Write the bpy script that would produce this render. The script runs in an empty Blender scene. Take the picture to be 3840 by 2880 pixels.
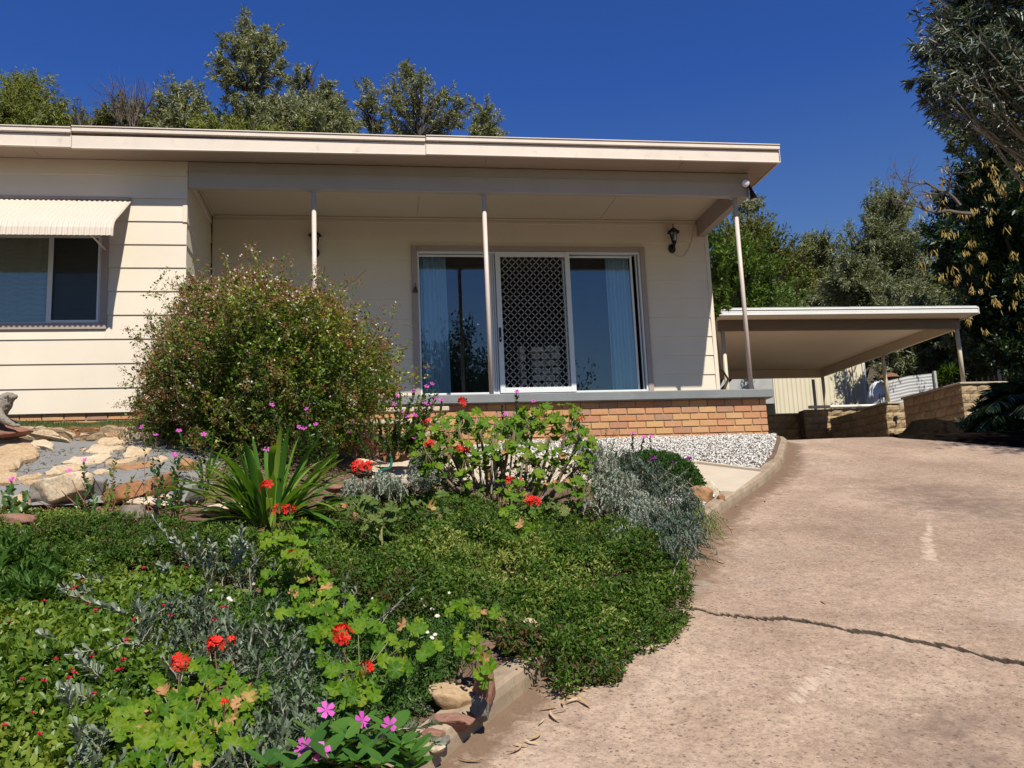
import bpy, math, random
import numpy as np
from mathutils import Vector, Matrix

# ------------------------------------------------------------------ camera, sky, sun, exposure
S = bpy.context.scene
COL = S.collection
CAM = np.array([2.1977, -10.8543, -1.6796])
FW = np.array([0.15783, 0.97385, 0.16257])
_yaw, _pit, _rol, FPX = 0.1606, 0.1633, -0.0438, 3326.6
_fw = np.array([math.sin(_yaw) * math.cos(_pit), math.cos(_yaw) * math.cos(_pit), math.sin(_pit)])
_rt = np.array([math.cos(_yaw), -math.sin(_yaw), 0.0])
_up = np.cross(_rt, _fw)
FW = _fw
RT = math.cos(_rol) * _rt + math.sin(_rol) * _up
UP = -math.sin(_rol) * _rt + math.cos(_rol) * _up
cd = bpy.data.cameras.new('camera')
cam = bpy.data.objects.new('camera', cd)
COL.objects.link(cam)
cd.sensor_width = 36.0
cd.lens = FPX / 3840.0 * 36.0
cd.clip_start = 0.05
cd.clip_end = 2000
cam.matrix_world = Matrix(((RT[0], UP[0], -FW[0], CAM[0]), (RT[1], UP[1], -FW[1], CAM[1]),
                           (RT[2], UP[2], -FW[2], CAM[2]), (0, 0, 0, 1)))
S.camera = cam

SUN = Vector((0.245, -1.0, 1.26)).normalized()          # towards the sun
elev = math.asin(SUN.z)
W = bpy.data.worlds.new('World')
S.world = W
W.use_nodes = True
wn = W.node_tree
bg = wn.nodes['Background']
sky = wn.nodes.new('ShaderNodeTexSky')
sky.sky_type = 'NISHITA'
sky.sun_disc = False
sky.sun_elevation = elev
sky.sun_rotation = math.atan2(SUN.x, SUN.y)
sky.altitude = 300
sky.air_density = 1.0
sky.dust_density = 0.2
sky.ozone_density = 4.0
_sm = wn.nodes.new('ShaderNodeMix')
_sm.data_type = 'RGBA'; _sm.blend_type = 'MULTIPLY'
_sm.inputs[0].default_value = 1.0
_tc = wn.nodes.new('ShaderNodeTexCoord')
_sx = wn.nodes.new('ShaderNodeSeparateXYZ')
_cr = wn.nodes.new('ShaderNodeValToRGB')                   # deep blue above, paler towards the horizon all round
_cr.color_ramp.elements[0].position = .04; _cr.color_ramp.elements[0].color = (.95, .97, .74, 1)
_cr.color_ramp.elements[1].position = .46; _cr.color_ramp.elements[1].color = (.285, .53, 1.06, 1)
wn.links.new(_tc.outputs['Generated'], _sx.inputs[0])
wn.links.new(_sx.outputs[2], _cr.inputs[0])
wn.links.new(_cr.outputs[0], _sm.inputs[7])
wn.links.new(sky.outputs[0], _sm.inputs[6])
wn.links.new(_sm.outputs[2], bg.inputs[0])
bg.inputs[1].default_value = 0.072
sl = bpy.data.lights.new('sun', 'SUN')
sl.energy = 4.8
sl.angle = math.radians(0.53)
sl.color = (1.0, 0.94, 0.82)
so = bpy.data.objects.new('sun', sl)
COL.objects.link(so)
so.rotation_euler = (-SUN).to_track_quat('-Z', 'Y').to_euler()
S.view_settings.view_transform = 'Standard'
S.view_settings.look = 'None'
S.view_settings.exposure = 0.57
S.view_settings.gamma = 1.0
S.view_settings.use_curve_mapping = False
S.render.engine = 'CYCLES'
S.cycles.max_bounces = 8
S.cycles.transparent_max_bounces = 16

# ------------------------------------------------------------------ geometry helpers
def ray(px, py):
    return FW + RT * (px - 1920) / FPX - UP * (py - 1440) / FPX
def at(px, py, t):
    return CAM + ray(px, py) * t
def onY(px, py, Y):
    d = ray(px, py)
    return CAM + d * ((Y - CAM[1]) / d[1])
def to_px(P):
    d = np.asarray(P, float) - CAM
    z = d @ FW
    return 1920 + FPX * (d @ RT) / z, 1440 - FPX * (d @ UP) / z

def ZD(Y):                                              # driveway surface height
    Y = np.asarray(Y, float)
    k = 0.22
    e = -0.62 + 0.012 * (Y - 0.35)
    s = -0.65 + 0.23 * (Y - 0.3)
    return -np.logaddexp(-s / (0.035), -e / 0.035) * 0.035 if False else np.minimum(s, e) - 0.012 * np.exp(-((Y - 0.35) / k) ** 2)
def sstep(a, b, x):
    t = np.clip((np.asarray(x, float) - a) / (b - a), 0, 1)
    return t * t * (3 - 2 * t)
def ZB(X, Y):                                           # garden bed height
    X = np.asarray(X, float); Y = np.asarray(Y, float)
    zl = np.interp(Y, [-3.15, -2.65, -0.75, 0.0, 2.0], [-1.365, -1.10, -0.415, -0.245, -0.24])
    base = ZD(np.minimum(Y, 0.2)) + 0.07 + 0.05 * sstep(3.2, 4.2, X) * sstep(-2.4, -0.6, Y)
    zl = np.where(Y < -3.15, base, zl)
    w = 1 - sstep(0.7, 2.5, X)
    return w * zl + (1 - w) * base
_TS = np.arange(1.5, 14, 0.015)
def t_bed(px, py, h=0.0):
    """distance at which the sight line meets the bed raised by h"""
    Q = CAM[None] + ray(px, py)[None] * _TS[:, None]
    lo = np.nonzero(Q[:, 2] < ZB(Q[:, 0], Q[:, 1]) + h)[0]
    return float(_TS[lo[0]]) if len(lo) else 99.0
def at_bed(px, py, h=0.0):
    return at(px, py, min(9.0, t_bed(px, py, h)))
def ga(px, py, t, h=0.015):
    """point at distance t, brought forward where it would lie in the ground"""
    return at(px, py, min(t, t_bed(px, py, h)))

# ------------------------------------------------------------------ object helpers
def woff(o):
    v = Vector((0, 0, 0))
    while o is not None:
        v = v + o.location
        o = o.parent
    return np.array(v)
def tagit(o, label=None, cat=None, group=None, kind=None):
    if label: o['label'] = label
    if cat: o['category'] = cat
    if group: o['group'] = group
    if kind: o['kind'] = kind
    return o
def thing(name, label, cat, loc=(0, 0, 0), group=None):
    o = bpy.data.objects.new(name, None)
    o.empty_display_size = 0.1
    COL.objects.link(o)
    o.location = [float(v) for v in loc]
    return tagit(o, label, cat, group)
def make_mesh(name, V, polys, mat=None, smooth=False, tint=None, attrs=None):
    me = bpy.data.meshes.new(name)
    V = np.ascontiguousarray(np.asarray(V, np.float32).reshape(-1, 3))
    polys = [np.asarray(p, np.int32) for p in polys if len(p)]
    me.vertices.add(len(V))
    me.vertices.foreach_set('co', V.ravel())
    nl = sum(p.size for p in polys)
    npoly = sum(p.shape[0] for p in polys)
    me.loops.add(nl)
    me.polygons.add(npoly)
    me.loops.foreach_set('vertex_index', np.concatenate([p.ravel() for p in polys]))
    tot = np.concatenate([np.full(p.shape[0], p.shape[1], np.int32) for p in polys])
    st = np.concatenate([[0], np.cumsum(tot)[:-1]]).astype(np.int32)
    me.polygons.foreach_set('loop_start', st)
    me.polygons.foreach_set('use_smooth', np.full(npoly, bool(smooth)))
    me.update(calc_edges=True)
    if tint is not None:
        a = me.attributes.new('tint', 'FLOAT', 'POINT')
        a.data.foreach_set('value', np.asarray(tint, np.float32))
    for k, v in (attrs or {}).items():
        a = me.attributes.new(k, 'FLOAT', 'POINT')
        a.data.foreach_set('value', np.asarray(v, np.float32))
    if mat is not None:
        for m in (mat if isinstance(mat, (list, tuple)) else [mat]):
            me.materials.append(m)
    return me
def link(name, me, parent=None):
    o = bpy.data.objects.new(name, me)
    COL.objects.link(o)
    if parent is not None:
        o.parent = parent
    return o
def place(name, me, P, rot, scale=1.0, parent=None):
    o = bpy.data.objects.new(name, me)
    COL.objects.link(o)
    loc = np.asarray(P, float)
    if parent is not None:
        loc = loc - woff(parent)
        o.parent = parent
    o.location = [float(v) for v in loc]
    o.rotation_mode = 'QUATERNION'
    o.rotation_quaternion = rot
    o.scale = (scale, scale, scale)
    return o

class MB:
    def __init__(s):
        s.V = []; s.P = {3: [], 4: []}; s.n = 0; s.T = []; s.big = []
    def add(s, V, faces, tint=None):
        V = np.asarray(V, float).reshape(-1, 3)
        s.V.append(V)
        for f in faces:
            if len(f) in s.P: s.P[len(f)].append([i + s.n for i in f])
            else: s.big.append([i + s.n for i in f])
        s.T.append(np.full(len(V), 0.5) if tint is None else np.broadcast_to(np.asarray(tint, float), (len(V),)))
        s.n += len(V)
        return s
    def addn(s, V, F, tint=None):
        V = np.asarray(V, float).reshape(-1, 3)
        F = np.asarray(F)
        s.V.append(V)
        s.P[F.shape[1]].extend((F + s.n).tolist())
        s.T.append(np.full(len(V), 0.5) if tint is None else np.broadcast_to(np.asarray(tint, float), (len(V),)))
        s.n += len(V)
        return s
    def box(s, x0, x1, y0, y1, z0, z1, c=0.0):
        if c <= 0:
            V = [(x, y, z) for x in (x0, x1) for y in (y0, y1) for z in (z0, z1)]
            return s.add(V, [(0, 1, 3, 2), (4, 6, 7, 5), (0, 4, 5, 1), (2, 3, 7, 6), (0, 2, 6, 4), (1, 5, 7, 3)])
        # chamfered box
        lo = np.array([x0, y0, z0], float); hi = np.array([x1, y1, z1], float)
        V = []; idx = {}
        for sx in (0, 1):
            for sy in (0, 1):
                for sz in (0, 1):
                    cor = np.where([sx, sy, sz], hi, lo)
                    sg = np.where([sx, sy, sz], -1.0, 1.0)
                    for a in range(3):
                        q = cor + sg * c
                        q[a] = cor[a]
                        idx[(sx, sy, sz, a)] = len(V)
                        V.append(q)
        F = []
        for a in range(3):
            b, d = (a + 1) % 3, (a + 2) % 3
            for sa in (0, 1):
                q = []
                for sb, sd in ((0, 0), (1, 0), (1, 1), (0, 1)):
                    k = [0, 0, 0]; k[a] = sa; k[b] = sb; k[d] = sd
                    q.append(idx[(k[0], k[1], k[2], a)])
                F.append(q if sa else q[::-1])
        for a in range(3):                              # edges along axis a
            b, d = (a + 1) % 3, (a + 2) % 3
            for sb in (0, 1):
                for sd in (0, 1):
                    k0 = [0, 0, 0]; k0[b] = sb; k0[d] = sd
                    k1 = list(k0); k1[a] = 1
                    q = [idx[(*k0, b)], idx[(*k1, b)], idx[(*k1, d)], idx[(*k0, d)]]
                    F.append(q if (sb ^ sd) == 0 else q[::-1])
        for sx in (0, 1):
            for sy in (0, 1):
                for sz in (0, 1):
                    q = [idx[(sx, sy, sz, a)] for a in range(3)]
                    F.append(q if (sx + sy + sz) % 2 else q[::-1])
        return s.add(V, F)
    def tube(s, pts, rad, sides=6, cap=True, tint=None):
        pts = np.asarray(pts, float)
        n = len(pts)
        rad = np.broadcast_to(np.asarray(rad, float), (n,))
        T = np.gradient(pts, axis=0)
        T /= np.linalg.norm(T, axis=1)[:, None] + 1e-9
        ref = np.array([0, 0, 1.0]) if abs(T[0, 2]) < 0.9 else np.array([1.0, 0, 0])
        A = np.cross(T, ref); A /= np.linalg.norm(A, axis=1)[:, None] + 1e-9
        B = np.cross(T, A)
        th = np.arange(sides) / sides * 2 * np.pi
        V = pts[:, None] + rad[:, None, None] * (np.cos(th)[None, :, None] * A[:, None] + np.sin(th)[None, :, None] * B[:, None])
        i = np.arange(n - 1)[:, None] * sides
        j = np.arange(sides)[None]
        k = (j + 1) % sides
        F = np.stack([i + j, i + sides + j, i + sides + k, i + k], -1).reshape(-1, 4)
        off = s.n
        s.addn(V.reshape(-1, 3), F, tint)
        if cap:
            s.big.append([off + x for x in range(sides)])
            s.big.append([off + (n - 1) * sides + x for x in range(sides)][::-1])
        return s
    def lathe(s, prof, c, sides=12, rot=0.0):
        """prof: list of (r, z) about the vertical through c"""
        th = np.arange(sides) / sides * 2 * np.pi + rot
        V = np.array([[c[0] + r * math.cos(t), c[1] + r * math.sin(t), c[2] + z] for r, z in prof for t in th])
        F = []
        for a in range(len(prof) - 1):
            for j in range(sides):
                k = (j + 1) % sides
                F.append((a * sides + j, a * sides + k, (a + 1) * sides + k, (a + 1) * sides + j))
        off = s.n
        s.add(V, F)
        s.big.append([off + x for x in range(sides)][::-1])
        s.big.append([off + (len(prof) - 1) * sides + x for x in range(sides)])
        return s
    def mesh(s, name, mat, smooth=False, off=(0, 0, 0)):
        V = np.concatenate(s.V) - np.asarray(off)
        polys = [s.P[k] for k in (3, 4)] + [[b] for b in s.big]
        return make_mesh(name, V, polys, mat, smooth, tint=np.concatenate(s.T))
    def build(s, name, mat, parent=None, smooth=False):
        off = woff(parent) if parent is not None else (0, 0, 0)
        return link(name, s.mesh(name, mat, smooth, off), parent)

def boxpart(name, mat, parent, x0, x1, y0, y1, z0, z1, c=0.004):
    return MB().box(x0, x1, y0, y1, z0, z1, c).build(name, mat, parent)

def sticks(P0, P1, r0, r1, sides=3):
    P0 = np.asarray(P0, float); P1 = np.asarray(P1, float)
    n = len(P0)
    T = P1 - P0
    T /= np.linalg.norm(T, axis=1)[:, None] + 1e-9
    A = np.cross(T, [0.31, 0.2, 0.93]); A /= np.linalg.norm(A, axis=1)[:, None] + 1e-9
    B = np.cross(T, A)
    th = np.arange(sides) / sides * 2 * np.pi
    ring = np.cos(th)[None, :, None] * A[:, None] + np.sin(th)[None, :, None] * B[:, None]
    r0 = np.broadcast_to(np.asarray(r0, float), (n,)); r1 = np.broadcast_to(np.asarray(r1, float), (n,))
    V = np.concatenate([P0[:, None] + ring * r0[:, None, None], P1[:, None] + ring * r1[:, None, None]], 1)
    j = np.arange(sides); k = (j + 1) % sides
    f = np.stack([j, sides + j, sides + k, k], -1)
    F = (np.arange(n)[:, None, None] * 2 * sides + f[None]).reshape(-1, 4)
    return V.reshape(-1, 3), F

# leaf templates: (u along, v across, w up), faces
KITE = (np.array([(0, 0, 0), (.42, .5, .07), (1, 0, 0), (.42, -.5, .07)]), [(0, 2, 1), (0, 3, 2)])
OVAL = (np.array([(0, 0, 0), (.28, .46, .05), (.68, .42, .05), (1, 0, -.03), (.68, -.42, .05), (.28, -.46, .05)]),
        [(0, 3, 2, 1), (0, 5, 4, 3)])
SPOON = (np.array([(0, 0, 0), (.45, .3, .04), (.78, .5, .05), (1, 0, -.02), (.78, -.5, .05), (.45, -.3, .04)]),
         [(0, 3, 2, 1), (0, 5, 4, 3)])
LANCE = (np.array([(0, 0, 0), (.3, .5, .03), (.65, .42, -.04), (1, 0, -.18), (.65, -.42, -.04), (.3, -.5, .03)]),
         [(0, 3, 2, 1), (0, 5, 4, 3)])
def _fl5():
    V = [(0, 0, 0)]; F = []
    for k in range(5):
        a = k * 2 * math.pi / 5
        for da, r in ((-.5, .62), (-.28, 1.0), (.28, 1.0), (.5, .62)):
            V.append((r * math.cos(a + da), r * math.sin(a + da), .12 * r * r))
        b = 1 + 4 * k
        F += [(0, b, b + 1), (0, b + 1, b + 2), (0, b + 2, b + 3)]
    return np.array(V), F
FLOWER5 = _fl5()
def inst(tpl, P, D, N, L, Wd, tint=None):
    """arrays of leaves -> V, F list, tint"""
    tv, tf = tpl
    P = np.asarray(P, float); n = len(P)
    D = D / (np.linalg.norm(D, axis=1)[:, None] + 1e-9)
    Sd = np.cross(N, D); Sd /= np.linalg.norm(Sd, axis=1)[:, None] + 1e-9
    Nn = np.cross(D, Sd)
    L = np.broadcast_to(np.asarray(L, float), (n,)); Wd = np.broadcast_to(np.asarray(Wd, float), (n,))
    V = (P[:, None] + (L[:, None] * tv[None, :, 0])[..., None] * D[:, None]
         + (Wd[:, None] * tv[None, :, 1])[..., None] * Sd[:, None]
         + (L[:, None] * tv[None, :, 2])[..., None] * Nn[:, None])
    k = len(tv)
    F = (np.arange(n)[:, None, None] * k + np.asarray(tf)[None]).reshape(-1, len(tf[0]))
    T = np.repeat(np.full(n, .5) if tint is None else np.asarray(tint, float), k)
    return V.reshape(-1, 3), F, T
def rdir(rng, n, up=0.0):
    d = rng.normal(size=(n, 3))
    d /= np.linalg.norm(d, axis=1)[:, None]
    d[:, 2] += up
    return d / np.linalg.norm(d, axis=1)[:, None]
def vnoise(P, seed=0, octs=3):
    """cheap smooth pseudo noise from sines, about -1..1"""
    P = np.asarray(P, float)
    rng = np.random.default_rng(seed)
    out = np.zeros(P.shape[:-1]); amp = 1.0; tot = 0
    for o in range(octs):
        for _ in range(3):
            k = rng.normal(size=P.shape[-1]) * (1.8 ** o)
            out += amp * np.sin(P @ k + rng.uniform(0, 6.28)) / 1.7
        tot += amp; amp *= 0.6
    return out / tot
def inpoly(x, y, poly):
    x = np.asarray(x); y = np.asarray(y)
    r = np.zeros(x.shape, bool)
    p = np.asarray(poly, float)
    j = len(p) - 1
    for i in range(len(p)):
        c = ((p[i, 1] > y) != (p[j, 1] > y)) & (x < (p[j, 0] - p[i, 0]) * (y - p[i, 1]) / (p[j, 1] - p[i, 1] + 1e-12) + p[i, 0])
        r ^= c
        j = i
    return r
def spline(pts, n):
    """Catmull-Rom through pts"""
    p = np.asarray(pts, float)
    p = np.vstack([2 * p[0] - p[1], p, 2 * p[-1] - p[-2]])
    m = len(p) - 3
    t = np.linspace(0, m - 1e-6, n)
    i = t.astype(int); f = (t - i)[:, None]
    a, b, c, d = p[i], p[i + 1], p[i + 2], p[i + 3]
    return 0.5 * (2 * b + (c - a) * f + (2 * a - 5 * b + 4 * c - d) * f ** 2 + (3 * b - 3 * c + d - a) * f ** 3)

# ------------------------------------------------------------------ materials
KA = 0.80                                               # overall reflectance
class NT:
    def __init__(s, name):
        s.m = bpy.data.materials.new(name)
        s.m.use_nodes = True
        s.t = s.m.node_tree
        s.b = s.t.nodes['Principled BSDF']
        s.geo = s.t.nodes.new('ShaderNodeNewGeometry')
    def n(s, typ, **kw):
        x = s.t.nodes.new(typ)
        for k, v in kw.items(): setattr(x, k, v)
        return x
    def l(s, a, b): s.t.links.new(a, b)
    def noise(s, scale, detail=4, rough=.55, stretch=None):
        x = s.n('ShaderNodeTexNoise')
        x.inputs['Scale'].default_value = scale
        x.inputs['Detail'].default_value = detail
        x.inputs['Roughness'].default_value = rough
        if stretch:
            mp = s.n('ShaderNodeMapping')
            mp.inputs['Scale'].default_value = stretch
            s.l(s.geo.outputs['Position'], mp.inputs[0]); s.l(mp.outputs[0], x.inputs['Vector'])
        else:
            s.l(s.geo.outputs['Position'], x.inputs['Vector'])
        return x.outputs[0]
    def ramp(s, fac, stops):
        r = s.n('ShaderNodeValToRGB')
        e = r.color_ramp.elements
        while len(e) < len(stops): e.new(0.5)
        for i, (p, c) in enumerate(stops):
            e[i].position = p; e[i].color = (*c, 1) if len(c) == 3 else c
        s.l(fac, r.inputs[0])
        return r.outputs[0]
    def mix(s, fac, a, b, mode='MIX'):
        x = s.n('ShaderNodeMix', data_type='RGBA', blend_type=mode)
        for v, i in ((fac, 0), (a, 6), (b, 7)):
            if hasattr(v, 'is_linked'): s.l(v, x.inputs[i])
            elif isinstance(v, (int, float)): x.inputs[i].default_value = v
            else: x.inputs[i].default_value = (*v, 1)
        return x.outputs[2]
    def bump(s, h, strength=.3, dist=.01):
        x = s.n('ShaderNodeBump')
        x.inputs['Strength'].default_value = strength
        x.inputs['Distance'].default_value = dist
        s.l(h, x.inputs['Height'])
        s.l(x.outputs[0], s.b.inputs['Normal'])
    def col(s, c):
        if hasattr(c, 'is_linked'): s.l(s.mix(1.0, c, (KA, KA, KA), 'MULTIPLY'), s.b.inputs['Base Color'])
        else: s.b.inputs['Base Color'].default_value = (*c, 1)
    def set(s, rough=.6, spec=.3, metal=0.0):
        s.b.inputs['Roughness'].default_value = rough
        s.b.inputs['Specular IOR Level'].default_value = spec
        s.b.inputs['Metallic'].default_value = metal
        return s

def g(c, k): return tuple(min(1, x * k) for x in c)
def paint(name, c, rough=.45, var=.1, scale=2.5, dirt=0.0, grime=(.2, .17, .14), bump=.08, bscale=60, metal=0, spec=.3):
    """painted or weathered surface: two-tone mottling, optional dirt specks"""
    t = NT(name).set(rough, spec, metal)
    c1 = t.ramp(t.noise(scale, 5), [(.3, g(c, 1 - var)), (.7, g(c, 1 + var * .6))])
    if dirt > 0:
        d = t.ramp(t.noise(scale * 3.3, 6, .65), [(.58, (0, 0, 0)), (.78, (dirt, dirt, dirt))])
        c1 = t.mix(d, c1, grime)
    t.col(c1)
    if bump: t.bump(t.noise(bscale, 4), bump, .004)
    return t.m
def leafmat(name, stops, rough=.5, trans=.3, spec=.22, tcol=1.5):
    t = NT(name).set(rough, spec)
    a = t.n('ShaderNodeAttribute', attribute_name='tint')
    k = len(stops)
    c = t.ramp(a.outputs['Fac'], [(i / max(1, k - 1), s) for i, s in enumerate(stops)])
    t.col(c)
    tr = t.n('ShaderNodeBsdfTranslucent')
    br = t.mix(1.0, c, (tcol * KA, tcol * .95 * KA, tcol * .35 * KA), 'MULTIPLY')
    t.l(br, tr.inputs[0])
    mx = t.n('ShaderNodeMixShader')
    mx.inputs[0].default_value = trans
    t.l(t.b.outputs[0], mx.inputs[1]); t.l(tr.outputs[0], mx.inputs[2])
    t.l(mx.outputs[0], t.t.nodes['Material Output'].inputs[0])
    return t.m
def leafmat_obj(name, stops, rough=.5, trans=.3, vein=None):
    """single leaves that are objects: colour per object, a little mottling"""
    t = NT(name).set(rough, .16)
    oi = t.n('ShaderNodeObjectInfo')
    k = len(stops)
    c = t.ramp(oi.outputs['Random'], [(i / max(1, k - 1), s) for i, s in enumerate(stops)])
    c = t.mix(t.ramp(t.noise(45, 3), [(.35, (0, 0, 0)), (.7, (.5, .5, .5))]), c, t.mix(1.0, c, (1.3, 1.12, .7), 'MULTIPLY'))
    t.col(c)
    tr = t.n('ShaderNodeBsdfTranslucent')
    t.l(t.mix(1.0, c, (1.3, 1.2, .4), 'MULTIPLY'), tr.inputs[0])
    mx = t.n('ShaderNodeMixShader')
    mx.inputs[0].default_value = trans
    t.l(t.b.outputs[0], mx.inputs[1]); t.l(tr.outputs[0], mx.inputs[2])
    t.l(mx.outputs[0], t.t.nodes['Material Output'].inputs[0])
    return t.m
def stone(name, stops, scale=3.0, rough=.85, bscale=18, bstr=.6, band=None):
    t = NT(name).set(rough, .2)
    oi = t.n('ShaderNodeObjectInfo')
    n1 = t.noise(scale, 7, .62, band)
    ad = t.n('ShaderNodeMath', operation='MULTIPLY_ADD')
    t.l(oi.outputs['Random'], ad.inputs[0]); ad.inputs[1].default_value = .45
    su = t.n('ShaderNodeMath', operation='SUBTRACT')
    t.l(n1, su.inputs[0]); su.inputs[1].default_value = .22
    t.l(su.outputs[0], ad.inputs[2])
    c = t.ramp(ad.outputs[0], [(i / max(1, len(stops) - 1), s) for i, s in enumerate(stops)])
    sp = t.ramp(t.noise(scale * 14, 3), [(.3, (.72, .68, .64)), (.6, (1, 1, 1))])
    t.col(t.mix(1.0, c, sp, 'MULTIPLY'))
    t.bump(t.noise(bscale, 8, .65), bstr, .02)
    return t.m
def objramp(name, stops, rough=.8, mott=.12, scale=30, bump=.3, spec=.2):
    """pieces alike (bricks, blocks): colour per object"""
    t = NT(name).set(rough, spec)
    oi = t.n('ShaderNodeObjectInfo')
    c = t.ramp(oi.outputs['Random'], [(i / max(1, len(stops) - 1), s) for i, s in enumerate(stops)])
    c = t.mix(1.0, c, t.ramp(t.noise(scale, 5), [(.3, (1 - mott,) * 3), (.7, (1 + mott * .4,) * 3)]), 'MULTIPLY')
    t.col(c)
    t.bump(t.noise(scale * 4, 5), bump, .006)
    return t.m
def glass(name, tint=(.75, .8, .82), refl=.18, rough=.0):
    t = NT(name)
    nt = t.t
    nt.nodes.remove(t.b)
    tr = t.n('ShaderNodeBsdfTransparent'); tr.inputs[0].default_value = (*tint, 1)
    gl = t.n('ShaderNodeBsdfGlossy'); gl.inputs['Roughness'].default_value = rough
    lw = t.n('ShaderNodeFresnel'); lw.inputs[0].default_value = 1.5
    ad = t.n('ShaderNodeMath', operation='ADD', use_clamp=True); ad.inputs[1].default_value = refl
    t.l(lw.outputs[0], ad.inputs[0])
    mx = t.n('ShaderNodeMixShader')
    t.l(ad.outputs[0], mx.inputs[0]); t.l(tr.outputs[0], mx.inputs[1]); t.l(gl.outputs[0], mx.inputs[2])
    t.l(mx.outputs[0], nt.nodes['Material Output'].inputs[0])
    return t.m

def driveway_mat():
    t = NT('driveway_concrete').set(.85, .2)
    base = t.ramp(t.noise(.9, 6, .6), [(.30, (.33, .24, .18)), (.5, (.42, .315, .24)), (.7, (.50, .39, .305))])
    wear = t.ramp(t.noise(2.6, 8, .7), [(.46, (0, 0, 0)), (.72, (.7, .7, .7))])
    c = t.mix(wear, base, (.25, .175, .13))
    stain = t.ramp(t.noise(.55, 5, .6), [(.50, (0, 0, 0)), (.70, (.55, .55, .55))])
    c = t.mix(stain, c, (.27, .20, .15))
    ash = t.ramp(t.noise(1.3, 6, .65), [(.56, (0, 0, 0)), (.74, (.5, .5, .5))])
    c = t.mix(ash, c, (.46, .40, .33))
    fine = t.ramp(t.noise(55, 6, .7), [(.32, (.62, .58, .56)), (.52, (1.06, 1.04, 1.02))])
    c = t.mix(1.0, c, fine, 'MULTIPLY')
    for sc, thr, colr in ((42, .10, (.13, .10, .09)), (60, .09, (.52, .41, .31)), (95, .13, (.15, .10, .08)), (70, .1, (.2, .13, .1))):
        v = t.n('ShaderNodeTexVoronoi'); v.inputs['Scale'].default_value = sc
        t.l(t.geo.outputs['Position'], v.inputs['Vector'])
        sep = t.n('ShaderNodeSeparateColor'); t.l(v.outputs['Color'], sep.inputs[0])
        lt = t.n('ShaderNodeMath', operation='LESS_THAN'); t.l(sep.outputs[0], lt.inputs[0]); lt.inputs[1].default_value = .17
        l2 = t.n('ShaderNodeMath', operation='LESS_THAN'); t.l(v.outputs['Distance'], l2.inputs[0]); sr = t.n('ShaderNodeMath', operation='MULTIPLY'); t.l(sep.outputs[1], sr.inputs[0]); sr.inputs[1].default_value = .42; t.l(sr.outputs[0], l2.inputs[1])
        mu = t.n('ShaderNodeMath', operation='MULTIPLY'); t.l(lt.outputs[0], mu.inputs[0]); t.l(l2.outputs[0], mu.inputs[1])
        m2 = t.n('ShaderNodeMath', operation='MULTIPLY'); t.l(mu.outputs[0], m2.inputs[0]); m2.inputs[1].default_value = .8
        c = t.mix(m2.outputs[0], c, colr)
    def masked(attr, colr, sc, lo, hi, amt):
        nonlocal c
        a = t.n('ShaderNodeAttribute', attribute_name=attr)
        ad = t.n('ShaderNodeMath', operation='MULTIPLY'); t.l(a.outputs['Fac'], ad.inputs[0]); t.l(t.noise(sc, 7, .7), ad.inputs[1])
        m = t.ramp(ad.outputs[0], [(lo, (0, 0, 0)), (hi, (amt,) * 3)])
        c = t.mix(m, c, colr)
    cc = t.ramp(t.noise(19, 5, .7), [(.35, (.8, .78, .76)), (.6, (1.08, 1.06, 1.04))])
    c = t.mix(1.0, c, cc, 'MULTIPLY')
    masked('dirt', (.17, .108, .068), 9, .2, .42, .9)
    masked('pale', (.58, .46, .35), 14, .34, .50, .75)
    masked('grey', (.40, .36, .30), 5, .3, .55, .7)
    masked('dark', (.15, .105, .08), 6, .25, .55, .75)
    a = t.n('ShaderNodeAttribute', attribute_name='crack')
    c = t.mix(a.outputs['Fac'], c, (.02, .015, .01))  # broken edges near black: dirt, plus shadow put into the colour
    t.col(c)
    t.bump(t.noise(75, 6, .7), .55, .008)
    return t.m

CREAM = (.755, .665, .54)
M = {}
M['board'] = paint('cream_board_paint', CREAM, .5, .05, 1.5, .10, (.52, .45, .36), .05, 40)
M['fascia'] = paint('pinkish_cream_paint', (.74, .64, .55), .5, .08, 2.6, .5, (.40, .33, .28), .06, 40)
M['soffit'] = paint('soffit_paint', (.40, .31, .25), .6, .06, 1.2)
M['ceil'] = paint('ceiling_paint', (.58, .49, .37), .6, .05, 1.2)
M['taupe'] = paint('taupe_paint', (.40, .325, .29), .5, .06, 3)
M['beam'] = paint('beam_paint', (.44, .39, .35), .5, .06, 2)
M['post'] = paint('pink_beige_paint', (.66, .55, .49), .45, .06, 3, .2, (.4, .33, .28))
M['slab'] = paint('grey_slab_paint', (.205, .22, .225), .55, .16, 3, .5, (.33, .33, .32), .2, 40)
M['conc'] = paint('pale_concrete', (.56, .47, .36), .8, .1, 3, .25, (.35, .28, .2), .25, 60)
M['kerb'] = paint('kerb_concrete', (.36, .275, .19), .85, .3, 5, .9, (.17, .12, .08), .6, 50)
M['brick'] = objramp('clay_brick', [(.50, .245, .12), (.58, .31, .155), (.60, .36, .165), (.50, .235, .13), (.40, .24, .16), (.58, .29, .145)], .85, .12, 25, .25)
M['mortar'] = paint('mortar', (.36, .25, .16), .9, .1, 8, 0, bump=.3)
M['white'] = paint('white_aluminium', (.74, .76, .78), .35, .03, 3, .1, (.5, .5, .5), 0)
M['glass'] = glass('door_glass', (.80, .90, .95), .055)
M['glass2'] = glass('window_glass', (.8, .84, .84), .05)
M['black'] = paint('black_paint', (.012, .013, .015), .45, .1, 8, bump=0)
M['lampglass'] = glass('lamp_glass', (.75, .85, .88), .12, .08)
M['curtain'] = paint('curtain_cloth', (.86, .92, .94), .9, .05, 8, bump=0)
M['lace'] = None
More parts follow.
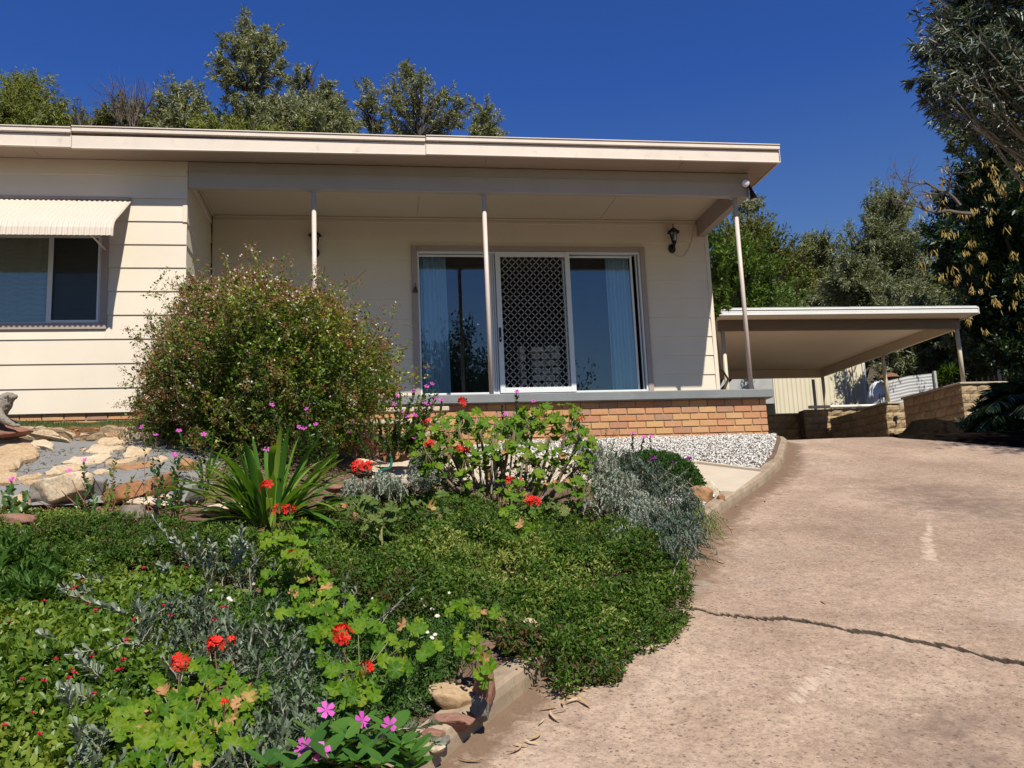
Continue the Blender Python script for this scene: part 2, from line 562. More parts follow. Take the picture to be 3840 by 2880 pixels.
M['room'] = paint('room_wall', (.22, .19, .16), .8, .1, 2)
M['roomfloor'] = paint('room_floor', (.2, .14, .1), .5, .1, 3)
M['hearth'] = objramp('hearth_stone', [(.80, .68, .52), (.62, .50, .38), (.85, .76, .6)], .8, .2, 20, .4)
M['roof'] = paint('roof_metal', (.55, .5, .46), .5, .08, 2)
M['awning'] = paint('awning_cream', (.66, .565, .475), .45, .03, 3)
M['cpost'] = paint('carport_cream', (.60, .53, .40), .45, .05, 3)
M['cbeam'] = paint('carport_brown_beam', (.21, .165, .13), .5, .06, 3)
M['cfascia'] = paint('carport_white_gutter', (.78, .77, .74), .4, .04, 2, .1, (.5, .5, .5))
M['csoffit'] = paint('carport_ceiling', (.84, .77, .64), .55, .04, 1)
M['galv'] = paint('galvanised_iron', (.46, .46, .45), .5, .12, 3, .4, (.3, .28, .25), .1, 30, .15)
M['shed'] = paint('shed_cream', (.72, .65, .48), .45, .04, 2)
M['block'] = stone('splitface_block', [(.30, .21, .13), (.44, .33, .20), (.52, .41, .26)], 6, .9, 30, .9)
M['cap'] = paint('block_cap', (.45, .38, .29), .85, .12, 6, bump=.5)
M['pvc'] = paint('white_pvc', (.78, .76, .7), .4, .04, 3)
M['tarp'] = paint('white_tarp', (.72, .76, .8), .5, .08, 4)
M['rust'] = paint('rusty_brown', (.22, .11, .06), .8, .25, 8)
M['mulch'] = paint('dark_mulch', (.012, .009, .007), 1.0, .4, 12, bump=.8, bscale=70, spec=0.0)
M['soil'] = paint('garden_soil', (.15, .095, .062), .95, .3, 7, .5, (.3, .22, .15), .8, 60)
M['drygrass'] = paint('hill_ground', (.085, .068, .04), .95, .35, .6, bump=.5, bscale=6)
M['lawnsoil'] = paint('lawn_base', (.20, .17, .075), .95, .3, 6)
M['drive'] = driveway_mat()
M['gravel'] = objramp('white_gravel_bed', [(.42, .41, .39)], .9, .4, 40, .8)
M['render'] = paint('grey_mortar_render', (.215, .212, .205), .85, .12, 5, .3, (.36, .35, .33), .3, 30)
M['sandstone'] = stone('sandstone', [(.34, .21, .11), (.52, .37, .225), (.63, .51, .36), (.70, .63, .51)], 3.2, .85, 16, .7, (1, 1, 2.2))
M['orange'] = stone('rusty_sandstone', [(.19, .085, .045), (.32, .155, .075), (.42, .235, .12), (.36, .2, .12)], 3.5, .85, 14, .8)
M['redrock'] = stone('red_brown_rock', [(.17, .085, .065), (.27, .135, .095), (.34, .19, .14), (.30, .2, .17)], 4, .85, 14, .7)
M['greyrock'] = stone('grey_rock', [(.10, .095, .085), (.19, .175, .155), (.28, .25, .21)], 4, .85, 18, .7)
M['bark'] = paint('dark_bark', (.075, .058, .046), .9, .3, 9, bump=.5, bscale=30)
M['palebark'] = paint('pale_bark', (.27, .235, .195), .85, .3, 8, bump=.4, bscale=30)
M['deadwood'] = paint('grey_dead_wood', (.16, .12, .10), .9, .3, 9, bump=.3)
M['stump'] = paint('weathered_stump', (.30, .25, .20), .9, .3, 30, bump=.6, bscale=60)
M['hose'] = paint('green_hose', (.02, .14, .10), .4, .15, 12, bump=0)
M['brass'] = paint('aged_brass', (.16, .10, .05), .4, .2, 10, metal=.7, bump=0)
M['statue'] = stone('statue_cement', [(.20, .175, .145), (.32, .285, .24), (.42, .38, .33)], 9, .9, 45, 1.0)
M['deadleaf'] = leafmat_obj('dead_leaf', [(.30, .19, .10), (.48, .36, .22), (.40, .25, .13), (.56, .45, .31)], .7, .15)
# foliage
M['f_abelia'] = leafmat('abelia_leaf', [(.04, .085, .010), (.10, .175, .018), (.18, .26, .028), (.34, .33, .04)], .35, .3, .35)
M['f_bract'] = leafmat('abelia_bract', [(.22, .085, .04), (.33, .14, .068), (.42, .22, .12)], .6, .3)
M['f_whitefl'] = leafmat('white_petal', [(.82, .74, .70), (.86, .82, .78)], .6, .25)
M['f_cover'] = leafmat('creeper_leaf', [(.13, .075, .03), (.028, .07, .009), (.065, .14, .015), (.12, .20, .022), (.32, .34, .09)], .5, .3, .2)
M['f_aptenia'] = leafmat('heartleaf', [(.035, .085, .012), (.09, .17, .018), (.15, .235, .025), (.24, .29, .04)], .4, .3, .35)
M['f_grey'] = leafmat('greyblue_leaf', [(.075, .105, .062), (.14, .185, .115), (.24, .29, .205), (.46, .50, .41)], .5, .15, .3, 1.2)
M['f_overhang'] = leafmat('long_tree_leaf', [(.03, .05, .035), (.075, .105, .075), (.13, .165, .12), (.36, .40, .31)], .38, .15, .4, 1.1)
M['f_bluegrey'] = leafmat('bluegrey_leaf', [(.05, .085, .058), (.10, .15, .11), (.18, .235, .185), (.36, .42, .36)], .5, .15, .25, 1.1)
M['f_dusty'] = leafmat('silver_leaf', [(.24, .28, .22), (.36, .41, .34), (.48, .52, .45)], .7, .15, .2, 1.1)
M['f_ger'] = leafmat('geranium_leaf_far', [(.06, .13, .02), (.105, .2, .03), (.15, .26, .045), (.30, .30, .04)], .5, .35)
M['f_vinca'] = leafmat('periwinkle_leaf', [(.025, .075, .018), (.045, .12, .026), (.08, .165, .035), (.2, .24, .04)], .28, .25, .6)
M['f_mound'] = leafmat('mound_leaf', [(.025, .065, .015), (.045, .105, .02), (.07, .14, .028)], .4, .25)
M['f_lush'] = leafmat('lush_leaf', [(.035, .085, .018), (.065, .145, .026), (.12, .21, .04)], .4, .3)
M['f_pink'] = leafmat('magenta_petal', [(.62, .07, .46), (.75, .13, .58), (.80, .25, .66)], .6, .3, .2, 1.0)
M['f_red'] = leafmat('scarlet_petal', [(.70, .018, .012), (.82, .035, .02), (.85, .07, .05)], .6, .25, .2, 1.0)
M['f_pinkred'] = leafmat('crimson_bud', [(.55, .02, .06), (.65, .05, .08)], .5, .2, .3, 1.0)
M['f_purple'] = leafmat('purple_petal', [(.33, .03, .36), (.48, .08, .5)], .5, .2, .3, 1.0)
M['f_grass'] = leafmat('lawn_blade', [(.32, .22, .09), (.20, .20, .06), (.09, .16, .05), (.06, .14, .055)], .6, .3)
M['f_wattle'] = leafmat('wattle_leaf', [(.11, .135, .06), (.20, .225, .11), (.30, .32, .18), (.46, .47, .32)], .42, .3, .3, 1.2)
M['f_olive'] = leafmat('olive_leaf', [(.075, .09, .02), (.135, .15, .034), (.19, .205, .05)], .55, .3)
M['f_pale'] = leafmat('pale_willow_leaf', [(.13, .16, .035), (.21, .245, .06), (.29, .32, .09)], .5, .35)
M['f_bright'] = leafmat('bright_tree_leaf', [(.045, .09, .012), (.085, .15, .018), (.13, .20, .025)], .5, .3)
M['f_gum'] = leafmat('gum_leaf', [(.08, .10, .05), (.16, .185, .095), (.245, .27, .15), (.38, .40, .26)], .45, .3, .3, 1.2)
M['f_dark'] = leafmat('dark_tree_leaf', [(.014, .03, .008), (.03, .058, .014), (.055, .09, .022)], .4, .2, .4)
M['f_pod'] = leafmat('golden_pod', [(.50, .30, .05), (.62, .46, .16), (.68, .55, .28)], .6, .3)
M['f_palm'] = leafmat('palm_leaf', [(.012, .024, .01), (.022, .042, .016), (.04, .07, .025)], .35, .1, .5)
M['stem_green'] = paint('green_stem', (.22, .23, .08), .6, .15, 20, bump=0)
M['stem_brown'] = paint('brown_stem', (.19, .125, .08), .75, .25, 20, bump=0)
M['stem_red'] = paint('reddish_stem', (.24, .11, .07), .7, .2, 20, bump=0)
M['stem_grey'] = paint('pale_stem', (.34, .30, .24), .8, .2, 20, bump=0)
M['o_ger'] = leafmat_obj('geranium_leaf', [(.05, .135, .008), (.08, .185, .010), (.115, .225, .012), (.16, .265, .014), (.085, .19, .010), (.19, .26, .018)], .5, .35)
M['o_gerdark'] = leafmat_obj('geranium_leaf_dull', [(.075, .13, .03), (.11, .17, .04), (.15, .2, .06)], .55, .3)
M['o_gerbrown'] = leafmat_obj('withered_leaf', [(.36, .19, .09), (.45, .26, .13), (.40, .28, .10)], .7, .2)
M['o_aga'] = leafmat_obj('strap_leaf', [(.045, .125, .02), (.07, .18, .028), (.11, .235, .035), (.20, .31, .05)], .38, .3)
M['o_vinca'] = leafmat_obj('periwinkle_big_leaf', [(.04, .12, .025), (.06, .16, .03), (.10, .21, .04)], .25, .25)
# ------------------------------------------------------------------ terrain, driveway, kerb
def grid(xs, ys, fz, name, mat, kind='structure', attrs=None, extra=None):
    X, Y = np.meshgrid(xs, ys)
    Z = fz(X, Y)
    V = np.stack([X, Y, Z], -1).reshape(-1, 3)
    nx, ny = len(xs), len(ys)
    i = np.arange(ny - 1)[:, None] * nx + np.arange(nx - 1)[None]
    F = np.stack([i, i + 1, i + nx + 1, i + nx], -1).reshape(-1, 4)
    o = link(name, make_mesh(name, V, [F], mat, True, attrs=attrs(X, Y) if attrs else None))
    o['kind'] = kind
    return o

def ground_z(X, Y):
    z = np.minimum(ZD(Y) - .30, -0.75 - .30)
    z = np.maximum(z, -6.0)
    back = np.maximum(0, Y - 15.5)
    side = sstep(24, -10, X)
    hill = back * (0.30 + 0.10 * side) * sstep(0, 12, back)
    hill = np.minimum(hill, 17 + 12 * side + .06 * back)
    hill = hill + 0.9 * sstep(13.5, 17.5, Y) + 0.8 * vnoise(np.stack([X, Y], -1) * .08, 5) * sstep(16, 30, Y)
    right = 1.2 * sstep(16.0, 19, X) * sstep(3, 6, Y)
    return z + hill + right
xs = np.concatenate([np.linspace(-420, -40, 14)[:-1], np.linspace(-40, 60, 68), np.linspace(60, 420, 14)[1:]])
ys = np.concatenate([np.linspace(-420, -30, 12)[:-1], np.linspace(-30, 90, 80), np.linspace(90, 420, 12)[1:]])
grid(xs, ys, ground_z, 'ground', M['drygrass'])

# kerb line (foot of the kerb on the driveway side)
KP = [(-0.6, -12.3), (0.55, -10.2), (1.62, -8.75), (2.41, -7.60), (2.86, -6.98), (3.19, -6.59), (4.07, -5.51), (4.65, -4.46),
      (5.19, -3.67), (5.95, -2.69), (6.61, -1.73), (7.22, -0.66), (7.52, -0.06), (7.50, 0.22), (7.38, 0.28)]
KL = spline(KP, 220)
kt = np.gradient(KL, axis=0); kt /= np.linalg.norm(kt, axis=1)[:, None]
kn = np.stack([-kt[:, 1], kt[:, 0]], -1)               # to the left: the bed side
def kerb_side(X, Y):
    """signed distance to the kerb foot (positive on the driveway)"""
    P = np.stack([np.asarray(X, float).ravel(), np.asarray(Y, float).ravel()], -1)
    d = np.empty(len(P))
    for a in range(0, len(P), 20000):
        q = P[a:a + 20000]
        dd = ((q[:, None] - KL[None]) ** 2).sum(-1)
        i = dd.argmin(1)
        sg = ((q - KL[i]) * kn[i]).sum(1)
        d[a:a + 20000] = -np.sign(sg) * np.sqrt(dd[np.arange(len(q)), i])
    return d.reshape(np.shape(X))

# the driveway: two slabs either side of a crack that runs across it
CK = spline([(1.9, -5.95), (3.2, -5.93), (3.76, -6.01), (4.0, -6.26), (4.24, -6.38), (4.44, -6.55), (4.58, -6.67), (4.7, -6.82), (4.88, -6.96),
             (5.02, -7.18), (5.6, -7.6), (6.6, -8.0), (9, -8.6), (13, -9.2)], 560)
rng = np.random.default_rng(3)
CK[:, 1] += np.cumsum(rng.normal(0, .009, 560)) * .6 + rng.normal(0, .013, 560)
def crack_y(x): return np.interp(x, CK[:, 0], CK[:, 1])
def crack_w(x): return np.interp(x, [2.5, 3.6, 3.9, 4.2, 4.6, 5.2, 13], [0, .003, .008, .014, .022, .026, .026]) * (0.55 + .5 * np.abs(np.sin(np.asarray(x) * 37)) + .35 * np.abs(np.sin(np.asarray(x) * 91 + 1)))
def drive_attrs(X, Y):
    d = kerb_side(X, Y)
    P = np.stack([X, Y], -1)
    dirt = np.clip(1.15 - d / (.34 + .12 * vnoise(P * 1.3, 2)), 0, 1)
    pale = np.zeros(X.shape)
    def streak(x0, y0, x1, y1, w):
        t = np.clip(((X - x0) * (x1 - x0) + (Y - y0) * (y1 - y0)) / ((x1 - x0) ** 2 + (y1 - y0) ** 2), 0, 1)
        r = np.hypot(X - x0 - t * (x1 - x0), Y - y0 - t * (y1 - y0))
        return np.clip(1.3 - r / w, 0, 1)
    pale = np.maximum.reduce([streak(6.45, -4.5, 6.1, -4.95, .06), streak(6.1, -4.95, 5.75, -5.5, .08), streak(6.75, -4.05, 6.6, -4.3, .06), streak(4.22, -7.0, 3.86, -7.36, .035), streak(4.05, -7.1, 3.8, -7.36, .02),
                              streak(6.9, -1.75, 7.6, -1.5, .04)])
    grey = np.maximum(np.clip(1.2 - np.hypot((X - 3.75) / .75, (Y + 5.75) / .35), 0, 1), np.clip(1.1 - np.hypot((X - 5.6) / .55, (Y + 6.6) / .5), 0, 1))
    dark = np.clip(1.1 - np.hypot((X - 7.2) / 1.5, (Y + 4.0) / 2.4), 0, 1) + np.clip(1.0 - np.hypot((X - 4.3) / .8, (Y + 7.7) / .8), 0, 1)
    return {'dirt': dirt.ravel(), 'pale': pale.ravel(), 'grey': grey.ravel(), 'dark': np.clip(dark, 0, 1).ravel()}
def slab_piece(far):
    xs = np.concatenate([np.linspace(-1.2, 3.3, 90)[:-1], np.linspace(3.3, 6.2, 300), np.linspace(6.2, 14.9, 130)[1:]])
    if far: tt = np.linspace(0, 1, 150) ** 1.2
    else: tt = np.linspace(0, 1, 110) ** 1.3
    yc = crack_y(xs)[None]; w = crack_w(xs)[None]
    X = np.broadcast_to(xs[None], (len(tt), len(xs)))
    if far: Y = yc + w + (12.7 - yc - w) * tt[:, None]
    else: Y = yc - w - (yc - w + 15.5) * tt[:, None]
    P = np.stack([X, Y], -1)
    Z = ZD(Y) + .006 * vnoise(P * 2.2, 9) + .0025 * vnoise(P * 9, 4)
    if not far:
        Z = Z - .006
    # the two broken edges drop into the crack
    V = np.stack([X, Y, Z], -1)
    edge = V[0].copy(); edge[:, 2] -= .14
    rag = V[0]; rag[:, 2] -= .006 * np.abs(np.sin(xs * 53)) + .004
    lip = rag.copy(); lip[:, 1] += (.012 if far else -.012); lip[:, 2] = ZD(lip[:, 1]) + (0 if far else -.006)
    V = np.concatenate([edge[None], rag[None], lip[None], V[1:]])
    V[3, :, 1] = np.where(far, np.maximum(V[3, :, 1], lip[:, 1] + .004), np.minimum(V[3, :, 1], lip[:, 1] - .004))
    ny, nx = V.shape[:2]
    i = np.arange(ny - 1)[:, None] * nx + np.arange(nx - 1)[None]
    F = np.stack([i, i + 1, i + nx + 1, i + nx], -1).reshape(-1, 4)
    at_ = drive_attrs(V[..., 0], V[..., 1])
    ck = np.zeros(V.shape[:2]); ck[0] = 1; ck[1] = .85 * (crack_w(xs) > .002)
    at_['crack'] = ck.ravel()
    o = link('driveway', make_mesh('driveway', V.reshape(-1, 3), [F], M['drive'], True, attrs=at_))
    o['kind'] = 'structure'
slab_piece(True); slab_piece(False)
grid(np.linspace(-2, 14, 60), np.linspace(-16, 1, 90), lambda X, Y: ZD(Y) - .12, 'crack_base', M['mulch'])  # near-black sheet under the crack, its shadow put into the colour

def kerb():
    prof = [(0.0, -.12), (0.004, .045), (.012, .078), (.028, .092), (.115, .094), (.13, .085), (.135, -.12)]
    n = len(KL)
    P = np.zeros((n, len(prof), 3))
    wob = .006 * vnoise(KL * 3.0, 11) + .003 * vnoise(KL * 14, 12)
    for j, (a, z) in enumerate(prof):
        q = KL + kn * (a + (wob[:, None] if j < 4 else 0))
        P[:, j, :2] = q
        P[:, j, 2] = ZD(np.minimum(KL[:, 1], .2)) + z + wob * .8
    k = len(prof)
    i = np.arange(n - 1)[:, None] * k + np.arange(k - 1)[None]
    F = np.stack([i, i + 1, i + k + 1, i + k], -1).reshape(-1, 4)
    o = link('kerb', make_mesh('kerb', P.reshape(-1, 3), [F, [[x for x in range(k)], [(n - 1) * k + x for x in range(k)]]], M['kerb']))
    o['kind'] = 'structure'
kerb()

# garden bed: inside the kerb line
def bed():
    ny = 230
    ys = np.linspace(-12.2, 0.1, ny)
    kx = np.interp(ys, KL[:205, 1], (KL + kn * .10)[:205, 0])
    tt = np.linspace(0, 1, 150)
    X = -7 + (kx[:, None] + 7) * tt[None] ** .8
    Y = np.broadcast_to(ys[:, None], X.shape)
    Z = ZB(X, Y) + .02 * vnoise(np.stack([X, Y], -1) * 3, 21) - .012
    V = np.stack([X, Y, Z], -1)
    n = 150
    i = np.arange(ny - 1)[:, None] * n + np.arange(n - 1)[None]
    F = np.stack([i, i + 1, i + n + 1, i + n], -1).reshape(-1, 4)
    o = link('garden_bed', make_mesh('garden_bed', V.reshape(-1, 3), [F], M['soil'], True))
    o['kind'] = 'structure'
bed()

# concrete path strip from the kerb to the steps, with its raised upper edge
def strip(name, poly, h, th, mat):
    poly = [np.array(p, float) for p in poly]
    V = []
    for p in poly: V.append((p[0], p[1], ZB(p[0], p[1]) + h))
    for p in poly: V.append((p[0], p[1], ZB(p[0], p[1]) + h - th))
    k = len(poly)
    F = [list(range(k)), list(range(k, 2 * k))[::-1]] + [[i, k + i, k + (i + 1) % k, (i + 1) % k] for i in range(k)]
    b = MB().add(V, F)
    o = b.build(name, mat); o['kind'] = 'structure'
    return o
strip('path', [(2.2, -2.30), (2.2, -1.15), (3.6, -1.25), (5.55, -2.0), (5.99, -2.56), (5.30, -3.50), (4.6, -3.05), (3.6, -2.6)], .022, .08, M['conc'])
strip('path_edging', [(3.6, -1.24), (5.55, -1.99), (5.99, -2.55), (6.01, -2.50), (5.58, -1.93), (3.6, -1.17)], .045, .1, M['conc'])

# gravel
def gravel(name, n, test, seed, z0=0.0):
    r = np.random.default_rng(seed)
    X = r.uniform(2.9, 7.5, n); Y = r.uniform(-4.3, 0.0, n)
    ok = test(X, Y)
    X, Y = X[ok], Y[ok]; n = len(X)
    P = np.stack([X, Y, ZB(X, Y) + .012 + r.uniform(-.004, .012, n) + z0], -1)
    o8 = np.array([(1, 0, 0), (-1, 0, 0), (0, 1, 0), (0, -1, 0), (0, 0, 1), (0, 0, -1)], float)
    f8 = np.array([(0, 2, 4), (2, 1, 4), (1, 3, 4), (3, 0, 4), (2, 0, 5), (1, 2, 5), (3, 1, 5), (0, 3, 5)])
    sc = r.uniform(.006, .015, (n, 1, 1)) * r.uniform(.6, 1.2, (n, 1, 3))
    an = r.uniform(0, 6.28, n)
    V = o8[None] * sc + r.normal(0, .0018, (n, 6, 3))
    c, s_ = np.cos(an)[:, None], np.sin(an)[:, None]
    V = np.stack([V[..., 0] * c - V[..., 1] * s_, V[..., 0] * s_ + V[..., 1] * c, V[..., 2]], -1) + P[:, None]
    F = (np.arange(n)[:, None, None] * 6 + f8[None]).reshape(-1, 3)
    t = np.repeat(r.random(n), 6)
    o = link(name, make_mesh(name, V.reshape(-1, 3), [F], M['pebble'], tint=t))
    o['kind'] = 'stuff'; o['label'] = 'loose pale grey gravel between house and path'
t = NT('pebble').set(.85, .2)
a = t.n('ShaderNodeAttribute', attribute_name='tint')
t.col(t.ramp(a.outputs['Fac'], [(0, (.36, .35, .33)), (.2, (.62, .60, .56)), (.8, (.76, .74, .69)), (1, (.84, .82, .76))]))
M['pebble'] = t.m
def in_gravel(X, Y):
    ks = kerb_side(X, Y) < -.12
    up = Y > np.interp(X, [2.9, 3.6, 5.55, 5.99, 6.4], [-1.15, -1.2, -1.95, -2.5, -3.2])
    return ks & up & (X > 3.25)
def in_gravel2(X, Y):
    ks = kerb_side(X, Y) < -.12
    return ks & (Y < np.interp(X, [4.4, 5.3, 5.5], [-3.05, -3.5, -3.3])) & (Y > -4.15) & (X > 4.55)
gravel('gravel', 34000, in_gravel, 4)
gravel('gravel', 26000, in_gravel2, 5)

# ------------------------------------------------------------------ the house
PD = 1.6815                                             # depth of the porch
E0, EX = 0.170, 0.2917                                  # board courses
house = thing('house', 'cream weatherboard bungalow with recessed porch and flat roof', 'house', (0, 0, 0))
rb = random.Random(5)
def board_front(x0, x1, z0, z1, Y, parent=house, name='weatherboard'):
    """lapped board facing -Y: thick at its lower edge"""
    dz = rb.uniform(-.0015, .0015)
    V = [(x0, Y - .021, z0 + dz), (x1, Y - .021, z0 - dz), (x1, Y - .007, z1), (x0, Y - .007, z1),
         (x0, Y + .01, z0 + dz), (x1, Y + .01, z0 - dz), (x1, Y + .01, z1), (x0, Y + .01, z1)]
    MB().add(V, [(0, 1, 2, 3), (4, 7, 6, 5), (0, 4, 5, 1), (3, 2, 6, 7), (0, 3, 7, 4), (1, 5, 6, 2)]).build(name, M['board'], parent)
def board_side(y0, y1, z0, z1, X, parent=house, name='weatherboard'):
    """lapped board facing +X"""
    V = [(X + .021, y0, z0), (X + .021, y1, z0), (X + .007, y1, z1), (X + .007, y0, z1),
         (X - .01, y0, z0), (X - .01, y1, z0), (X - .01, y1, z1), (X - .01, y0, z1)]
    MB().add(V, [(0, 1, 2, 3), (4, 7, 6, 5), (0, 4, 5, 1), (3, 2, 6, 7), (0, 3, 7, 4), (1, 5, 6, 2)]).build(name, M['board'], parent)
WX0, WX1, WZ0, WZ1 = -3.10, -0.87, 0.87, 2.10            # left window with its casing
for k in range(-1, 10):
    z0 = E0 + EX * k; z1 = min(z0 + EX, 2.992)
    if z1 - z0 < .05: continue
    cuts = {2: -1.13, 0: -2.4, 4: -3.5}.get(k)
    segs = [(-4.6, 0.018)]
    if z1 > WZ0 + .05 and z0 < WZ1 - .05: segs = [(-4.6, WX0 + .01), (WX1 - .01, 0.018)]
    elif cuts: segs = [(-4.6, cuts - .0015), (cuts + .0015, 0.018)]
    for a, b in segs: board_front(a, b, z0, z1, 0)
    if z0 < WZ0 < z1: board_front(WX0 + .012, WX1 - .012, z0, WZ0 + .004, 0)
    if z0 < WZ1 < z1: board_front(WX0 + .012, WX1 - .012, WZ1 - .004, z1, 0)
    board_side(.0, PD - .02, z0, z1, 0.0)
boxpart('corner_trim', M['board'], house, -.03, .024, -.026, .03, 2.2, 2.42)
# back wall of the porch
B0 = E0 + .0466
for k in range(-1, 10):
    z0 = B0 + EX * k; z1 = z0 + EX
    if k == -1: z0 = -.02
    if z1 < 2.50:
        board_front(.03, 2.83, z0, z1, PD); board_front(6.34, 7.385, z0, z1, PD)
    elif z0 < 2.48:
        board_front(.03, 2.83, z0, z1, PD); board_front(6.34, 7.385, z0, z1, PD); board_front(2.83, 6.34, 2.475, z1, PD)
    elif z0 < 2.88:
        board_front(.03, 7.385, z0, min(z1, 2.92), PD)
boxpart('corner_trim', M['board'], house, 7.33, 7.39, PD - .027, PD + .02, -.02, 2.7, .003)
boxpart('wall', M['board'], house, 7.33, 7.38, PD + .012, 8.0, -.7, 2.9)
boxpart('wall', M['board'], house, -4.6, 7.32, 8.0, 8.05, -.7, 2.9)
# brick base of the left wing and of the porch
bricks = []
for i in range(6):
    b = MB()
    r = random.Random(i)
    b.box(-.115 + r.uniform(0, .003), .115 - r.uniform(0, .003), 0, .05, -.038, .038 - r.uniform(0, .002), .004)
    V = b.V[0]
    V[:, 1] += np.where(V[:, 1] < .02, rng.normal(0, .0012, len(V)), 0)
    bricks.append(b.mesh('brick', M['brick']))
def brick_row(x0, x1, z, Y, parent, phase):
    x = x0 - .24 + phase
    while x < x1:
        a, b = max(x, x0), min(x + .24, x1)
        if b - a > .05:
            me = bricks[rb.randrange(6)]
            o = place('brick', me, ((a + b) / 2, Y + rb.uniform(-.0015, .0015), z), (1, 0, 0, 0), 1, parent)
            o.scale = ((b - a - .010) / .23, 1, 1)
        x += .24
EB = 0.0876
ZT = -0.197
for j in range(7):
    brick_row(3.0 if j < 3 else 3.0, 7.32, ZT - EB * (j - 0) + (.039 if j == 0 else .039) - .0, 0.0, house, (5.3036 % .24) + (.12 if j % 2 == 0 else 0))
MB().box(2.9, 7.31, .012, .2, -.95, -.119).box(7.27, 7.31, .2, 1.7, -.95, -.119).build('brick_backing', M['mortar'], house)
for j in range(3):
    brick_row(-4.6, .02, -.165 - EB * j, 0.012, house, (-1.7526 % .24) + (.12 if j % 2 else 0))
MB().box(-4.6, .01, .024, .2, -.95, -.125).build('brick_backing', M['mortar'], house)
# bricks of the right return of the porch
MB().box(.0, 3.0, .05, .25, -.95, -.119).build('brick_backing', M['mortar'], house)
# slab
b = MB().box(0.03, 7.39, -.08, PD + .3, -.118, 0.0, .012)
V = b.V[0]
b.build('porch_slab', M['slab'], house)
boxpart('door_step', M['slab'], house, 2.80, 6.36, PD - .06, PD + .05, 0.0, .262, .006)
# front beam, side beam
boxpart('porch_beam', M['beam'], house, .022, 7.34, -.012, .085, 2.657, 2.992, .006)
boxpart('beam_batten', M['beam'], house, .0, 7.343, -.024, -.012, 2.845, 2.86, .003)
boxpart('porch_beam', M['taupe'], house, 7.22, 7.335, .088, PD - .02, 2.657, 2.992, .006)
# porch ceiling panels
px_ = [0.022, 2.93, 5.70, 7.22]
py_ = [.085, .62, 1.15, PD - .02]
for i in range(3):
    for j in range(2):
        y0, y1 = ((.088, .80), (.803, PD - .024))[j]
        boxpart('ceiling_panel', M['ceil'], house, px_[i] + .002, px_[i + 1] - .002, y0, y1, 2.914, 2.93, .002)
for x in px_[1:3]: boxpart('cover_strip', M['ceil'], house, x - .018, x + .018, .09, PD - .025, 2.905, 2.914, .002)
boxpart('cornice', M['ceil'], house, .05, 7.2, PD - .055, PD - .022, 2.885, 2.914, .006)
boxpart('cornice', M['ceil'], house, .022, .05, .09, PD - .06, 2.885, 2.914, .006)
# eaves: soffit panels, fascia boards, gutter pieces
GX = [-4.7, -1.205, 2.93, 7.62]
sx = [-4.7, -1.69, 1.06, 3.72, 6.32, 7.60]
for a, b_ in zip(sx[:-1], sx[1:]):
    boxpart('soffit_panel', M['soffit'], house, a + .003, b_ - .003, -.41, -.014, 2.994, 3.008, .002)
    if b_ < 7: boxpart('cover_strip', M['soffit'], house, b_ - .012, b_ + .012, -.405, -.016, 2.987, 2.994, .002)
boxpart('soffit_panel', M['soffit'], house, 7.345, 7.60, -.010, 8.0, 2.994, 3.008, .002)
for i, (a, b_) in enumerate(zip(GX[:-1], GX[1:])):
    dz = (.0, -.012, .006)[i]; tl = (-.010, .010, 0)[i]
    f = MB().box(a + .002, b_ - .002, -.435, -.41, 2.975, 3.125, .004)
    f.V[0][:, 2] += dz + np.where(f.V[0][:, 0] > (a + b_) / 2, tl, -tl)
    f.build('fascia_board', M['fascia'], house)
    f = MB().box(a + .002, b_ - .002, -.441, -.408, 2.962, 2.978, .004)
    f.V[0][:, 2] += dz + np.where(f.V[0][:, 0] > (a + b_) / 2, tl, -tl)
    f.build('fascia_bead', M['fascia'], house)
    q = MB().box(a + .004, b_ - .004, -.468, -.39, 3.14, 3.198, .006)
    sag = (-.016, -.014, .004)[i]
    q.V[0][:, 2] += np.where(q.V[0][:, 0] > (a + b_) / 2, sag, .0)
    q.build('gutter', M['fascia'], house)
    q = MB().box(a + .004, b_ - .004, -.48, -.40, 3.196, 3.21, .003)
    q.V[0][:, 2] += np.where(q.V[0][:, 0] > (a + b_) / 2, sag, .0)
    q.build('gutter_lip', M['fascia'], house)
boxpart('fascia_board', M['fascia'], house, 7.60, 7.625, -.435, 8.1, 2.975, 3.19, .004)
V = [(-4.7, -.40, 3.13), (7.6, -.40, 3.13), (7.6, 8.1, 3.05), (-4.7, 8.1, 3.05), (-4.7, -.40, 3.17), (7.6, -.40, 3.17), (7.6, 8.1, 3.09), (-4.7, 8.1, 3.09)]
MB().add(V, [(0, 1, 2, 3), (4, 7, 6, 5), (0, 4, 5, 1), (3, 2, 6, 7), (0, 3, 7, 4), (1, 5, 6, 2)]).build('roof', M['roof'], house)
# posts
for x in (1.536, 3.697, 7.144):
    p = MB().tube([(x, .035, 0), (x, .035, 2.655)], .029, 12).build('porch_post', M['post'], house, True)
    boxpart('post_plate', M['beam'], p, x - .07, x + .07, -.0, .075, 2.645, 2.656, .002)

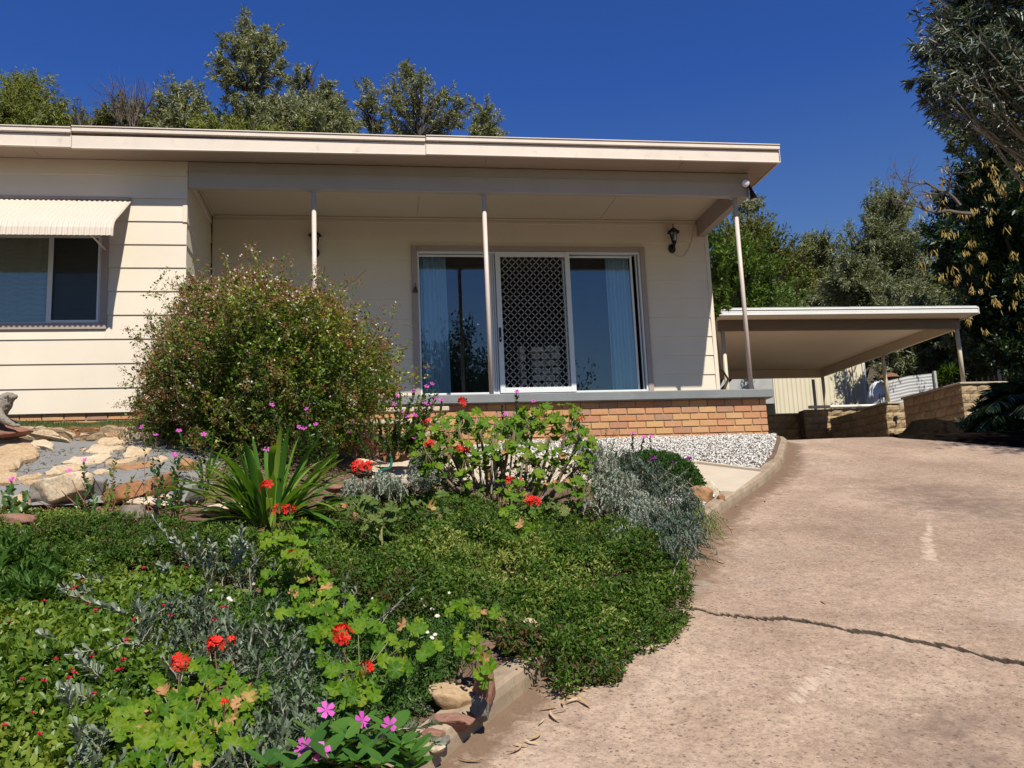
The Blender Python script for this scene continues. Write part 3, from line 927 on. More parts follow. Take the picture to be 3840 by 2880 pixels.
# ---- left window with casing, panes
win = MB().box(WX0, WX1, -.035, .0, WZ0, WZ0 + .075, .004).box(WX0, WX1, -.035, 0, WZ1 - .075, WZ1, .004) \
    .box(WX0, WX0 + .078, -.034, .0, WZ0 + .076, WZ1 - .076, .004).box(WX1 - .078, WX1, -.034, .0, WZ0 + .076, WZ1 - .076, .004).build('window', M['taupe'], house)
fx0, fx1, fz0, fz1 = WX0 + .08, WX1 - .08, WZ0 + .077, WZ1 - .077
f = MB()
f.box(fx0, fx1, -.022, .02, fz0, fz0 + .012, .002).box(fx0, fx1, -.022, .02, fz1 - .03, fz1, .002)
f.box(fx0, fx0 + .03, -.022, .02, fz0, fz1, .002).box(fx1 - .012, fx1, -.022, .02, fz0, fz1, .002)
f.box(-1.545, -1.515, -.02, .02, fz0, fz1, .002)
f.build('window_frame', M['white'], win)
s_ = MB().box(-1.513, -1.488, -.028, -.012, fz0 + .012, fz1, .002).box(fx1 - .038, fx1 - .014, -.028, -.012, fz0 + .012, fz1, .002).box(-1.49, fx1 - .036, -.028, -.012, fz0 + .012, fz0 + .036, .002)
s_.build('screen_frame', M['white'], win)
MB().box(fx0 + .03, -1.545, 0, .004, fz0 + .01, fz1 - .03).build('pane', M['glass2'], win)
MB().box(-1.515, fx1 - .012, .008, .012, fz0 + .01, fz1 - .03).build('pane', M['glass2'], win)
t = NT('fly_screen'); t.t.nodes.remove(t.b)
d = t.n('ShaderNodeBsdfDiffuse'); d.inputs[0].default_value = (.03, .032, .034, 1)
tr = t.n('ShaderNodeBsdfTransparent'); mx = t.n('ShaderNodeMixShader'); mx.inputs[0].default_value = .6
t.l(tr.outputs[0], mx.inputs[1]); t.l(d.outputs[0], mx.inputs[2]); t.l(mx.outputs[0], t.t.nodes['Material Output'].inputs[0])
MB().add([(-1.49, -.018, fz0 + .035), (fx1 - .037, -.018, fz0 + .035), (fx1 - .037, -.018, fz1), (-1.49, -.018, fz1)], [(0, 1, 2, 3)]).build('fly_screen', t.m, win)
# dark room behind the window
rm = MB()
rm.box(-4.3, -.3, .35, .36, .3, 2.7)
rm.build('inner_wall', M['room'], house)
# lace curtain
t = NT('lace').set(.95, .1)
v = t.n('ShaderNodeTexWave', wave_type='RINGS'); v.inputs['Scale'].default_value = 5; v.inputs['Distortion'].default_value = 9; v.inputs['Detail'].default_value = 3
t.l(t.geo.outputs['Position'], v.inputs['Vector'])
t.col(t.ramp(v.outputs[0], [(.3, (.80, .82, .74)), (.6, (.88, .90, .82))]))
M['lace'] = t.m
def cloth(name, x0, x1, Y, z0, z1, amp, waves, mat, label, flare=0.0, seed=0):
    nx = 90
    u = np.linspace(0, 1, nx); vv = np.linspace(0, 1, 14)
    U, Vv = np.meshgrid(u, vv)
    ph = U * waves * 6.28 + .7 * np.sin(U * 9 + seed)
    w = 1.0 + flare * (1 - Vv)
    X = x0 + (x1 - x0) * U * w
    Yq = Y + amp * np.sin(ph) * (.6 + .4 * (1 - Vv)) + .2 * amp * np.sin(ph * 2.3 + seed)
    Z = z0 + (z1 - z0) * Vv
    P = np.stack([X, Yq, Z], -1).reshape(-1, 3)
    i = np.arange(13)[:, None] * nx + np.arange(nx - 1)[None]
    F = np.stack([i, i + 1, i + nx + 1, i + nx], -1).reshape(-1, 4)
    return tagit(link(name, make_mesh(name, P, [F], mat, True)), label, 'curtain')
cloth('curtain', fx0, fx1, .06, fz0 - .05, fz1 + .05, .016, 13, M['lace'], 'patterned lace curtain hanging inside the left window')

# ---- sliding door
DZ0, DZ1 = .262, 2.40
dr = MB()
dr.box(2.82, 2.90, PD - .05, PD - .0, 0.0, 2.478, .004).box(6.27, 6.348, PD - .05, PD - .0, 0.0, 2.478, .004).box(2.903, 6.267, PD - .049, PD - .0, 2.402, 2.478, .004)
door = dr.build('sliding_door', M['taupe'], house)
f = MB()
f.box(2.902, 2.93, PD - .035, PD + .09, DZ0, 2.40, .003).box(6.24, 6.268, PD - .035, PD + .09, DZ0, 2.40, .003)
f.box(2.932, 6.238, PD - .035, PD + .09, 2.375, 2.40, .003).box(2.932, 6.238, PD - .035, PD + .09, DZ0, DZ0 + .03, .003)
f.box(2.932, 3.96, PD + .01, PD + .03, 2.33, 2.362, .003).box(5.17, 6.12, PD + .03, PD + .05, 2.33, 2.362, .003)
f.build('door_frame', M['white'], door)
f = MB().box(3.955, 3.985, PD - .0, PD + .04, DZ0 + .03, 2.375, .003).box(3.99, 4.015, PD + .01, PD + .05, DZ0 + .03, 2.375, .003).box(4.02, 4.045, PD - .01, PD + .03, DZ0 + .03, 2.375, .003)
f.build('meeting_stile', M['white'], door)
f = MB().box(6.125, 6.158, PD + .025, PD + .055, DZ0 + .03, 2.37, .003).box(6.205, 6.222, PD + .0, PD + .03, DZ0 + .03, 2.37, .003)
f.build('meeting_stile', M['white'], door)
MB().box(2.934, 3.955, PD + .018, PD + .024, DZ0 + .032, 2.34).build('pane', M['glass'], door)
MB().box(5.10, 6.125, PD + .036, PD + .042, DZ0 + .032, 2.34).build('pane', M['glass'], door)
MB().box(5.08, 5.12, PD + .04, PD + .075, DZ0 + .032, 2.36, .003).build('meeting_stile', M['white'], door)
# security screen door
SX0, SX1, SZ0, SZ1 = 4.048, 5.170, .272, 2.392
f = MB()
f.box(SX0, SX0 + .072, PD - .062, PD - .038, SZ0, SZ1, .003).box(SX1 - .072, SX1, PD - .062, PD - .038, SZ0, SZ1, .003)
f.box(SX0 + .0725, SX1 - .0725, PD - .061, PD - .039, SZ1 - .078, SZ1, .003).box(SX0 + .0725, SX1 - .0725, PD - .061, PD - .039, SZ0, SZ0 + .078, .003)
sec = f.build('security_door', M['white'], house)
gr = MB()
gx0, gx1, gz0, gz1 = SX0 + .07, SX1 - .07, SZ0 + .076, SZ1 - .076
nw = 9.5; pit = (gx1 - gx0) / nw; nh = 18
ph_ = (gz1 - gz0) / nh
for k in range(0, 20):
    xc = gx0 + k * pit / 2
    pts = []
    for i in range(nh * 8 + 1):
        z = gz0 + (gz1 - gz0) * i / (nh * 8)
        s0 = math.sin(2 * math.pi * i / 8 + (math.pi if k % 2 else 0))
        tri = (2 / math.pi) * math.asin(max(-1, min(1, s0)))
        x = xc + (pit / 4 - .001) * (0.92 * tri + .08 * s0)
        pts.append((min(max(x, gx0 - .004), gx1 + .004), PD - .05, z))
    gr.tube(pts, .0034, 4, cap=False)
gr.build('diamond_grille', M['white'], sec)
h = MB().box(SX0 + .012, SX0 + .045, PD - .082, PD - .0625, 1.02, 1.24, .012)
h.build('door_handle', M['black'], sec)
MB().box(SX0 + .022, SX0 + .034, PD - .088, PD - .083, 1.06, 1.085, .002).build('lock_cylinder', M['white'], sec)

# room behind the sliding door
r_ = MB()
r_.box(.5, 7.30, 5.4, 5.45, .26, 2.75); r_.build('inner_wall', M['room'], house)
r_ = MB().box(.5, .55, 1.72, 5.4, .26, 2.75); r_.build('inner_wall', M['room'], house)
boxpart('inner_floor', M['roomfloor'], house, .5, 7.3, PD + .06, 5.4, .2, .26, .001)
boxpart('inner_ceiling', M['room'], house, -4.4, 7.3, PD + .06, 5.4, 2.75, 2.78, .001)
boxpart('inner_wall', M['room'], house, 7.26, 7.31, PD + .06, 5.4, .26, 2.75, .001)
# ... and its curtains
cloth('curtain', 2.96, 3.33, PD + .14, DZ0 + .02, 2.36, .03, 6, M['curtain'], 'pale blue curtain gathered at the left of the sliding door', .06, 1)
cloth('curtain', 5.78, 6.13, PD + .15, DZ0 + .02, 2.36, .03, 6, M['curtain'], 'pale curtain behind the right hand pane of the sliding door', .05, 2)
# stone hearth seen through the grille
hp = [onY(1945, 1300, 2.7), onY(1970, 1300, 2.7), onY(1992, 1300, 2.7), onY(2098, 1300, 2.7)]
hearth = thing('stone_hearth', 'stacked pale stone hearth inside the room behind the grille', 'fireplace', (hp[2][0], 2.7, .26))
ztop = hp[0][2] + .02
def hblocks(x0, x1, y0, rows, cols, jit):
    hz = (ztop - .26) / rows
    for i in range(rows):
        off = (i % 2) * .5 * (x1 - x0) / cols * jit
        e = [x0] + [x0 + (x1 - x0) * (c + .0) / cols + off for c in range(1, cols)] + [x1]
        for a, b_ in zip(e[:-1], e[1:]):
            boxpart('stone', M['hearth'], hearth, a + .006, b_ - .006, y0 + rb.uniform(-.05, .05), y0 + .2, .26 + hz * i + rb.uniform(.002, .02), .26 + hz * (i + 1) - rb.uniform(.002, .02), .02)
hblocks(hp[0][0], hp[1][0], 2.7, 7, 1, 0)
hblocks(hp[2][0], hp[3][0], 2.7, 8, 3, 1)

# ---- wall lanterns
def lantern(P, label):
    L = thing('wall_lantern', label, 'wall lamp', P, 'black carriage lamps on the porch wall')
    x, y, z = P
    c = (x + .0, y - .12, z)
    MB().lathe([(.004, .40), (.010, .385), (.005, .372), (.012, .355), (.006, .345), (.024, .335), (.050, .31), (.062, .298), (.098, .272), (.104, .262), (.070, .258)], c, 6, .26).build('lamp_cap', M['black'], L)
    MB().lathe([(.036, .125), (.058, .256)], c, 6, .26).build('lamp_glass', M['lampglass'], L)
    MB().lathe([(.006, .125), (.012, .14), (.012, .19), (.003, .2)], c, 8).build('lamp_bulb', M['white'], L)
    fr = MB()
    for k in range(6):
        a = .26 + k * math.pi / 3
        fr.tube([(c[0] + .037 * math.cos(a), c[1] + .037 * math.sin(a), z + .12), (c[0] + .06 * math.cos(a), c[1] + .06 * math.sin(a), z + .262)], .005, 5)
    fr.lathe([(.043, .115), (.043, .128)], c, 6, .26).lathe([(.004, .05), (.014, .06), (.030, .085), (.040, .115)], c, 6, .26)
    fr.build('lamp_frame', M['black'], L)
    br = MB().tube([(x, y - .015, z + .06), (x, y - .05, z + .02), (x, y - .09, z + .03), (x, y - .12, z + .065)], .013, 7)
    n = 12
    th = np.arange(n) / n * 2 * np.pi
    V = [(x + r * math.cos(a), y + yy, z + .045 + 1.25 * r * math.sin(a)) for r, yy in ((.058, -.001), (.058, -.012), (.03, -.034), (.008, -.042)) for a in th]
    F = [(a * n + j, a * n + (j + 1) % n, (a + 1) * n + (j + 1) % n, (a + 1) * n + j) for a in range(3) for j in range(n)]
    br.add(V, F + [[3 * n + j for j in range(n)]])
    br.build('lamp_bracket', M['black'], L)
lantern((6.795, PD - .022, 2.42), 'black lantern on the porch wall between sliding door and house corner')
lantern((1.455, PD - .022, 2.32), 'black lantern partly behind the porch post above the flowering bush')
# cable below the right lantern
cab = spline([(6.80, PD - .024, 2.40), (6.95, PD - .024, 2.34), (7.10, PD - .024, 2.55), (7.17, PD - .024, 2.80), (7.22, PD - .026, 2.88)], 20)
tagit(MB().tube(cab, .0035, 5).build('lamp_cable', M['taupe']), 'thin cable looping from the lantern up to the porch beam', 'cable')

# ---- floodlight on the beam end
fl = thing('floodlight', 'twin spotlight fitting on the end of the porch beam', 'floodlight', (7.30, -.02, 2.80))
MB().lathe([(.045, -.02), (.045, .03)], (7.30, -.05, 2.80), 12).build('mount_box', M['black'], fl)
def spot(P, D, label):
    P = np.array(P, float); D = np.array(D, float); D /= np.linalg.norm(D)
    b = MB().tube([P, P + D * .05, P + D * .06, P + D * .13, P + D * .17], [.02, .024, .03, .042, .056], 14)
    o = b.build('spot_housing', M['black'], fl, True)
    MB().tube([P + D * .1705, P + D * .178, P + D * .181], [.053, .045, .005], 14).build('spot_lens', M['white'], o, True)
    MB().tube([P, np.array([7.30, -.05, 2.80])], .012, 6).build('spot_arm', M['black'], o)
spot((7.24, -.10, 2.80), (-.35, -1, -.35), 0)
spot((7.335, -.07, 2.76), (.20, -.05, -1.0), 1)

# ---- brass bell beside the door
bl = MB().lathe([(.042, 0), (.036, .008), (.026, .03), (.02, .06), (.012, .075), (.004, .085)], (2.865, PD - .085, 1.77), 12)
bl.tube([(2.865, PD - .04, 1.90), (2.865, PD - .085, 1.895), (2.865, PD - .085, 1.85)], .006, 6)
tagit(bl.build('door_bell', M['brass'], None, True), 'small brass bell hanging at the left of the sliding door', 'bell')

# ---- awning over the left window
AX0, AX1 = -4.0, -0.645
aw = thing('window_awning', 'cream ribbed metal awning over the left window', 'awning', (AX0, 0, 2.47))
nx = int((AX1 - AX0) / .0065)
xs = np.linspace(AX0, AX1, nx)
pitch = .058
rib = np.abs(((xs - AX0) / pitch) % 1 - .5) * 2
ribz = .010 * np.clip((rib - .35) / .3, 0, 1)
prof = [(-.006, 2.472), (-.35, 2.215), (-.62, 2.02), (-.685, 1.955), (-.718, 1.88), (-.728, 1.782)]
nrm = [(-.6, .8), (-.6, .8), (-.65, .76), (-.85, .53), (-.97, .2), (-1, 0.02)]
P = np.zeros((len(prof), nx, 3))
for j, ((y, z), (ny_, nz_)) in enumerate(zip(prof, nrm)):
    P[j, :, 0] = xs
    P[j, :, 1] = y + ny_ * ribz
    P[j, :, 2] = z + nz_ * ribz
P[-1, :, 2] += .006 * (rib < .5)
i = np.arange(len(prof) - 1)[:, None] * nx + np.arange(nx - 1)[None]
F = np.stack([i, i + 1, i + nx + 1, i + nx], -1).reshape(-1, 4)
P0 = P.reshape(-1, 3) - woff(aw)
link('awning_sheet', make_mesh('awning_sheet', P0, [F], M['awning']), aw)
ed = MB()
for x in (AX1 + .004,):
    ed.tube([(x, y, z - .004) for y, z in prof], .012, 6)
ed.build('awning_edge', M['awning'], aw)
MB().box(AX0, AX1 + .01, -.03, -.022, 2.475, 2.51, .002).build('awning_flashing', M['taupe'], aw)
MB().tube([(-.93, -.68, 1.86), (-.905, -.04, 1.84)], .011, 6).build('awning_stay', M['awning'], aw)
MB().tube([(-3.0, -.68, 1.86), (-3.03, -.04, 1.84)], .011, 6).build('awning_stay', M['awning'], aw)

# ---- steps beside the porch
st = thing('front_steps', 'short flight of brick steps with pale concrete treads beside the porch', 'steps', (2.3, -.6, -.8))
for i in range(3):
    z = -.19 - .185 * i
    y1 = -.085 - .30 * i
    boxpart('tread', M['conc'], st, 1.5, 3.12 - .10 * i, y1 - .33, y1, z - .055, z, .008)
    x = 1.52
    while x < 3.08 - .1 * i:
        xe = min(x + .23, 3.10 - .1 * i)
        for jz in range(2):
            place('brick', bricks[rb.randrange(6)], ((x + xe) / 2, y1 - .305, z - .055 - .035 - .075 * jz), (1, 0, 0, 0), 1, st).scale = ((xe - x) / .232, 1, .92)
        x += .24
    MB().box(1.5, 3.08 - .1 * i, y1 - .29, y1, -1.0, z - .056).build('step_core', M['mortar'], st)
# ------------------------------------------------------------------ carport
cp_ = thing('carport', 'open carport with white gutter and flat cream ceiling right of the house', 'carport', (12.2, 9.5, 0))
CX0, CX1, CY0, CY1 = 9.52, 14.99, 6.50, 12.5
CZ = 2.27
g_ = MB()
for j, (y, z0, z1) in enumerate(((5.905, 2.46, 2.512), (5.915, 2.515, 2.56), (5.90, 2.562, 2.60))):
    g_.box(9.18, 15.12, y, y + .11, z0, z1, .006)
g_.V = [v + np.array([0, 0, 1.0]) * ((v[:, :1] - 9.18) / 5.94 * .03) for v in g_.V]
g_.build('gutter', M['cfascia'], cp_)
for i in range(6):
    x0 = 9.18 + i * .99
    boxpart('roof_sheet', M['galv'], cp_, x0 + .003, x0 + .987, 5.93, 13.3, 2.60 + .005 * i, 2.63 + .005 * i, .004)
MB().box(9.2, 15.1, 6.02, 13.3, 2.50, 2.515).build('carport_ceiling', M['csoffit'], cp_)
boxpart('front_beam', M['cbeam'], cp_, CX0 - .05, CX1 + .06, CY0 - .05, CY0 + .05, CZ, CZ + .23)
boxpart('rear_beam', M['cpost'], cp_, CX0 - .05, CX1 + .02, CY1 - .05, CY1 + .05, CZ - .02, CZ + .22)
boxpart('side_beam', M['cpost'], cp_, CX1 - .04, CX1 + .05, CY0 + .055, CY1 - .055, CZ - .002, CZ + .228)
boxpart('side_beam', M['cpost'], cp_, CX0 - .04, CX0 + .05, CY0 + .055, CY1 - .055, CZ - .002, CZ + .228)
boxpart('barge_board', M['cfascia'], cp_, 15.12, 15.14, 5.90, 13.3, 2.47, 2.62)
def cpost(x, y, z0):
    MB().tube([(x, y, z0), (x, y, CZ)], .045, 12).build('carport_post', M['cpost'], cp_, True)
cpost(CX0 + .03, CY0, -.6); cpost(CX0 + .03, CY1, -.6)
cpost(CX1, CY0, 1.08); cpost(CX1, 9.42, 1.04); cpost(CX1, CY1, .75); cpost(14.93, 12.95, .9)

# ---- split-face block walls
blk = []
for i in range(5):
    r = np.random.default_rng(40 + i)
    b = MB()
    n, m = 5, 4
    u = np.linspace(-.5, .5, n); w = np.linspace(-.5, .5, m)
    U, Wv = np.meshgrid(u, w)
    edge = (np.abs(U) > .49) | (np.abs(Wv) > .49)
    D = np.where(edge, .012, -r.uniform(.0, .035, U.shape))
    V = np.stack([U, D, Wv], -1).reshape(-1, 3)
    ii = np.arange(m - 1)[:, None] * n + np.arange(n - 1)[None]
    F = np.stack([ii, ii + 1, ii + n + 1, ii + n], -1).reshape(-1, 4)
    b.addn(V, F)
    b.add([(-.5, .012, -.5), (.5, .012, -.5), (.5, .012, .5), (-.5, .012, .5), (-.5, .12, -.5), (.5, .12, -.5), (.5, .12, .5), (-.5, .12, .5)],
          [(0, 4, 5, 1), (3, 2, 6, 7), (0, 3, 7, 4), (1, 5, 6, 2), (4, 7, 6, 5)])
    blk.append(b.mesh('block', M['block']))
qs = Matrix.Rotation(-math.pi / 2, 3, 'Z').to_quaternion()      # faces -X
def wall_run(parent, a, b, z0, z1, L=.39, H=.2, ph=0):
    """blocks from a to b (xy); the face looks left of the direction a->b rotated (-Y when a->b is +X)"""
    a = np.array(a, float); b = np.array(b, float)
    d = b - a; ln = np.hypot(*d); d /= ln
    ang = math.atan2(d[1], d[0])
    q = Matrix.Rotation(ang, 3, 'Z').to_quaternion()
    z = z1; row = 0
    while z > z0 + .02:
        h = min(H, z - z0)
        s0 = -(L / 2 if (row + ph) % 2 else 0)
        while s0 < ln - .02:
            e0, e1 = max(0, s0), min(ln, s0 + L)
            if e1 - e0 > .05:
                p = a + d * (e0 + e1) / 2
                o = place('block', blk[rb.randrange(5)], (p[0], p[1], z - h / 2), q, 1, parent)
                o.scale = (e1 - e0 - .008, 1, h - .008)
            s0 += L
        z -= H; row += 1
def core(parent, x0, x1, y0, y1, z0, z1):
    MB().box(x0, x1, y0, y1, z0, z1).build('wall_core', M['soil'], parent)
def cap(parent, x0, x1, y0, y1, z, mat='cap'):
    MB().box(x0, x1, y0, y1, z + .002, z + .05, .012).build('wall_cap', M[mat], parent)
w1 = thing('block_wall', 'tan split face block wall carrying the right front carport post', 'retaining wall', (15.3, 7, -.6), 'block retaining walls around the carport')
wall_run(w1, (14.86, 6.42), (16.2, 6.42), -.7, 1.02)
wall_run(w1, (14.86, 8.6), (14.86, 6.42), -.7, 1.02)
core(w1, 14.99, 16.2, 6.55, 8.6, -.7, 1.0)
cap(w1, 14.82, 16.2, 6.38, 8.62, 1.02)
w2 = thing('block_wall', 'block wall with sunlit end pier under the middle carport post', 'retaining wall', (15, 9.3, -.6), 'block retaining walls around the carport')
wall_run(w2, (14.80, 9.25), (15.42, 9.25), -.7, 1.0)
wall_run(w2, (14.80, 12.0), (14.80, 9.25), -.7, 1.0)
core(w2, 14.93, 15.40, 9.38, 12.0, -.7, .98)
cap(w2, 14.76, 15.20, 9.22, 10.4, 1.0)
w3 = thing('block_wall', 'low shaded block wall across the back of the carport', 'retaining wall', (12.5, 12.8, -.6), 'block retaining walls around the carport')
wall_run(w3, (9.6, 12.75), (14.9, 12.75), -.7, 1.22)
core(w3, 9.6, 14.9, 12.88, 13.3, -.7, 1.2)
cap(w3, 9.6, 14.9, 12.70, 13.0, 1.22)
w4 = thing('block_wall', 'sunlit block wall with white pipe on top behind the carport', 'retaining wall', (15.5, 11.9, -.6), 'block retaining walls around the carport')
wall_run(w4, (14.2, 12.2), (16.6, 12.2), -.7, 1.30)
core(w4, 14.2, 16.6, 12.33, 12.6, -.7, 1.29)
w5 = thing('block_wall', 'short stepped block pier right of the white pipe', 'retaining wall', (16.2, 9.6, -.6), 'block retaining walls around the carport')
wall_run(w5, (16.05, 10.3), (16.05, 9.3), -.7, 1.08)
wall_run(w5, (16.05, 9.3), (16.32, 9.3), -.7, 1.08)
wall_run(w5, (16.32, 9.3), (16.32, 8.0), -.7, 1.0)
core(w5, 16.18, 16.9, 9.43, 10.3, -.7, 1.06)
core(w5, 16.45, 16.9, 8.0, 9.42, -.7, .98)
pp = spline([(14.3, 12.15, 1.355), (15.4, 12.15, 1.355), (16.55, 12.15, 1.35), (16.63, 12.10, 1.27), (16.64, 12.05, .4)], 40)
tagit(MB().tube(pp, .045, 10).build('drain_pipe', M['pvc'], None, True), 'white plastic pipe lying along the top of the block wall', 'pipe')
tagit(MB().box(14.98, 15.06, 9.19, 9.235, .62, .70, .008).lathe([(.014, -.14), (.014, 0)], (15.02, 9.2, .64), 8).build('garden_tap', M['black']), 'small black tap on the sunlit end pier', 'tap')

# ---- shed behind
shed = thing('shed', 'cream corrugated iron shed behind the carport', 'shed', (16, 18, 0))
def corrug(name, a, b, z0, z1, mat, parent, pitch=.15, amp=.014):
    a = np.array(a, float); b = np.array(b, float)
    d = b - a; ln = np.hypot(*d); d /= ln
    nrm_ = np.array([d[1], -d[0]])
    n = int(ln / pitch * 8)
    s0 = np.linspace(0, ln, n)
    rib = np.clip((np.abs((s0 / pitch) % 1 - .5) * 2 - .45) / .2, 0, 1)
    P = a[None] + d[None] * s0[:, None] + nrm_[None] * (rib * amp)[:, None]
    V = np.concatenate([np.c_[P, np.full(n, z0)], np.c_[P, np.full(n, z1)]])
    i = np.arange(n - 1)
    F = np.stack([i, i + 1, i + 1 + n, i + n], -1)
    off = woff(parent) if parent else 0
    return link(name, make_mesh(name, V - off, [F], mat), parent)
corrug('wall_sheet', (15.70, 17.0), (16.95, 16.8), .0, 4.4, M['shed'], shed)
corrug('wall_sheet', (16.955, 16.8), (18.35, 16.66), .0, 4.4, M['shed'], shed)
MB().box(18.36, 18.72, 16.60, 16.66, 0, 4.4, .004).build('corner_flashing', M['shed'], shed)
MB().box(18.70, 18.80, 16.56, 16.62, 0, 4.4, .004).build('down_pipe', M['cfascia'], shed)
corrug('wall_sheet', (11.0, 19.2), (15.6, 18.9), .0, 4.4, M['galv'], shed)
MB().box(15.64, 15.70, 17.0, 19.0, 0, 4.4).build('shed_wall', M['shed'], shed)
MB().box(10.8, 18.8, 16.7, 22.0, 4.4, 4.5).build('shed_roof', M['galv'], shed)
MB().box(18.70, 18.75, 16.7, 22.0, 0, 4.4).build('shed_wall', M['shed'], shed)
MB().box(10.9, 15.62, 17.0, 17.06, 2.15, 4.4).build('shed_wall', M['galv'], shed)

# ---- grey corrugated panel, fence, tarp heap
gp = thing('iron_panel', 'grey corrugated iron panel leaning behind the block wall', 'iron sheet', (16.6, 10.9, .9))
n = 60
u = np.linspace(0, 1, 3)
zz = np.linspace(1.15, 2.0, n)
V = []
for x, dz in ((16.02, -.13), (16.6, -.02), (17.26, .03)):
    V.append(np.c_[np.full(n, x), 10.95 + .0035 * np.sin(zz / .085 * 6.28) - (x - 16) * .1, zz + dz])
V = np.concatenate(V)
i = np.arange(2)[:, None] * n + np.arange(n - 1)[None]
F = np.stack([i, i + n, i + n + 1, i + 1], -1).reshape(-1, 4)
link('sheet', make_mesh('sheet', V - woff(gp), [F], M['galv']), gp)
MB().box(17.27, 17.34, 10.74, 10.82, .9, 2.08, .004).build('panel_post', M['galv'], gp)
MB().box(15.93, 16.0, 10.9, 10.97, .9, 1.9, .004).build('panel_post', M['galv'], gp)
fe = thing('picket_fence', 'low steel picket fence behind the palm and block wall', 'fence', (18.8, 11.5, 1.2))
fa, fb = np.array([17.6, 11.75, 1.30]), np.array([20.2, 11.25, 1.62])
for k in range(17):
    p = fa + (fb - fa) * k / 16
    MB().box(p[0] - .012, p[0] + .012, p[1] - .012, p[1] + .012, p[2] - .12, p[2] + .50, .002).build('picket', M['cpost'], fe)
for dz in (.0, .36):
    MB().tube([fa + [0, 0, dz], fb + [0, 0, dz]], .016, 5).build('fence_rail', M['rust'], fe)
wp = MB().tube([(19.7, 11.35, 1.2), (19.7, 11.35, 2.25)], .045, 10).lathe([(.05, 0), (.05, .04), (.01, .06)], (19.7, 11.35, 2.25), 10)
tagit(wp.build('vent_pipe', M['pvc']), 'white capped pipe standing among the fence pickets', 'pipe')
def lumpy(name, c, r, seed, mat, parent=None, sub=3, k=.25, fr=2.2, flat=None):
    me = bpy.data.meshes.new(name)
    import bmesh
    bm = bmesh.new()
    bmesh.ops.create_icosphere(bm, subdivisions=sub, radius=1)
    P = np.array([v.co[:] for v in bm.verts])
    nz = 1 + k * vnoise(P * fr, seed, 3)
    P = P * nz[:, None] * np.array(r)
    if flat is not None: P[:, 2] = np.maximum(P[:, 2], flat)
    P = P + np.array(c) - (woff(parent) if parent is not None else 0)
    for v, q in zip(bm.verts, P): v.co = q
    for f in bm.faces: f.smooth = True
    bm.to_mesh(me); bm.free()
    me.materials.append(mat)
    return link(name, me, parent)
tagit(lumpy('tarp_heap', (17.0, 12.95, 1.62), (.36, .3, .58), 3, M['tarp'], None, 4, .16, 5), 'white plastic sheeting heaped between shed and carport post', 'tarp')
tagit(MB().lathe([(.30, 0), (.24, .08), (.12, .14), (.03, .16)], (17.05, 12.5, 2.20), 14).lathe([(.03, -1.2), (.03, 0)], (17.05, 12.5, 2.20), 8).build('garden_parasol', M['rust']), 'small brown parasol on a pole by the white sheeting', 'parasol')
tr_ = MB()
for k in range(6): tr_.tube([(16.75 + .09 * k, 12.6, 1.1), (16.75 + .09 * k, 12.6, 1.75)], .012, 5)
tr_.tube([(16.7, 12.6, 1.7), (17.3, 12.6, 1.7)], .012, 5)
tagit(tr_.build('wire_cage', M['black']), 'black wire cage in front of the white sheeting', 'cage')

# ---- mulch bed and heap on the right
def mulch_z(X, Y):
    e = np.interp(X, [7.9, 8.9, 9.3, 9.8, 10.3, 11.6, 13.5, 20], [.60, .42, .10, -.5, -1.2, -3.2, -6.5, -12])
    d = Y - e
    return ZD(np.minimum(Y, .3)) - .05 + .10 * sstep(0, .18, d) + .04 * sstep(.3, 5, d) * sstep(9.5, 13, X) + .02 * vnoise(np.stack([X, Y], -1) * 4, 3)
grid(np.linspace(9.3, 20, 120), np.linspace(-8, 6.4, 140), mulch_z, 'mulch_bed', M['mulch'])
hp_ = at(3500, 1640, 17.0)
tagit(lumpy('mulch_heap', (hp_[0] + .1, hp_[1], -.62), (.95, .8, .62), 8, M['mulch'], None, 4, .2, 2.2), 'dark heap of mulch in front of the block wall', 'mulch pile')
# ------------------------------------------------------------------ trees
def crown_leaves(rng, centers, radii, nper, L, Wd, tpl, droop=0.0, shell=.55, upn=.6, gap=0.0):
    P, D, N, T = [], [], [], []
    for c, r, n in zip(centers, radii, nper):
        d = rdir(rng, n)
        q = (shell + (1 - shell) * rng.random(n)) ** .7
        p = c + d * (np.asarray(r) * q[:, None])
        P.append(p); D.append(d * .8 + rng.normal(size=(n, 3)) * .55 + [0, 0, -droop])
        N.append(rng.normal(size=(n, 3)) * .6 + [0, 0, upn])
        T.append(np.clip(rng.normal(.5, .22, n) + rng.normal(0, .12), 0, 1))
    P = np.concatenate(P); n = len(P)
    return inst(tpl, P, np.concatenate(D), np.concatenate(N), rng.uniform(.65, 1.2, n) * L, rng.uniform(.7, 1.2, n) * Wd, np.concatenate(T))
def branch_path(rng, a, b, n=6, sag=.08, wob=.05):
    a = np.asarray(a, float); b = np.asarray(b, float)
    t = np.linspace(0, 1, n)[:, None]
    p = a + (b - a) * t
    ln = np.linalg.norm(b - a)
    p[:, 2] -= sag * ln * (4 * t[:, 0] * (1 - t[:, 0])) * .5
    p[1:-1] += rng.normal(0, wob * ln * .5, (n - 2, 3))
    return p
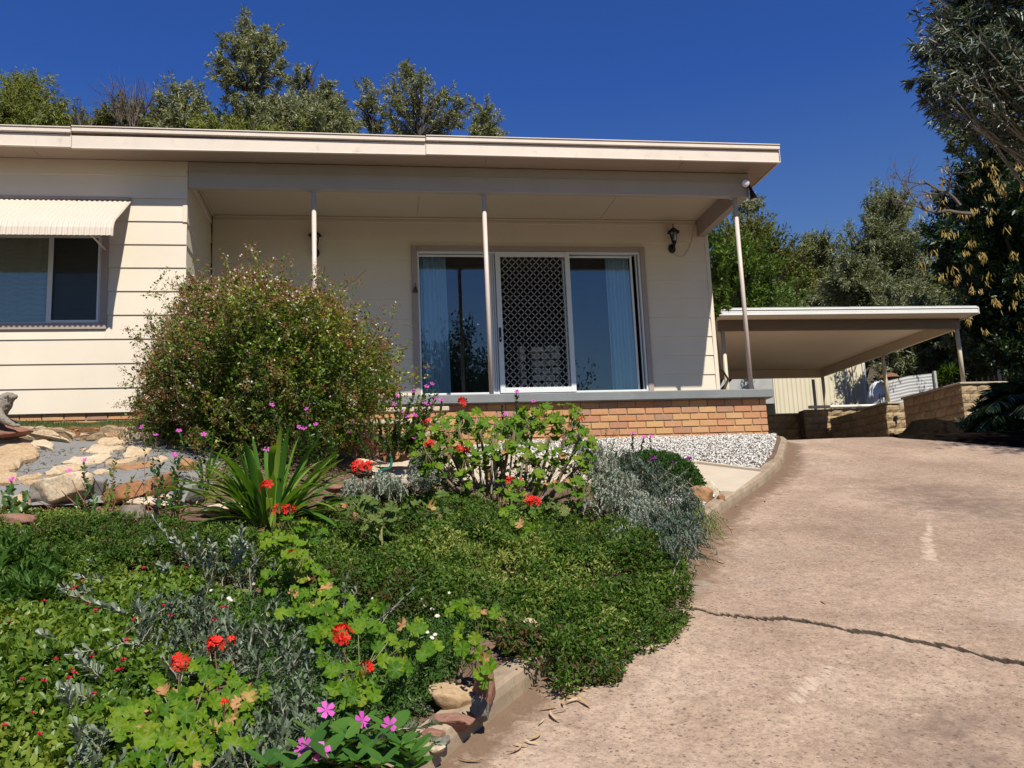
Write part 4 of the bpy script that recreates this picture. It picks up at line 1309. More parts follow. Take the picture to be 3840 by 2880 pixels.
def cluster_tree(name, label, base, clusters, leafm, barkm, seed, tr=.12, leaves=4000, L=.14, Wd=.03, tpl=LANCE, trunk_top=None,
                 twigs=10, droop=.3, group=None, cat='tree', tw=1.0, dead=0, shell=.35, lean=None):
    """trunk, limbs to every clump, twigs in the clump, leaves on the twigs"""
    rng = np.random.default_rng(seed)
    base = np.array(base, float)
    base[2] = float(ground_z(base[:1], base[1:2])[0]) - .1
    cl = [(np.array(c[:3], float), float(c[3])) for c in clusters]
    tot = sum(r ** 2 for _, r in cl)
    zc = np.array([c[2] for c, _ in cl])
    top = np.mean([c for c, _ in cl], axis=0) if trunk_top is None else np.asarray(trunk_top, float)
    th = thing(name, label, cat, base, group)
    wood = MB()
    tp = branch_path(rng, base, top, 10, 0, .04)
    wood.tube(tp, np.linspace(tr, tr * .3, 10), 8)
    Pl, Dl, Tl = [], [], []
    s0, s1 = [], []
    for c, r in cl:
        # leave the trunk below the clump
        hz = np.hypot(*(c[:2] - tp[:, :2].mean(0)))
        want = c[2] - .9 * hz - r * .6
        i = int(np.argmin(np.abs(tp[:, 2] - want)))
        i = max(1, min(8, i))
        rr = tr * (1 - .07 * i) * .42
        bp = branch_path(rng, tp[i], c - [0, 0, r * .25], 7, -.12, .06)
        wood.tube(bp, np.linspace(rr, max(.012, rr * .25), 7), 5, False)
        k = max(5, int(2.2 * twigs * (r / .8)))
        for _ in range(k):
            e = c + rdir(rng, 1, .15)[0] * r * rng.uniform(.5, 1.45) * [1, 1, 1]
            st = bp[rng.integers(2, 7)]
            mid = (st + e) / 2 + rng.normal(0, .08 * r, 3)
            s0 += [st, mid]; s1 += [mid, e]
            n = max(3, int(leaves * (r ** 2 / tot) / k))
            u = rng.random(n) ** .6
            p = np.where(u[:, None] < .5, st + (mid - st) * (u * 2)[:, None], mid + (e - mid) * ((u - .5) * 2)[:, None])
            dd = e - mid
            dd = dd / (np.linalg.norm(dd) + 1e-6)
            Pl.append(p + rng.normal(0, .10 * r, (n, 3)))
            Dl.append(dd + rng.normal(size=(n, 3)) * .75 + [0, 0, -droop])
            Tl.append(np.clip(rng.normal(.5, .2, n) + rng.normal(0, .1), 0, 1))
    for _ in range(dead):
        i = rng.integers(4, 9)
        e = tp[i] + (rdir(rng, 1, .5)[0]) * rng.uniform(.6, 1.4)
        s0.append(tp[i]); s1.append(e)
    V, F = sticks(s0, s1, (.014 + .02 * tr) * tw, (.005 + .004 * tr) * tw, 4)
    wood.addn(V, F)
    wood.build('trunk', barkm, th)
    if leaves:
        P = np.concatenate(Pl); n = len(P)
        V, F, T = inst(tpl, P, np.concatenate(Dl), rng.normal(size=(n, 3)) * .7 + [.12, -.5, .7], rng.uniform(.6, 1.25, n) * L, rng.uniform(.7, 1.2, n) * Wd, np.concatenate(Tl))
        link('crown', make_mesh('crown', V - base, [F], leafm, True, tint=T), th)
    return th
def px_clusters(spec, t, dj, seed):
    """clump list given as seen from the road: (px, py, radius px) at distance t, spread in depth"""
    rng = np.random.default_rng(seed)
    out = []
    for x, y, r in spec:
        tt = t + rng.uniform(-dj, dj)
        out.append((*at(x, y, tt), r * tt / FPX))
    return out
# behind the roof, from left
cluster_tree('leafy_tree', 'pale yellow green weeping tree above the left end of the roof', at(90, 700, 26),
             px_clusters([(40, 380, 90), (130, 370, 85), (190, 430, 70), (20, 460, 90), (110, 470, 90), (210, 490, 50), (70, 330, 60), (-60, 420, 110)], 26, 1.2, 1),
             M['f_pale'], M['bark'], 1, .14, 20000, .15, .028, LANCE, twigs=16, droop=.9)
cluster_tree('bare_tree', 'leafless grey brown tree sprouting thin twigs, tallest bare one', at(480, 800, 27),
             px_clusters([(420, 340, 70), (470, 330, 55), (530, 350, 60), (580, 340, 45), (400, 400, 60), (500, 420, 60)], 27, .8, 2),
             None, M['deadwood'], 2, .07, 0, twigs=17, tw=.62)
cluster_tree('bare_tree', 'low leafless shrub left of the tallest bare tree', at(270, 800, 26),
             px_clusters([(255, 400, 50), (300, 410, 45), (330, 440, 50), (270, 450, 40)], 26, .6, 3),
             M['f_olive'], M['deadwood'], 3, .06, 260, .14, .03, twigs=14, tw=.65)
cluster_tree('leafy_tree', 'small rounded silvery tree between bare twigs and tallest tree', at(665, 760, 25),
             px_clusters([(660, 340, 55), (710, 350, 45), (620, 400, 60), (690, 420, 70), (745, 400, 40), (610, 460, 55), (775, 380, 30), (780, 420, 25), (560, 400, 0.1), (730, 470, 60)], 25, .8, 4),
             M['f_wattle'], M['bark'], 4, .10, 6500, .14, .032, twigs=13)
cluster_tree('tall_tree', 'tallest tree behind the roof with narrow uneven crown', at(950, 900, 25),
             px_clusters([(915, 70, 42), (905, 130, 45), (955, 90, 35), (880, 165, 45), (960, 165, 55), (1020, 140, 45), (840, 145, 28), (1035, 190, 42), (940, 240, 55), (1010, 250, 50),
                          (820, 215, 40), (860, 250, 45), (900, 300, 45), (1050, 250, 30), (975, 320, 45), (810, 260, 26), (865, 370, 40), (790, 280, 18), (1000, 380, 40), (930, 400, 60), (850, 440, 40), (1060, 300, 22)], 25, .9, 5),
             M['f_wattle'], M['bark'], 5, .17, 12500, .13, .029, twigs=11, trunk_top=at(925, 150, 25), dead=3)
cluster_tree('leafy_tree', 'small tree with forked dark bare branch right of the tallest tree', at(1140, 800, 25.5),
             px_clusters([(1120, 290, 38), (1150, 280, 30), (1085, 290, 26), (1225, 330, 38), (1200, 350, 40), (1240, 370, 28), (1130, 340, 26), (1245, 320, 20)], 25.5, .6, 6),
             M['f_wattle'], M['bark'], 6, .07, 3200, .12, .028, twigs=12)
dd = MB()
for pts in ([(1140, 470), (1160, 390), (1170, 330), (1165, 290), (1195, 225)], [(1168, 320), (1185, 285)], [(1150, 400), (1190, 350), (1215, 345)]):
    p = np.array([at(x, y, 25.3) for x, y in pts]); dd.tube(spline(p, 12), np.linspace(.045, .012, 12), 5)
tagit(dd.build('dead_branch', M['bark']), 'bare dark forked branch rising above the bushes', 'branch')
cluster_tree('bushy_tree', 'dense grey green bushy tree under the forked bare branch', at(1150, 800, 23.5),
             px_clusters([(1060, 390, 70), (1140, 400, 75), (1210, 420, 70), (1280, 450, 60), (1000, 450, 60), (1090, 470, 70), (1180, 480, 70), (1330, 490, 40), (1250, 490, 60), (960, 480, 40)], 23.5, .8, 7),
             M['f_wattle'], M['bark'], 7, .12, 17000, .125, .027, twigs=14, shell=.2)
cluster_tree('bushy_tree', 'low bright green bush just above the gutter below the tallest tree', at(880, 800, 22),
             px_clusters([(820, 450, 40), (780, 470, 45), (870, 470, 40), (1000, 500, 40), (1050, 490, 40), (730, 490, 40), (930, 490, 40), (1120, 500, 40)], 22, .4, 8),
             M['f_pale'], M['bark'], 8, .08, 4500, .12, .03, twigs=10)
cluster_tree('leafy_tree', 'thin wispy tree left of the wide open crowned tree', at(1390, 800, 26),
             px_clusters([(1375, 330, 36), (1395, 360, 34), (1350, 380, 28), (1420, 400, 34), (1370, 440, 40), (1400, 480, 45), (1430, 470, 30)], 26, .5, 9),
             M['f_wattle'], M['bark'], 9, .07, 2800, .12, .027, twigs=11)
cluster_tree('leafy_tree', 'wide open crowned silvery tree above the middle of the roof', at(1580, 850, 26),
             px_clusters([(1510, 265, 42), (1540, 250, 26), (1480, 330, 42), (1560, 310, 46), (1590, 300, 34), (1500, 390, 50), (1560, 400, 50), (1640, 350, 42), (1680, 350, 34), (1620, 420, 50),
                          (1690, 420, 44), (1740, 390, 38), (1500, 470, 50), (1580, 480, 50), (1660, 490, 50), (1730, 450, 34), (1470, 440, 34), (1780, 385, 24)], 26, 1.0, 10),
             M['f_wattle'], M['bark'], 10, .13, 10500, .125, .028, twigs=11)
cluster_tree('leafy_tree', 'rightmost rounded small tree above the gutter before open sky', at(1820, 850, 25),
             px_clusters([(1825, 410, 34), (1840, 450, 44), (1800, 470, 40), (1860, 490, 34), (1790, 500, 36), (1830, 500, 40), (1885, 495, 16)], 25, .6, 11),
             M['f_wattle'], M['bark'], 11, .08, 6500, .115, .026, twigs=12)

for k, (px_c, lab, sp) in enumerate([(420, 'olive tree crown low behind the bare twigs', [(330, 470, 60), (400, 440, 50), (470, 430, 55), (540, 440, 50), (600, 460, 55), (260, 480, 60)]),
                                     (1000, 'olive tree crown filling the gap under the tallest tree', [(880, 440, 50), (960, 420, 60), (1040, 430, 50), (1100, 440, 60), (780, 470, 60)]),
                                     (1230, 'olive brown tree crown right of the forked bare branch', [(1180, 400, 50), (1230, 390, 45), (1260, 430, 50), (1290, 470, 45)])]):
    cluster_tree('olive_tree', lab, at(px_c, 800, 31), px_clusters(sp, 31, 1.2, 75 + k), M['f_olive'], M['bark'], 75 + k, .12, 11000, .14, .05, KITE, twigs=14, droop=.1, shell=.2)
# right of the house
cluster_tree('leafy_tree', 'bright green tree close behind the right corner of the house', at(2600, 1700, 26),
             px_clusters([(2700, 990, 80), (2760, 960, 90), (2840, 1000, 90), (2700, 1080, 80), (2800, 1090, 100), (2900, 1090, 90), (2680, 900, 60), (2960, 1130, 60)], 26, 2, 20),
             M['f_bright'], M['bark'], 20, .16, 12000, .15, .06, KITE, twigs=14, droop=.1, trunk_top=at(2700, 1040, 26))
cluster_tree('leafy_tree', 'tall rounded olive tree on the slope behind the porch post', at(2800, 1700, 33),
             px_clusters([(2800, 850, 70), (2860, 870, 70), (2740, 880, 70), (2920, 920, 70), (2840, 930, 90), (2960, 970, 70), (2760, 950, 80), (3010, 1020, 70)], 33, 2, 21),
             M['f_olive'], M['bark'], 21, .16, 13000, .17, .06, KITE, twigs=14, droop=.1, trunk_top=at(2830, 920, 33))
cluster_tree('leafy_tree', 'yellow flowered shrub poking out beside the weatherboard corner', at(2690, 1500, 17),
             px_clusters([(2690, 1120, 28), (2705, 1085, 24), (2685, 1160, 24), (2720, 1130, 24)], 17, .3, 22),
             M['f_bright'], M['bark'], 22, .04, 900, .09, .035, KITE, twigs=10)
cluster_tree('gum_tree', 'small wispy gum above the roof corner beside the floodlight', at(2830, 1500, 38),
             px_clusters([(2800, 770, 40), (2835, 760, 34), (2780, 760, 26)], 38, .5, 23), M['f_wattle'], M['bark'], 23, .09, 900, .2, .05, twigs=9)
mids = [(3040, 39, [(3020, 920, 30), (3060, 900, 45), (3100, 930, 55), (3000, 1000, 60), (3070, 1010, 80), (3140, 1020, 80), (3040, 1090, 90), (3150, 1110, 90)], 'grey green gum behind the middle of the carport roof'),
        (3250, 37, [(3300, 740, 50), (3370, 740, 45), (3270, 800, 60), (3340, 820, 80), (3400, 800, 50), (3240, 880, 60), (3310, 920, 90), (3390, 900, 80), (3270, 1000, 100), (3380, 1010, 100)], 'tall dark gum left of the golden pod tree'),
        (3200, 35, [(3180, 1010, 70), (3230, 1060, 80), (3150, 1090, 70), (3300, 1080, 80), (3360, 1110, 70), (3420, 1080, 70), (3100, 1130, 50), (3480, 1110, 60)], 'drooping grey leaved gum just above the carport gutter'),
        (2920, 36, [(2900, 1130, 60), (2960, 1100, 60), (3020, 1130, 60), (2850, 1140, 50)], 'low dark shrub above the left of the carport gutter')]
for k, (x, t_, spec, lab) in enumerate(mids):
    cluster_tree('gum_tree', lab, at(x, 1500, t_), px_clusters(spec, t_, 1.6, 30 + k), M['f_gum'], M['bark'], 30 + k, .16, 30000, .17, .042, LANCE, twigs=15, droop=.45, shell=.2,
                 trunk_top=at(x, 950, t_))
# scrub seen below the carport roof on the right
und = [(3330, 1250, 35, 'dark scrub tree behind the tarp heap'), (3420, 1230, 27, 'dark scrub tree seen under the carport beam'), (3520, 1250, 29, 'twisted scrub tree right of the middle carport post'),
       (3640, 1280, 26, 'scrub tree behind the right carport post'), (3740, 1250, 27.5, 'scrub tree with pale trunk behind the palm'), (3820, 1230, 28, 'scrub tree at the right edge behind the palm')]
for k, (x, y, t_, lab) in enumerate(und):
    rr = np.random.default_rng(60 + k)
    spec = [(x + rr.uniform(-90, 90), y + rr.uniform(-110, 170), rr.uniform(45, 80)) for _ in range(15)]
    cluster_tree('scrub_tree', lab, at(x, 1470, t_), px_clusters(spec, t_, 1.5, 60 + k), M['f_gum'], M['palebark' if k in (2, 4) else 'bark'], 60 + k, .10, 13000, .16, .04, LANCE, twigs=11, droop=.5,
                 trunk_top=at(x, y - 40, t_), dead=6)
cluster_tree('bushy_tree', 'low bright grassy bush behind the corrugated panel', at(3560, 1440, 25),
             px_clusters([(3560, 1390, 36), (3590, 1400, 30), (3530, 1410, 26)], 25, .3, 70), M['f_bright'], M['bark'], 70, .04, 1500, .16, .02, LANCE, twigs=12, droop=-.3)
# the dark tree with golden pods
gt = cluster_tree('pod_tree', 'dense dark tree hung with golden pods at the right edge', at(4000, 1640, 24.5),
             px_clusters([(3720, 600, 70), (3800, 560, 80), (3760, 720, 110), (3850, 700, 110), (3720, 880, 120), (3830, 880, 120), (3740, 1050, 110), (3840, 1060, 120), (3700, 1180, 80), (3800, 1220, 100), (3880, 1320, 90), (3760, 1320, 60), (3900, 500, 90), (3960, 800, 150), (3960, 1100, 150)], 24.5, 1.2, 40) + px_clusters([(3640, 640, 70), (3660, 760, 90), (3640, 1020, 80), (3560, 760, 70), (3500, 880, 60), (3600, 900, 90), (3530, 980, 60)], 29.5, 1, 49),
             M['f_dark'], M['bark'], 40, .22, 62000, .19, .075, KITE, twigs=20, droop=.3, shell=.2, trunk_top=at(3950, 800, 24.5))
rr = np.random.default_rng(41)
pods = []
for _ in range(70):
    x, y = rr.uniform(3440, 3840), rr.uniform(600, 1250)
    if x < 3520 + max(0, 760 - y) * .8 : 
        if rr.random() < .6: continue
    c = at(x, y, rr.uniform(22.2, 23.6))
    n = rr.integers(4, 14)
    pods.append(c + rr.normal(0, .05, (n, 3)))
P = np.concatenate(pods); n = len(P)
V, F, T = inst(LANCE, P, np.tile([0, 0, -1.0], (n, 1)) + rr.normal(0, .25, (n, 3)), rr.normal(size=(n, 3)), rr.uniform(.11, .20, n), rr.uniform(.018, .03, n), rr.random(n))
o = link('pods', make_mesh('seed_pods', V - woff(gt), [F], M['f_pod'], tint=T), gt)
o.name = 'seed_pods'; o['kind'] = 'stuff'
# overhanging long-leaved branches at the top right
oh = cluster_tree('overhanging_tree', 'long leaved tree overhanging from the top right corner', at(4350, 1700, 12.5),
             px_clusters([(3500, 40, 75), (3600, 20, 90), (3720, 30, 90), (3820, 60, 100), (3480, 130, 65), (3570, 130, 85), (3680, 140, 95), (3790, 160, 100), (3450, 180, 40), (3530, 210, 75), (3640, 240, 90), (3760, 260, 100),
                          (3450, 290, 42), (3500, 320, 62), (3590, 330, 75), (3700, 330, 70), (3560, 390, 42), (3520, 420, 38), (3850, 330, 80), (3490, 370, 40), (3950, 150, 150), (3950, -60, 150), (3700, -60, 120)], 12.5, .6, 50),
             M['f_overhang'], M['palebark'], 50, .065, 13500, .17, .028, LANCE, twigs=14, droop=.75, trunk_top=at(4150, 100, 12.5))
cluster_tree('shade_tree', 'tree beyond the right edge that shades the palm and driveway corner', (15.5, -2.4, -1.2),
             [(13.6 + dx, -2.6 + dy, 5.2 + dz, 1.0) for dx, dy, dz in ((-2.2, -3.6, .2), (-1.6, -3.0, .4), (-1.0, -2.4, .8), (-.2, -1.8, 1.0), (0, 0, 0), (1.5, 1, .4), (1.2, -1.2, .6), (2.8, 0, .2), (2.6, 1.8, -.6), (.6, -2.4, .5), (2.4, -2.6, .6), (3.8, 1.5, .2), (4.2, -1.5, .5), (1.6, 2.6, -.4), (.4, 1.5, -.2))],
             M['f_gum'], M['bark'], 53, .16, 16000, .2, .05, LANCE, twigs=12)
cluster_tree('leafy_tree', 'sparse dark limbed tree between overhanging leaves and pod tree', at(3960, 1500, 24),
             px_clusters([(3560, 490, 36), (3610, 470, 34), (3700, 430, 44), (3740, 400, 40), (3780, 450, 44), (3680, 470, 34), (3580, 560, 34), (3660, 400, 28), (3800, 380, 40)], 24, .5, 51),
             M['f_gum'], M['bark'], 51, .10, 3600, .17, .044, twigs=9, trunk_top=at(3760, 520, 24))
dn = MB()
rr = np.random.default_rng(52)
def fork(p, d, ln, r, lev):
    n = 5
    pts = [p]
    for _ in range(n):
        d = d + rr.normal(0, .28, 3); d /= np.linalg.norm(d)
        pts.append(pts[-1] + d * ln / n)
    dn.tube(pts, np.linspace(r, r * .5, n + 1), 5, False)
    if lev:
        for _ in range(3):
            fork(pts[rr.integers(2, n + 1)], d + rr.normal(0, .7, 3) + [0, 0, .25], ln * .62, r * .5, lev - 1)
fork(at(3640, 800, 20.0), np.array([-1, 0, .1]), 1.3, .045, 4)
fork(at(3600, 770, 20.0), np.array([-1, .1, .35]), 1.0, .04, 4)
tagit(dn.build('dead_branch', M['deadwood']), 'bare dead branches reaching left out of the pod tree', 'branch')

# far wooded hill: one mass
rr = np.random.default_rng(77)
VV, FF, TT, off = [], [], [], 0
S0, S1 = [], []
for k in range(420):
    Y = rr.uniform(34, 92); X = rr.uniform(-24, 62)
    z = float(ground_z(np.array([X]), np.array([Y]))[0])
    px, py = to_px((X, Y, z + 4))
    if px < -700 or px > 4500: continue
    h = rr.uniform(3.5, 6.5)
    if px < 2200: h *= .8
    nb = 7
    cs = np.array([X, Y, z + h * .62]) + rr.normal(0, 1, (nb, 3)) * [h * .24, h * .24, h * .17]
    V, F, T = crown_leaves(rr, cs, [np.full(3, h * .2)] * nb, [120] * nb, .38, .15, KITE, .1, .3)
    T = np.clip(T * .8 + rr.uniform(-.25, .3), 0, 1)
    VV.append(V); FF.append(F + off); TT.append(T); off += len(V)
    S0.append((X, Y, z - .3)); S1.append((X + rr.normal(0, .4), Y, z + h * .7))
o = link('wooded_hillside', make_mesh('wooded_hillside', np.concatenate(VV), [np.concatenate(FF)], M['f_olive'], tint=np.concatenate(TT)))
tagit(o, 'olive green woodland covering the hill behind the house', 'woodland', None, 'stuff')
V, F = sticks(S0, S1, .13, .05, 5)
tagit(link('hill_trunks', make_mesh('hill_trunks', V, [F], M['palebark'])), 'thin trunks of the woodland on the hill', 'woodland', None, 'stuff')
# trees down the slope opposite: they show in the door glass
for k, (X, Y, h) in enumerate([(7.4, -36, 17.0), (11.5, -40, 14.5), (3.0, -44, 14), (-4.5, -40, 13)]):
    z = -6.3
    rr = np.random.default_rng(90 + k)
    spec = [(X + rr.normal(0, h * .13), Y + rr.normal(0, h * .13), z + h * rr.uniform(.35, .9), h * rr.uniform(.10, .16)) for _ in range(20)] + [(X, Y, z + h * .97, h * .05)]
    cluster_tree('reflected_tree', ['tall pointed tree mirrored low in the left door pane', 'dark tree mirrored behind the porch post reflection', 'broad tree mirrored at the foot of the curtain', 'dark tree mirrored in the left window'][k],
                 (X, Y, z), spec, M['f_dark'], M['bark'], 90 + k, .25, 26000, .25, .12, KITE, twigs=9, shell=.2)

# ---- dark palm-like plant at the right
pc = np.array([12.45, 1.55, -.55])
palm = thing('fan_palm', 'dark shaded palm with arching fronds beside the driveway end', 'palm', pc)
rr = np.random.default_rng(8)
MB().tube([pc + [0, 0, -.1], pc + [0, 0, .35]], [.16, .1], 9).build('trunk', M['bark'], palm)
for k in range(52):
    a = rr.uniform(0, 6.28); el = rr.uniform(.15, 1.3)
    ln = rr.uniform(.8, 1.45)
    d0 = np.array([math.cos(a) * math.cos(el), math.sin(a) * math.cos(el), math.sin(el)])
    n = 9
    t_ = np.linspace(0, 1, n)
    spn = pc + [0, 0, .3] + d0 * (ln * t_)[:, None] + np.array([0, 0, -.55]) * (ln * t_ ** 2)[:, None]
    b = MB().tube(spn, np.linspace(.012, .004, n), 4, False)
    tg = np.gradient(spn, axis=0); tg /= np.linalg.norm(tg, axis=1)[:, None]
    sd = np.cross(tg, [0, 0, 1.0]); sd /= np.linalg.norm(sd, axis=1)[:, None] + 1e-6
    m = 26
    tt = np.linspace(.12, 1, m)
    for sgn in (-1, 1):
        Pq = np.stack([np.interp(tt, t_, spn[:, i]) for i in range(3)], -1)
        Tq = np.stack([np.interp(tt, t_, tg[:, i]) for i in range(3)], -1)
        Sq = np.stack([np.interp(tt, t_, sd[:, i]) for i in range(3)], -1)
        D = Tq * .75 + sgn * Sq * .85 + [0, 0, -.25] + rr.normal(0, .08, (m, 3))
        V, F, T = inst(LANCE, Pq, D, np.tile([0, 0, 1.0], (m, 1)) + .2 * Sq * sgn,   .38 * np.sin(np.pi * (.15 + .8 * tt)) + .05, .034, rr.random(m))
        b.addn(V, F, T)
    b.build('frond', M['f_palm'], palm)
for k, (x, y, t_, lab) in enumerate([(3790, 1600, 14.6, 'low dark shrub under the palm'), (3700, 1610, 15.5, 'dark leafy shrub beside the mulch heap'), (3880, 1500, 15.0, 'dark shrub behind the palm fronds')]):
    b = at(x, y + 30, t_); b[2] = -.55
    cluster_tree('low_shrub', lab, b, px_clusters([(x - 40, y - 10, 50), (x + 40, y, 55), (x, y - 60, 50), (x + 70, y - 70, 50)], t_, .3, 80 + k), M['f_dark'], M['bark'], 80 + k, .03, 3000, .11, .03, LANCE, cat='shrub', twigs=12)
# ------------------------------------------------------------------ lawn strip, rock slope
def lawn():
    r = np.random.default_rng(14)
    n = 26000
    X = r.uniform(-4.4, 1.6, n); Y = r.uniform(-.80, -.02, n)
    Y = np.where(r.random(n) < .12, -.78 + r.normal(0, .03, n), Y)
    P = np.stack([X, Y, ZB(X, Y) - .005], -1)
    h = r.uniform(.03, .075, n) * (1 + .4 * vnoise(np.stack([X, Y], -1) * 3, 3))
    D = np.stack([r.normal(0, .45, n), r.normal(0, .45, n), np.ones(n)], -1)
    tint = np.clip(.12 + (Y + .8) / .62 + r.normal(0, .18, n) + .25 * vnoise(np.stack([X, Y], -1) * 2.2, 9), 0, 1)
    V, F, T = inst(KITE, P, D, r.normal(size=(n, 3)), h, .006, tint)
    tagit(link('lawn_grass', make_mesh('lawn_grass', V, [F], M['f_grass'], tint=T)), 'thin strip of lawn along the house base', 'grass', None, 'stuff')
lawn()

def slope_at(px, py):
    P = at_bed(px, py)
    return P
# mortar face of the rock slope: a render skin a little above the bed
def rock_skin():
    xs = np.linspace(-5.2, .95, 120); ys = np.linspace(-3.12, -.72, 80)
    X, Y = np.meshgrid(xs, ys)
    P = np.stack([X, Y], -1)
    e = sstep(.95, .5, X)
    Z = ZB(X, Y) + (.03 - .03 * sstep(-1.3, -.9, Y)) * e - .05 * (1 - e) + .010 * vnoise(P * 2.0, 31) + .008 * vnoise(P * 7, 32)
    V = np.stack([X, Y, Z], -1).reshape(-1, 3)
    i = np.arange(79)[:, None] * 120 + np.arange(119)[None]
    o = link('rock_slope', make_mesh('rock_slope', V, [np.stack([i, i + 1, i + 121, i + 120], -1).reshape(-1, 4)], M['render'], True))
    o['kind'] = 'structure'
    return o
skin = rock_skin()
def crazy(poly, mat, th, seed, parent=skin):
    """a flat bedded stone: outline on the slope, ragged edge, thickness"""
    r = np.random.default_rng(seed)
    pts = np.array([slope_at(x, y) for x, y in poly])
    pts[:, 2] -= .022 * sstep(-1.5, -1.0, pts[:, 1])
    out = []
    k = len(pts)
    for i in range(k):
        a, b = pts[i], pts[(i + 1) % k]
        m = max(2, int(np.linalg.norm(b - a) / .07))
        for j in range(m):
            out.append(a + (b - a) * j / m + (r.normal(0, .010, 3) if j else r.normal(0, .004, 3)))
    out = np.array(out); n = len(out)
    c = out.mean(0)
    nrm = np.array([0, -.35, .94])
    th = .028 + th * .55
    rings = [out - nrm * .03, out + nrm * th * .72, c + (out - c) * .93 + nrm * th, c + (out - c) * .55 + nrm * (th + .006 + r.normal(0, .006, (n, 1)))]
    rings[1] = rings[1] + r.normal(0, .004, (n, 3))
    V = np.concatenate(rings + [[c + nrm * (th + .004)]])
    F = []
    for q in range(3):
        for j in range(n):
            F.append((q * n + j, q * n + (j + 1) % n, (q + 1) * n + (j + 1) % n, (q + 1) * n + j))
    F += [(3 * n + j, 3 * n + (j + 1) % n, 4 * n) for j in range(n)]
    b = MB().add(V, F)
    return b.build('stone', M[mat], parent)
ST = [  # outline in the view, material, thickness
    ([(-60, 1612), (165, 1615), (215, 1632), (262, 1662), (258, 1672), (185, 1660), (150, 1650), (60, 1648), (-60, 1660)], 'sandstone', .05),
    ([(165, 1614), (200, 1616), (283, 1630), (285, 1640), (276, 1648), (222, 1632)], 'sandstone', .03),
    ([(252, 1624), (278, 1615), (368, 1620), (374, 1627), (330, 1632), (285, 1632)], 'orange', .03),
    ([(375, 1618), (420, 1615), (512, 1613), (526, 1630), (500, 1632), (440, 1626)], 'sandstone', .03),
    ([(300, 1640), (312, 1633), (380, 1634), (384, 1640), (345, 1657), (305, 1662)], 'sandstone', .035),
    ([(388, 1642), (410, 1628), (480, 1624), (440, 1648), (405, 1650)], 'sandstone', .03),
    ([(455, 1642), (540, 1634), (590, 1640), (560, 1655), (490, 1652)], 'sandstone', .03),
    ([(362, 1680), (382, 1655), (440, 1654), (482, 1668), (478, 1678), (440, 1688), (400, 1686)], 'sandstone', .035),
    ([(318, 1708), (348, 1684), (400, 1686), (470, 1692), (430, 1702), (415, 1716), (340, 1712)], 'sandstone', .035),
    ([(463, 1714), (485, 1692), (540, 1688), (572, 1700), (566, 1712), (520, 1728), (470, 1728)], 'sandstone', .035),
    ([(-60, 1668), (60, 1662), (170, 1664), (206, 1684), (200, 1704), (130, 1696), (50, 1688), (-60, 1694)], 'sandstone', .06),
    ([(-80, 1700), (70, 1692), (118, 1690), (152, 1720), (140, 1736), (95, 1752), (60, 1782), (-80, 1786)], 'sandstone', .10),
    ([(300, 1704), (312, 1702), (322, 1696), (306, 1698)], 'sandstone', .02),
    ([(232, 1748), (270, 1728), (420, 1718), (408, 1732), (380, 1748), (300, 1756), (235, 1752)], 'sandstone', .03),
    ([(388, 1754), (410, 1740), (520, 1732), (515, 1742), (470, 1752), (400, 1762)], 'sandstone', .03),
    ([(165, 1790), (200, 1766), (270, 1758), (330, 1760), (320, 1772), (230, 1792), (175, 1796)], 'sandstone', .04),
    ([(-80, 1792), (10, 1788), (70, 1800), (62, 1832), (-80, 1836)], 'sandstone', .07),
    ([(64, 1806), (130, 1796), (168, 1796), (130, 1812), (80, 1822)], 'sandstone', .03),
    ([(80, 1826), (140, 1816), (200, 1800), (170, 1822), (110, 1834)], 'sandstone', .03),
    ([(560, 1734), (600, 1722), (640, 1734), (600, 1748)], 'sandstone', .03),
    ([(420, 1768), (520, 1750), (590, 1748), (570, 1764), (470, 1778)], 'orange', .03),
    ([(545, 1664), (600, 1656), (640, 1668), (590, 1684), (550, 1680)], 'sandstone', .03),
    ([(345, 1790), (380, 1772), (420, 1782), (380, 1800)], 'sandstone', .03),
]
for i, (poly, m, th) in enumerate(ST): crazy(poly, m, th, 200 + i)
def boulder(px, py, t, size, seed, mat, label, rot=0.0, name='boulder', sharp=.3, dz=0.0, parent=None, cuts=10):
    """angular rock: icosphere, flattened by a few random planes, roughened"""
    import bmesh
    r = np.random.default_rng(seed)
    P0 = np.asarray(ga(px, py, t, size[2] * .35)) + [0, 0, dz]
    bm = bmesh.new()
    bmesh.ops.create_icosphere(bm, subdivisions=4, radius=1)
    P = np.array([v.co[:] for v in bm.verts])
    P = P * (1 + .16 * vnoise(P * 1.3, seed))[:, None]
    for _ in range(cuts):
        n_ = rdir(r, 1)[0]; d = r.uniform(.42, .78)
        q = P @ n_
        P = P - np.maximum(q - d, 0)[:, None] * n_ * .92
    P = P * (1 + .05 * vnoise(P * 4, seed + 1) + .03 * vnoise(P * 11, seed + 2) + .012 * vnoise(P * 26, seed + 3))[:, None]
    P = P * np.asarray(size)
    c, s_ = math.cos(rot), math.sin(rot)
    P = np.stack([P[:, 0] * c - P[:, 2] * s_, P[:, 1], P[:, 0] * s_ + P[:, 2] * c], -1)
    off = woff(parent) if parent is not None else 0
    for v, q in zip(bm.verts, P + P0 - off): v.co = q
    for f in bm.faces: f.smooth = True
    me = bpy.data.meshes.new(name)
    bm.to_mesh(me); bm.free()
    me.materials.append(M[mat])
    o = link(name, me, parent)
    if parent is None: tagit(o, label, 'rock')
    return o
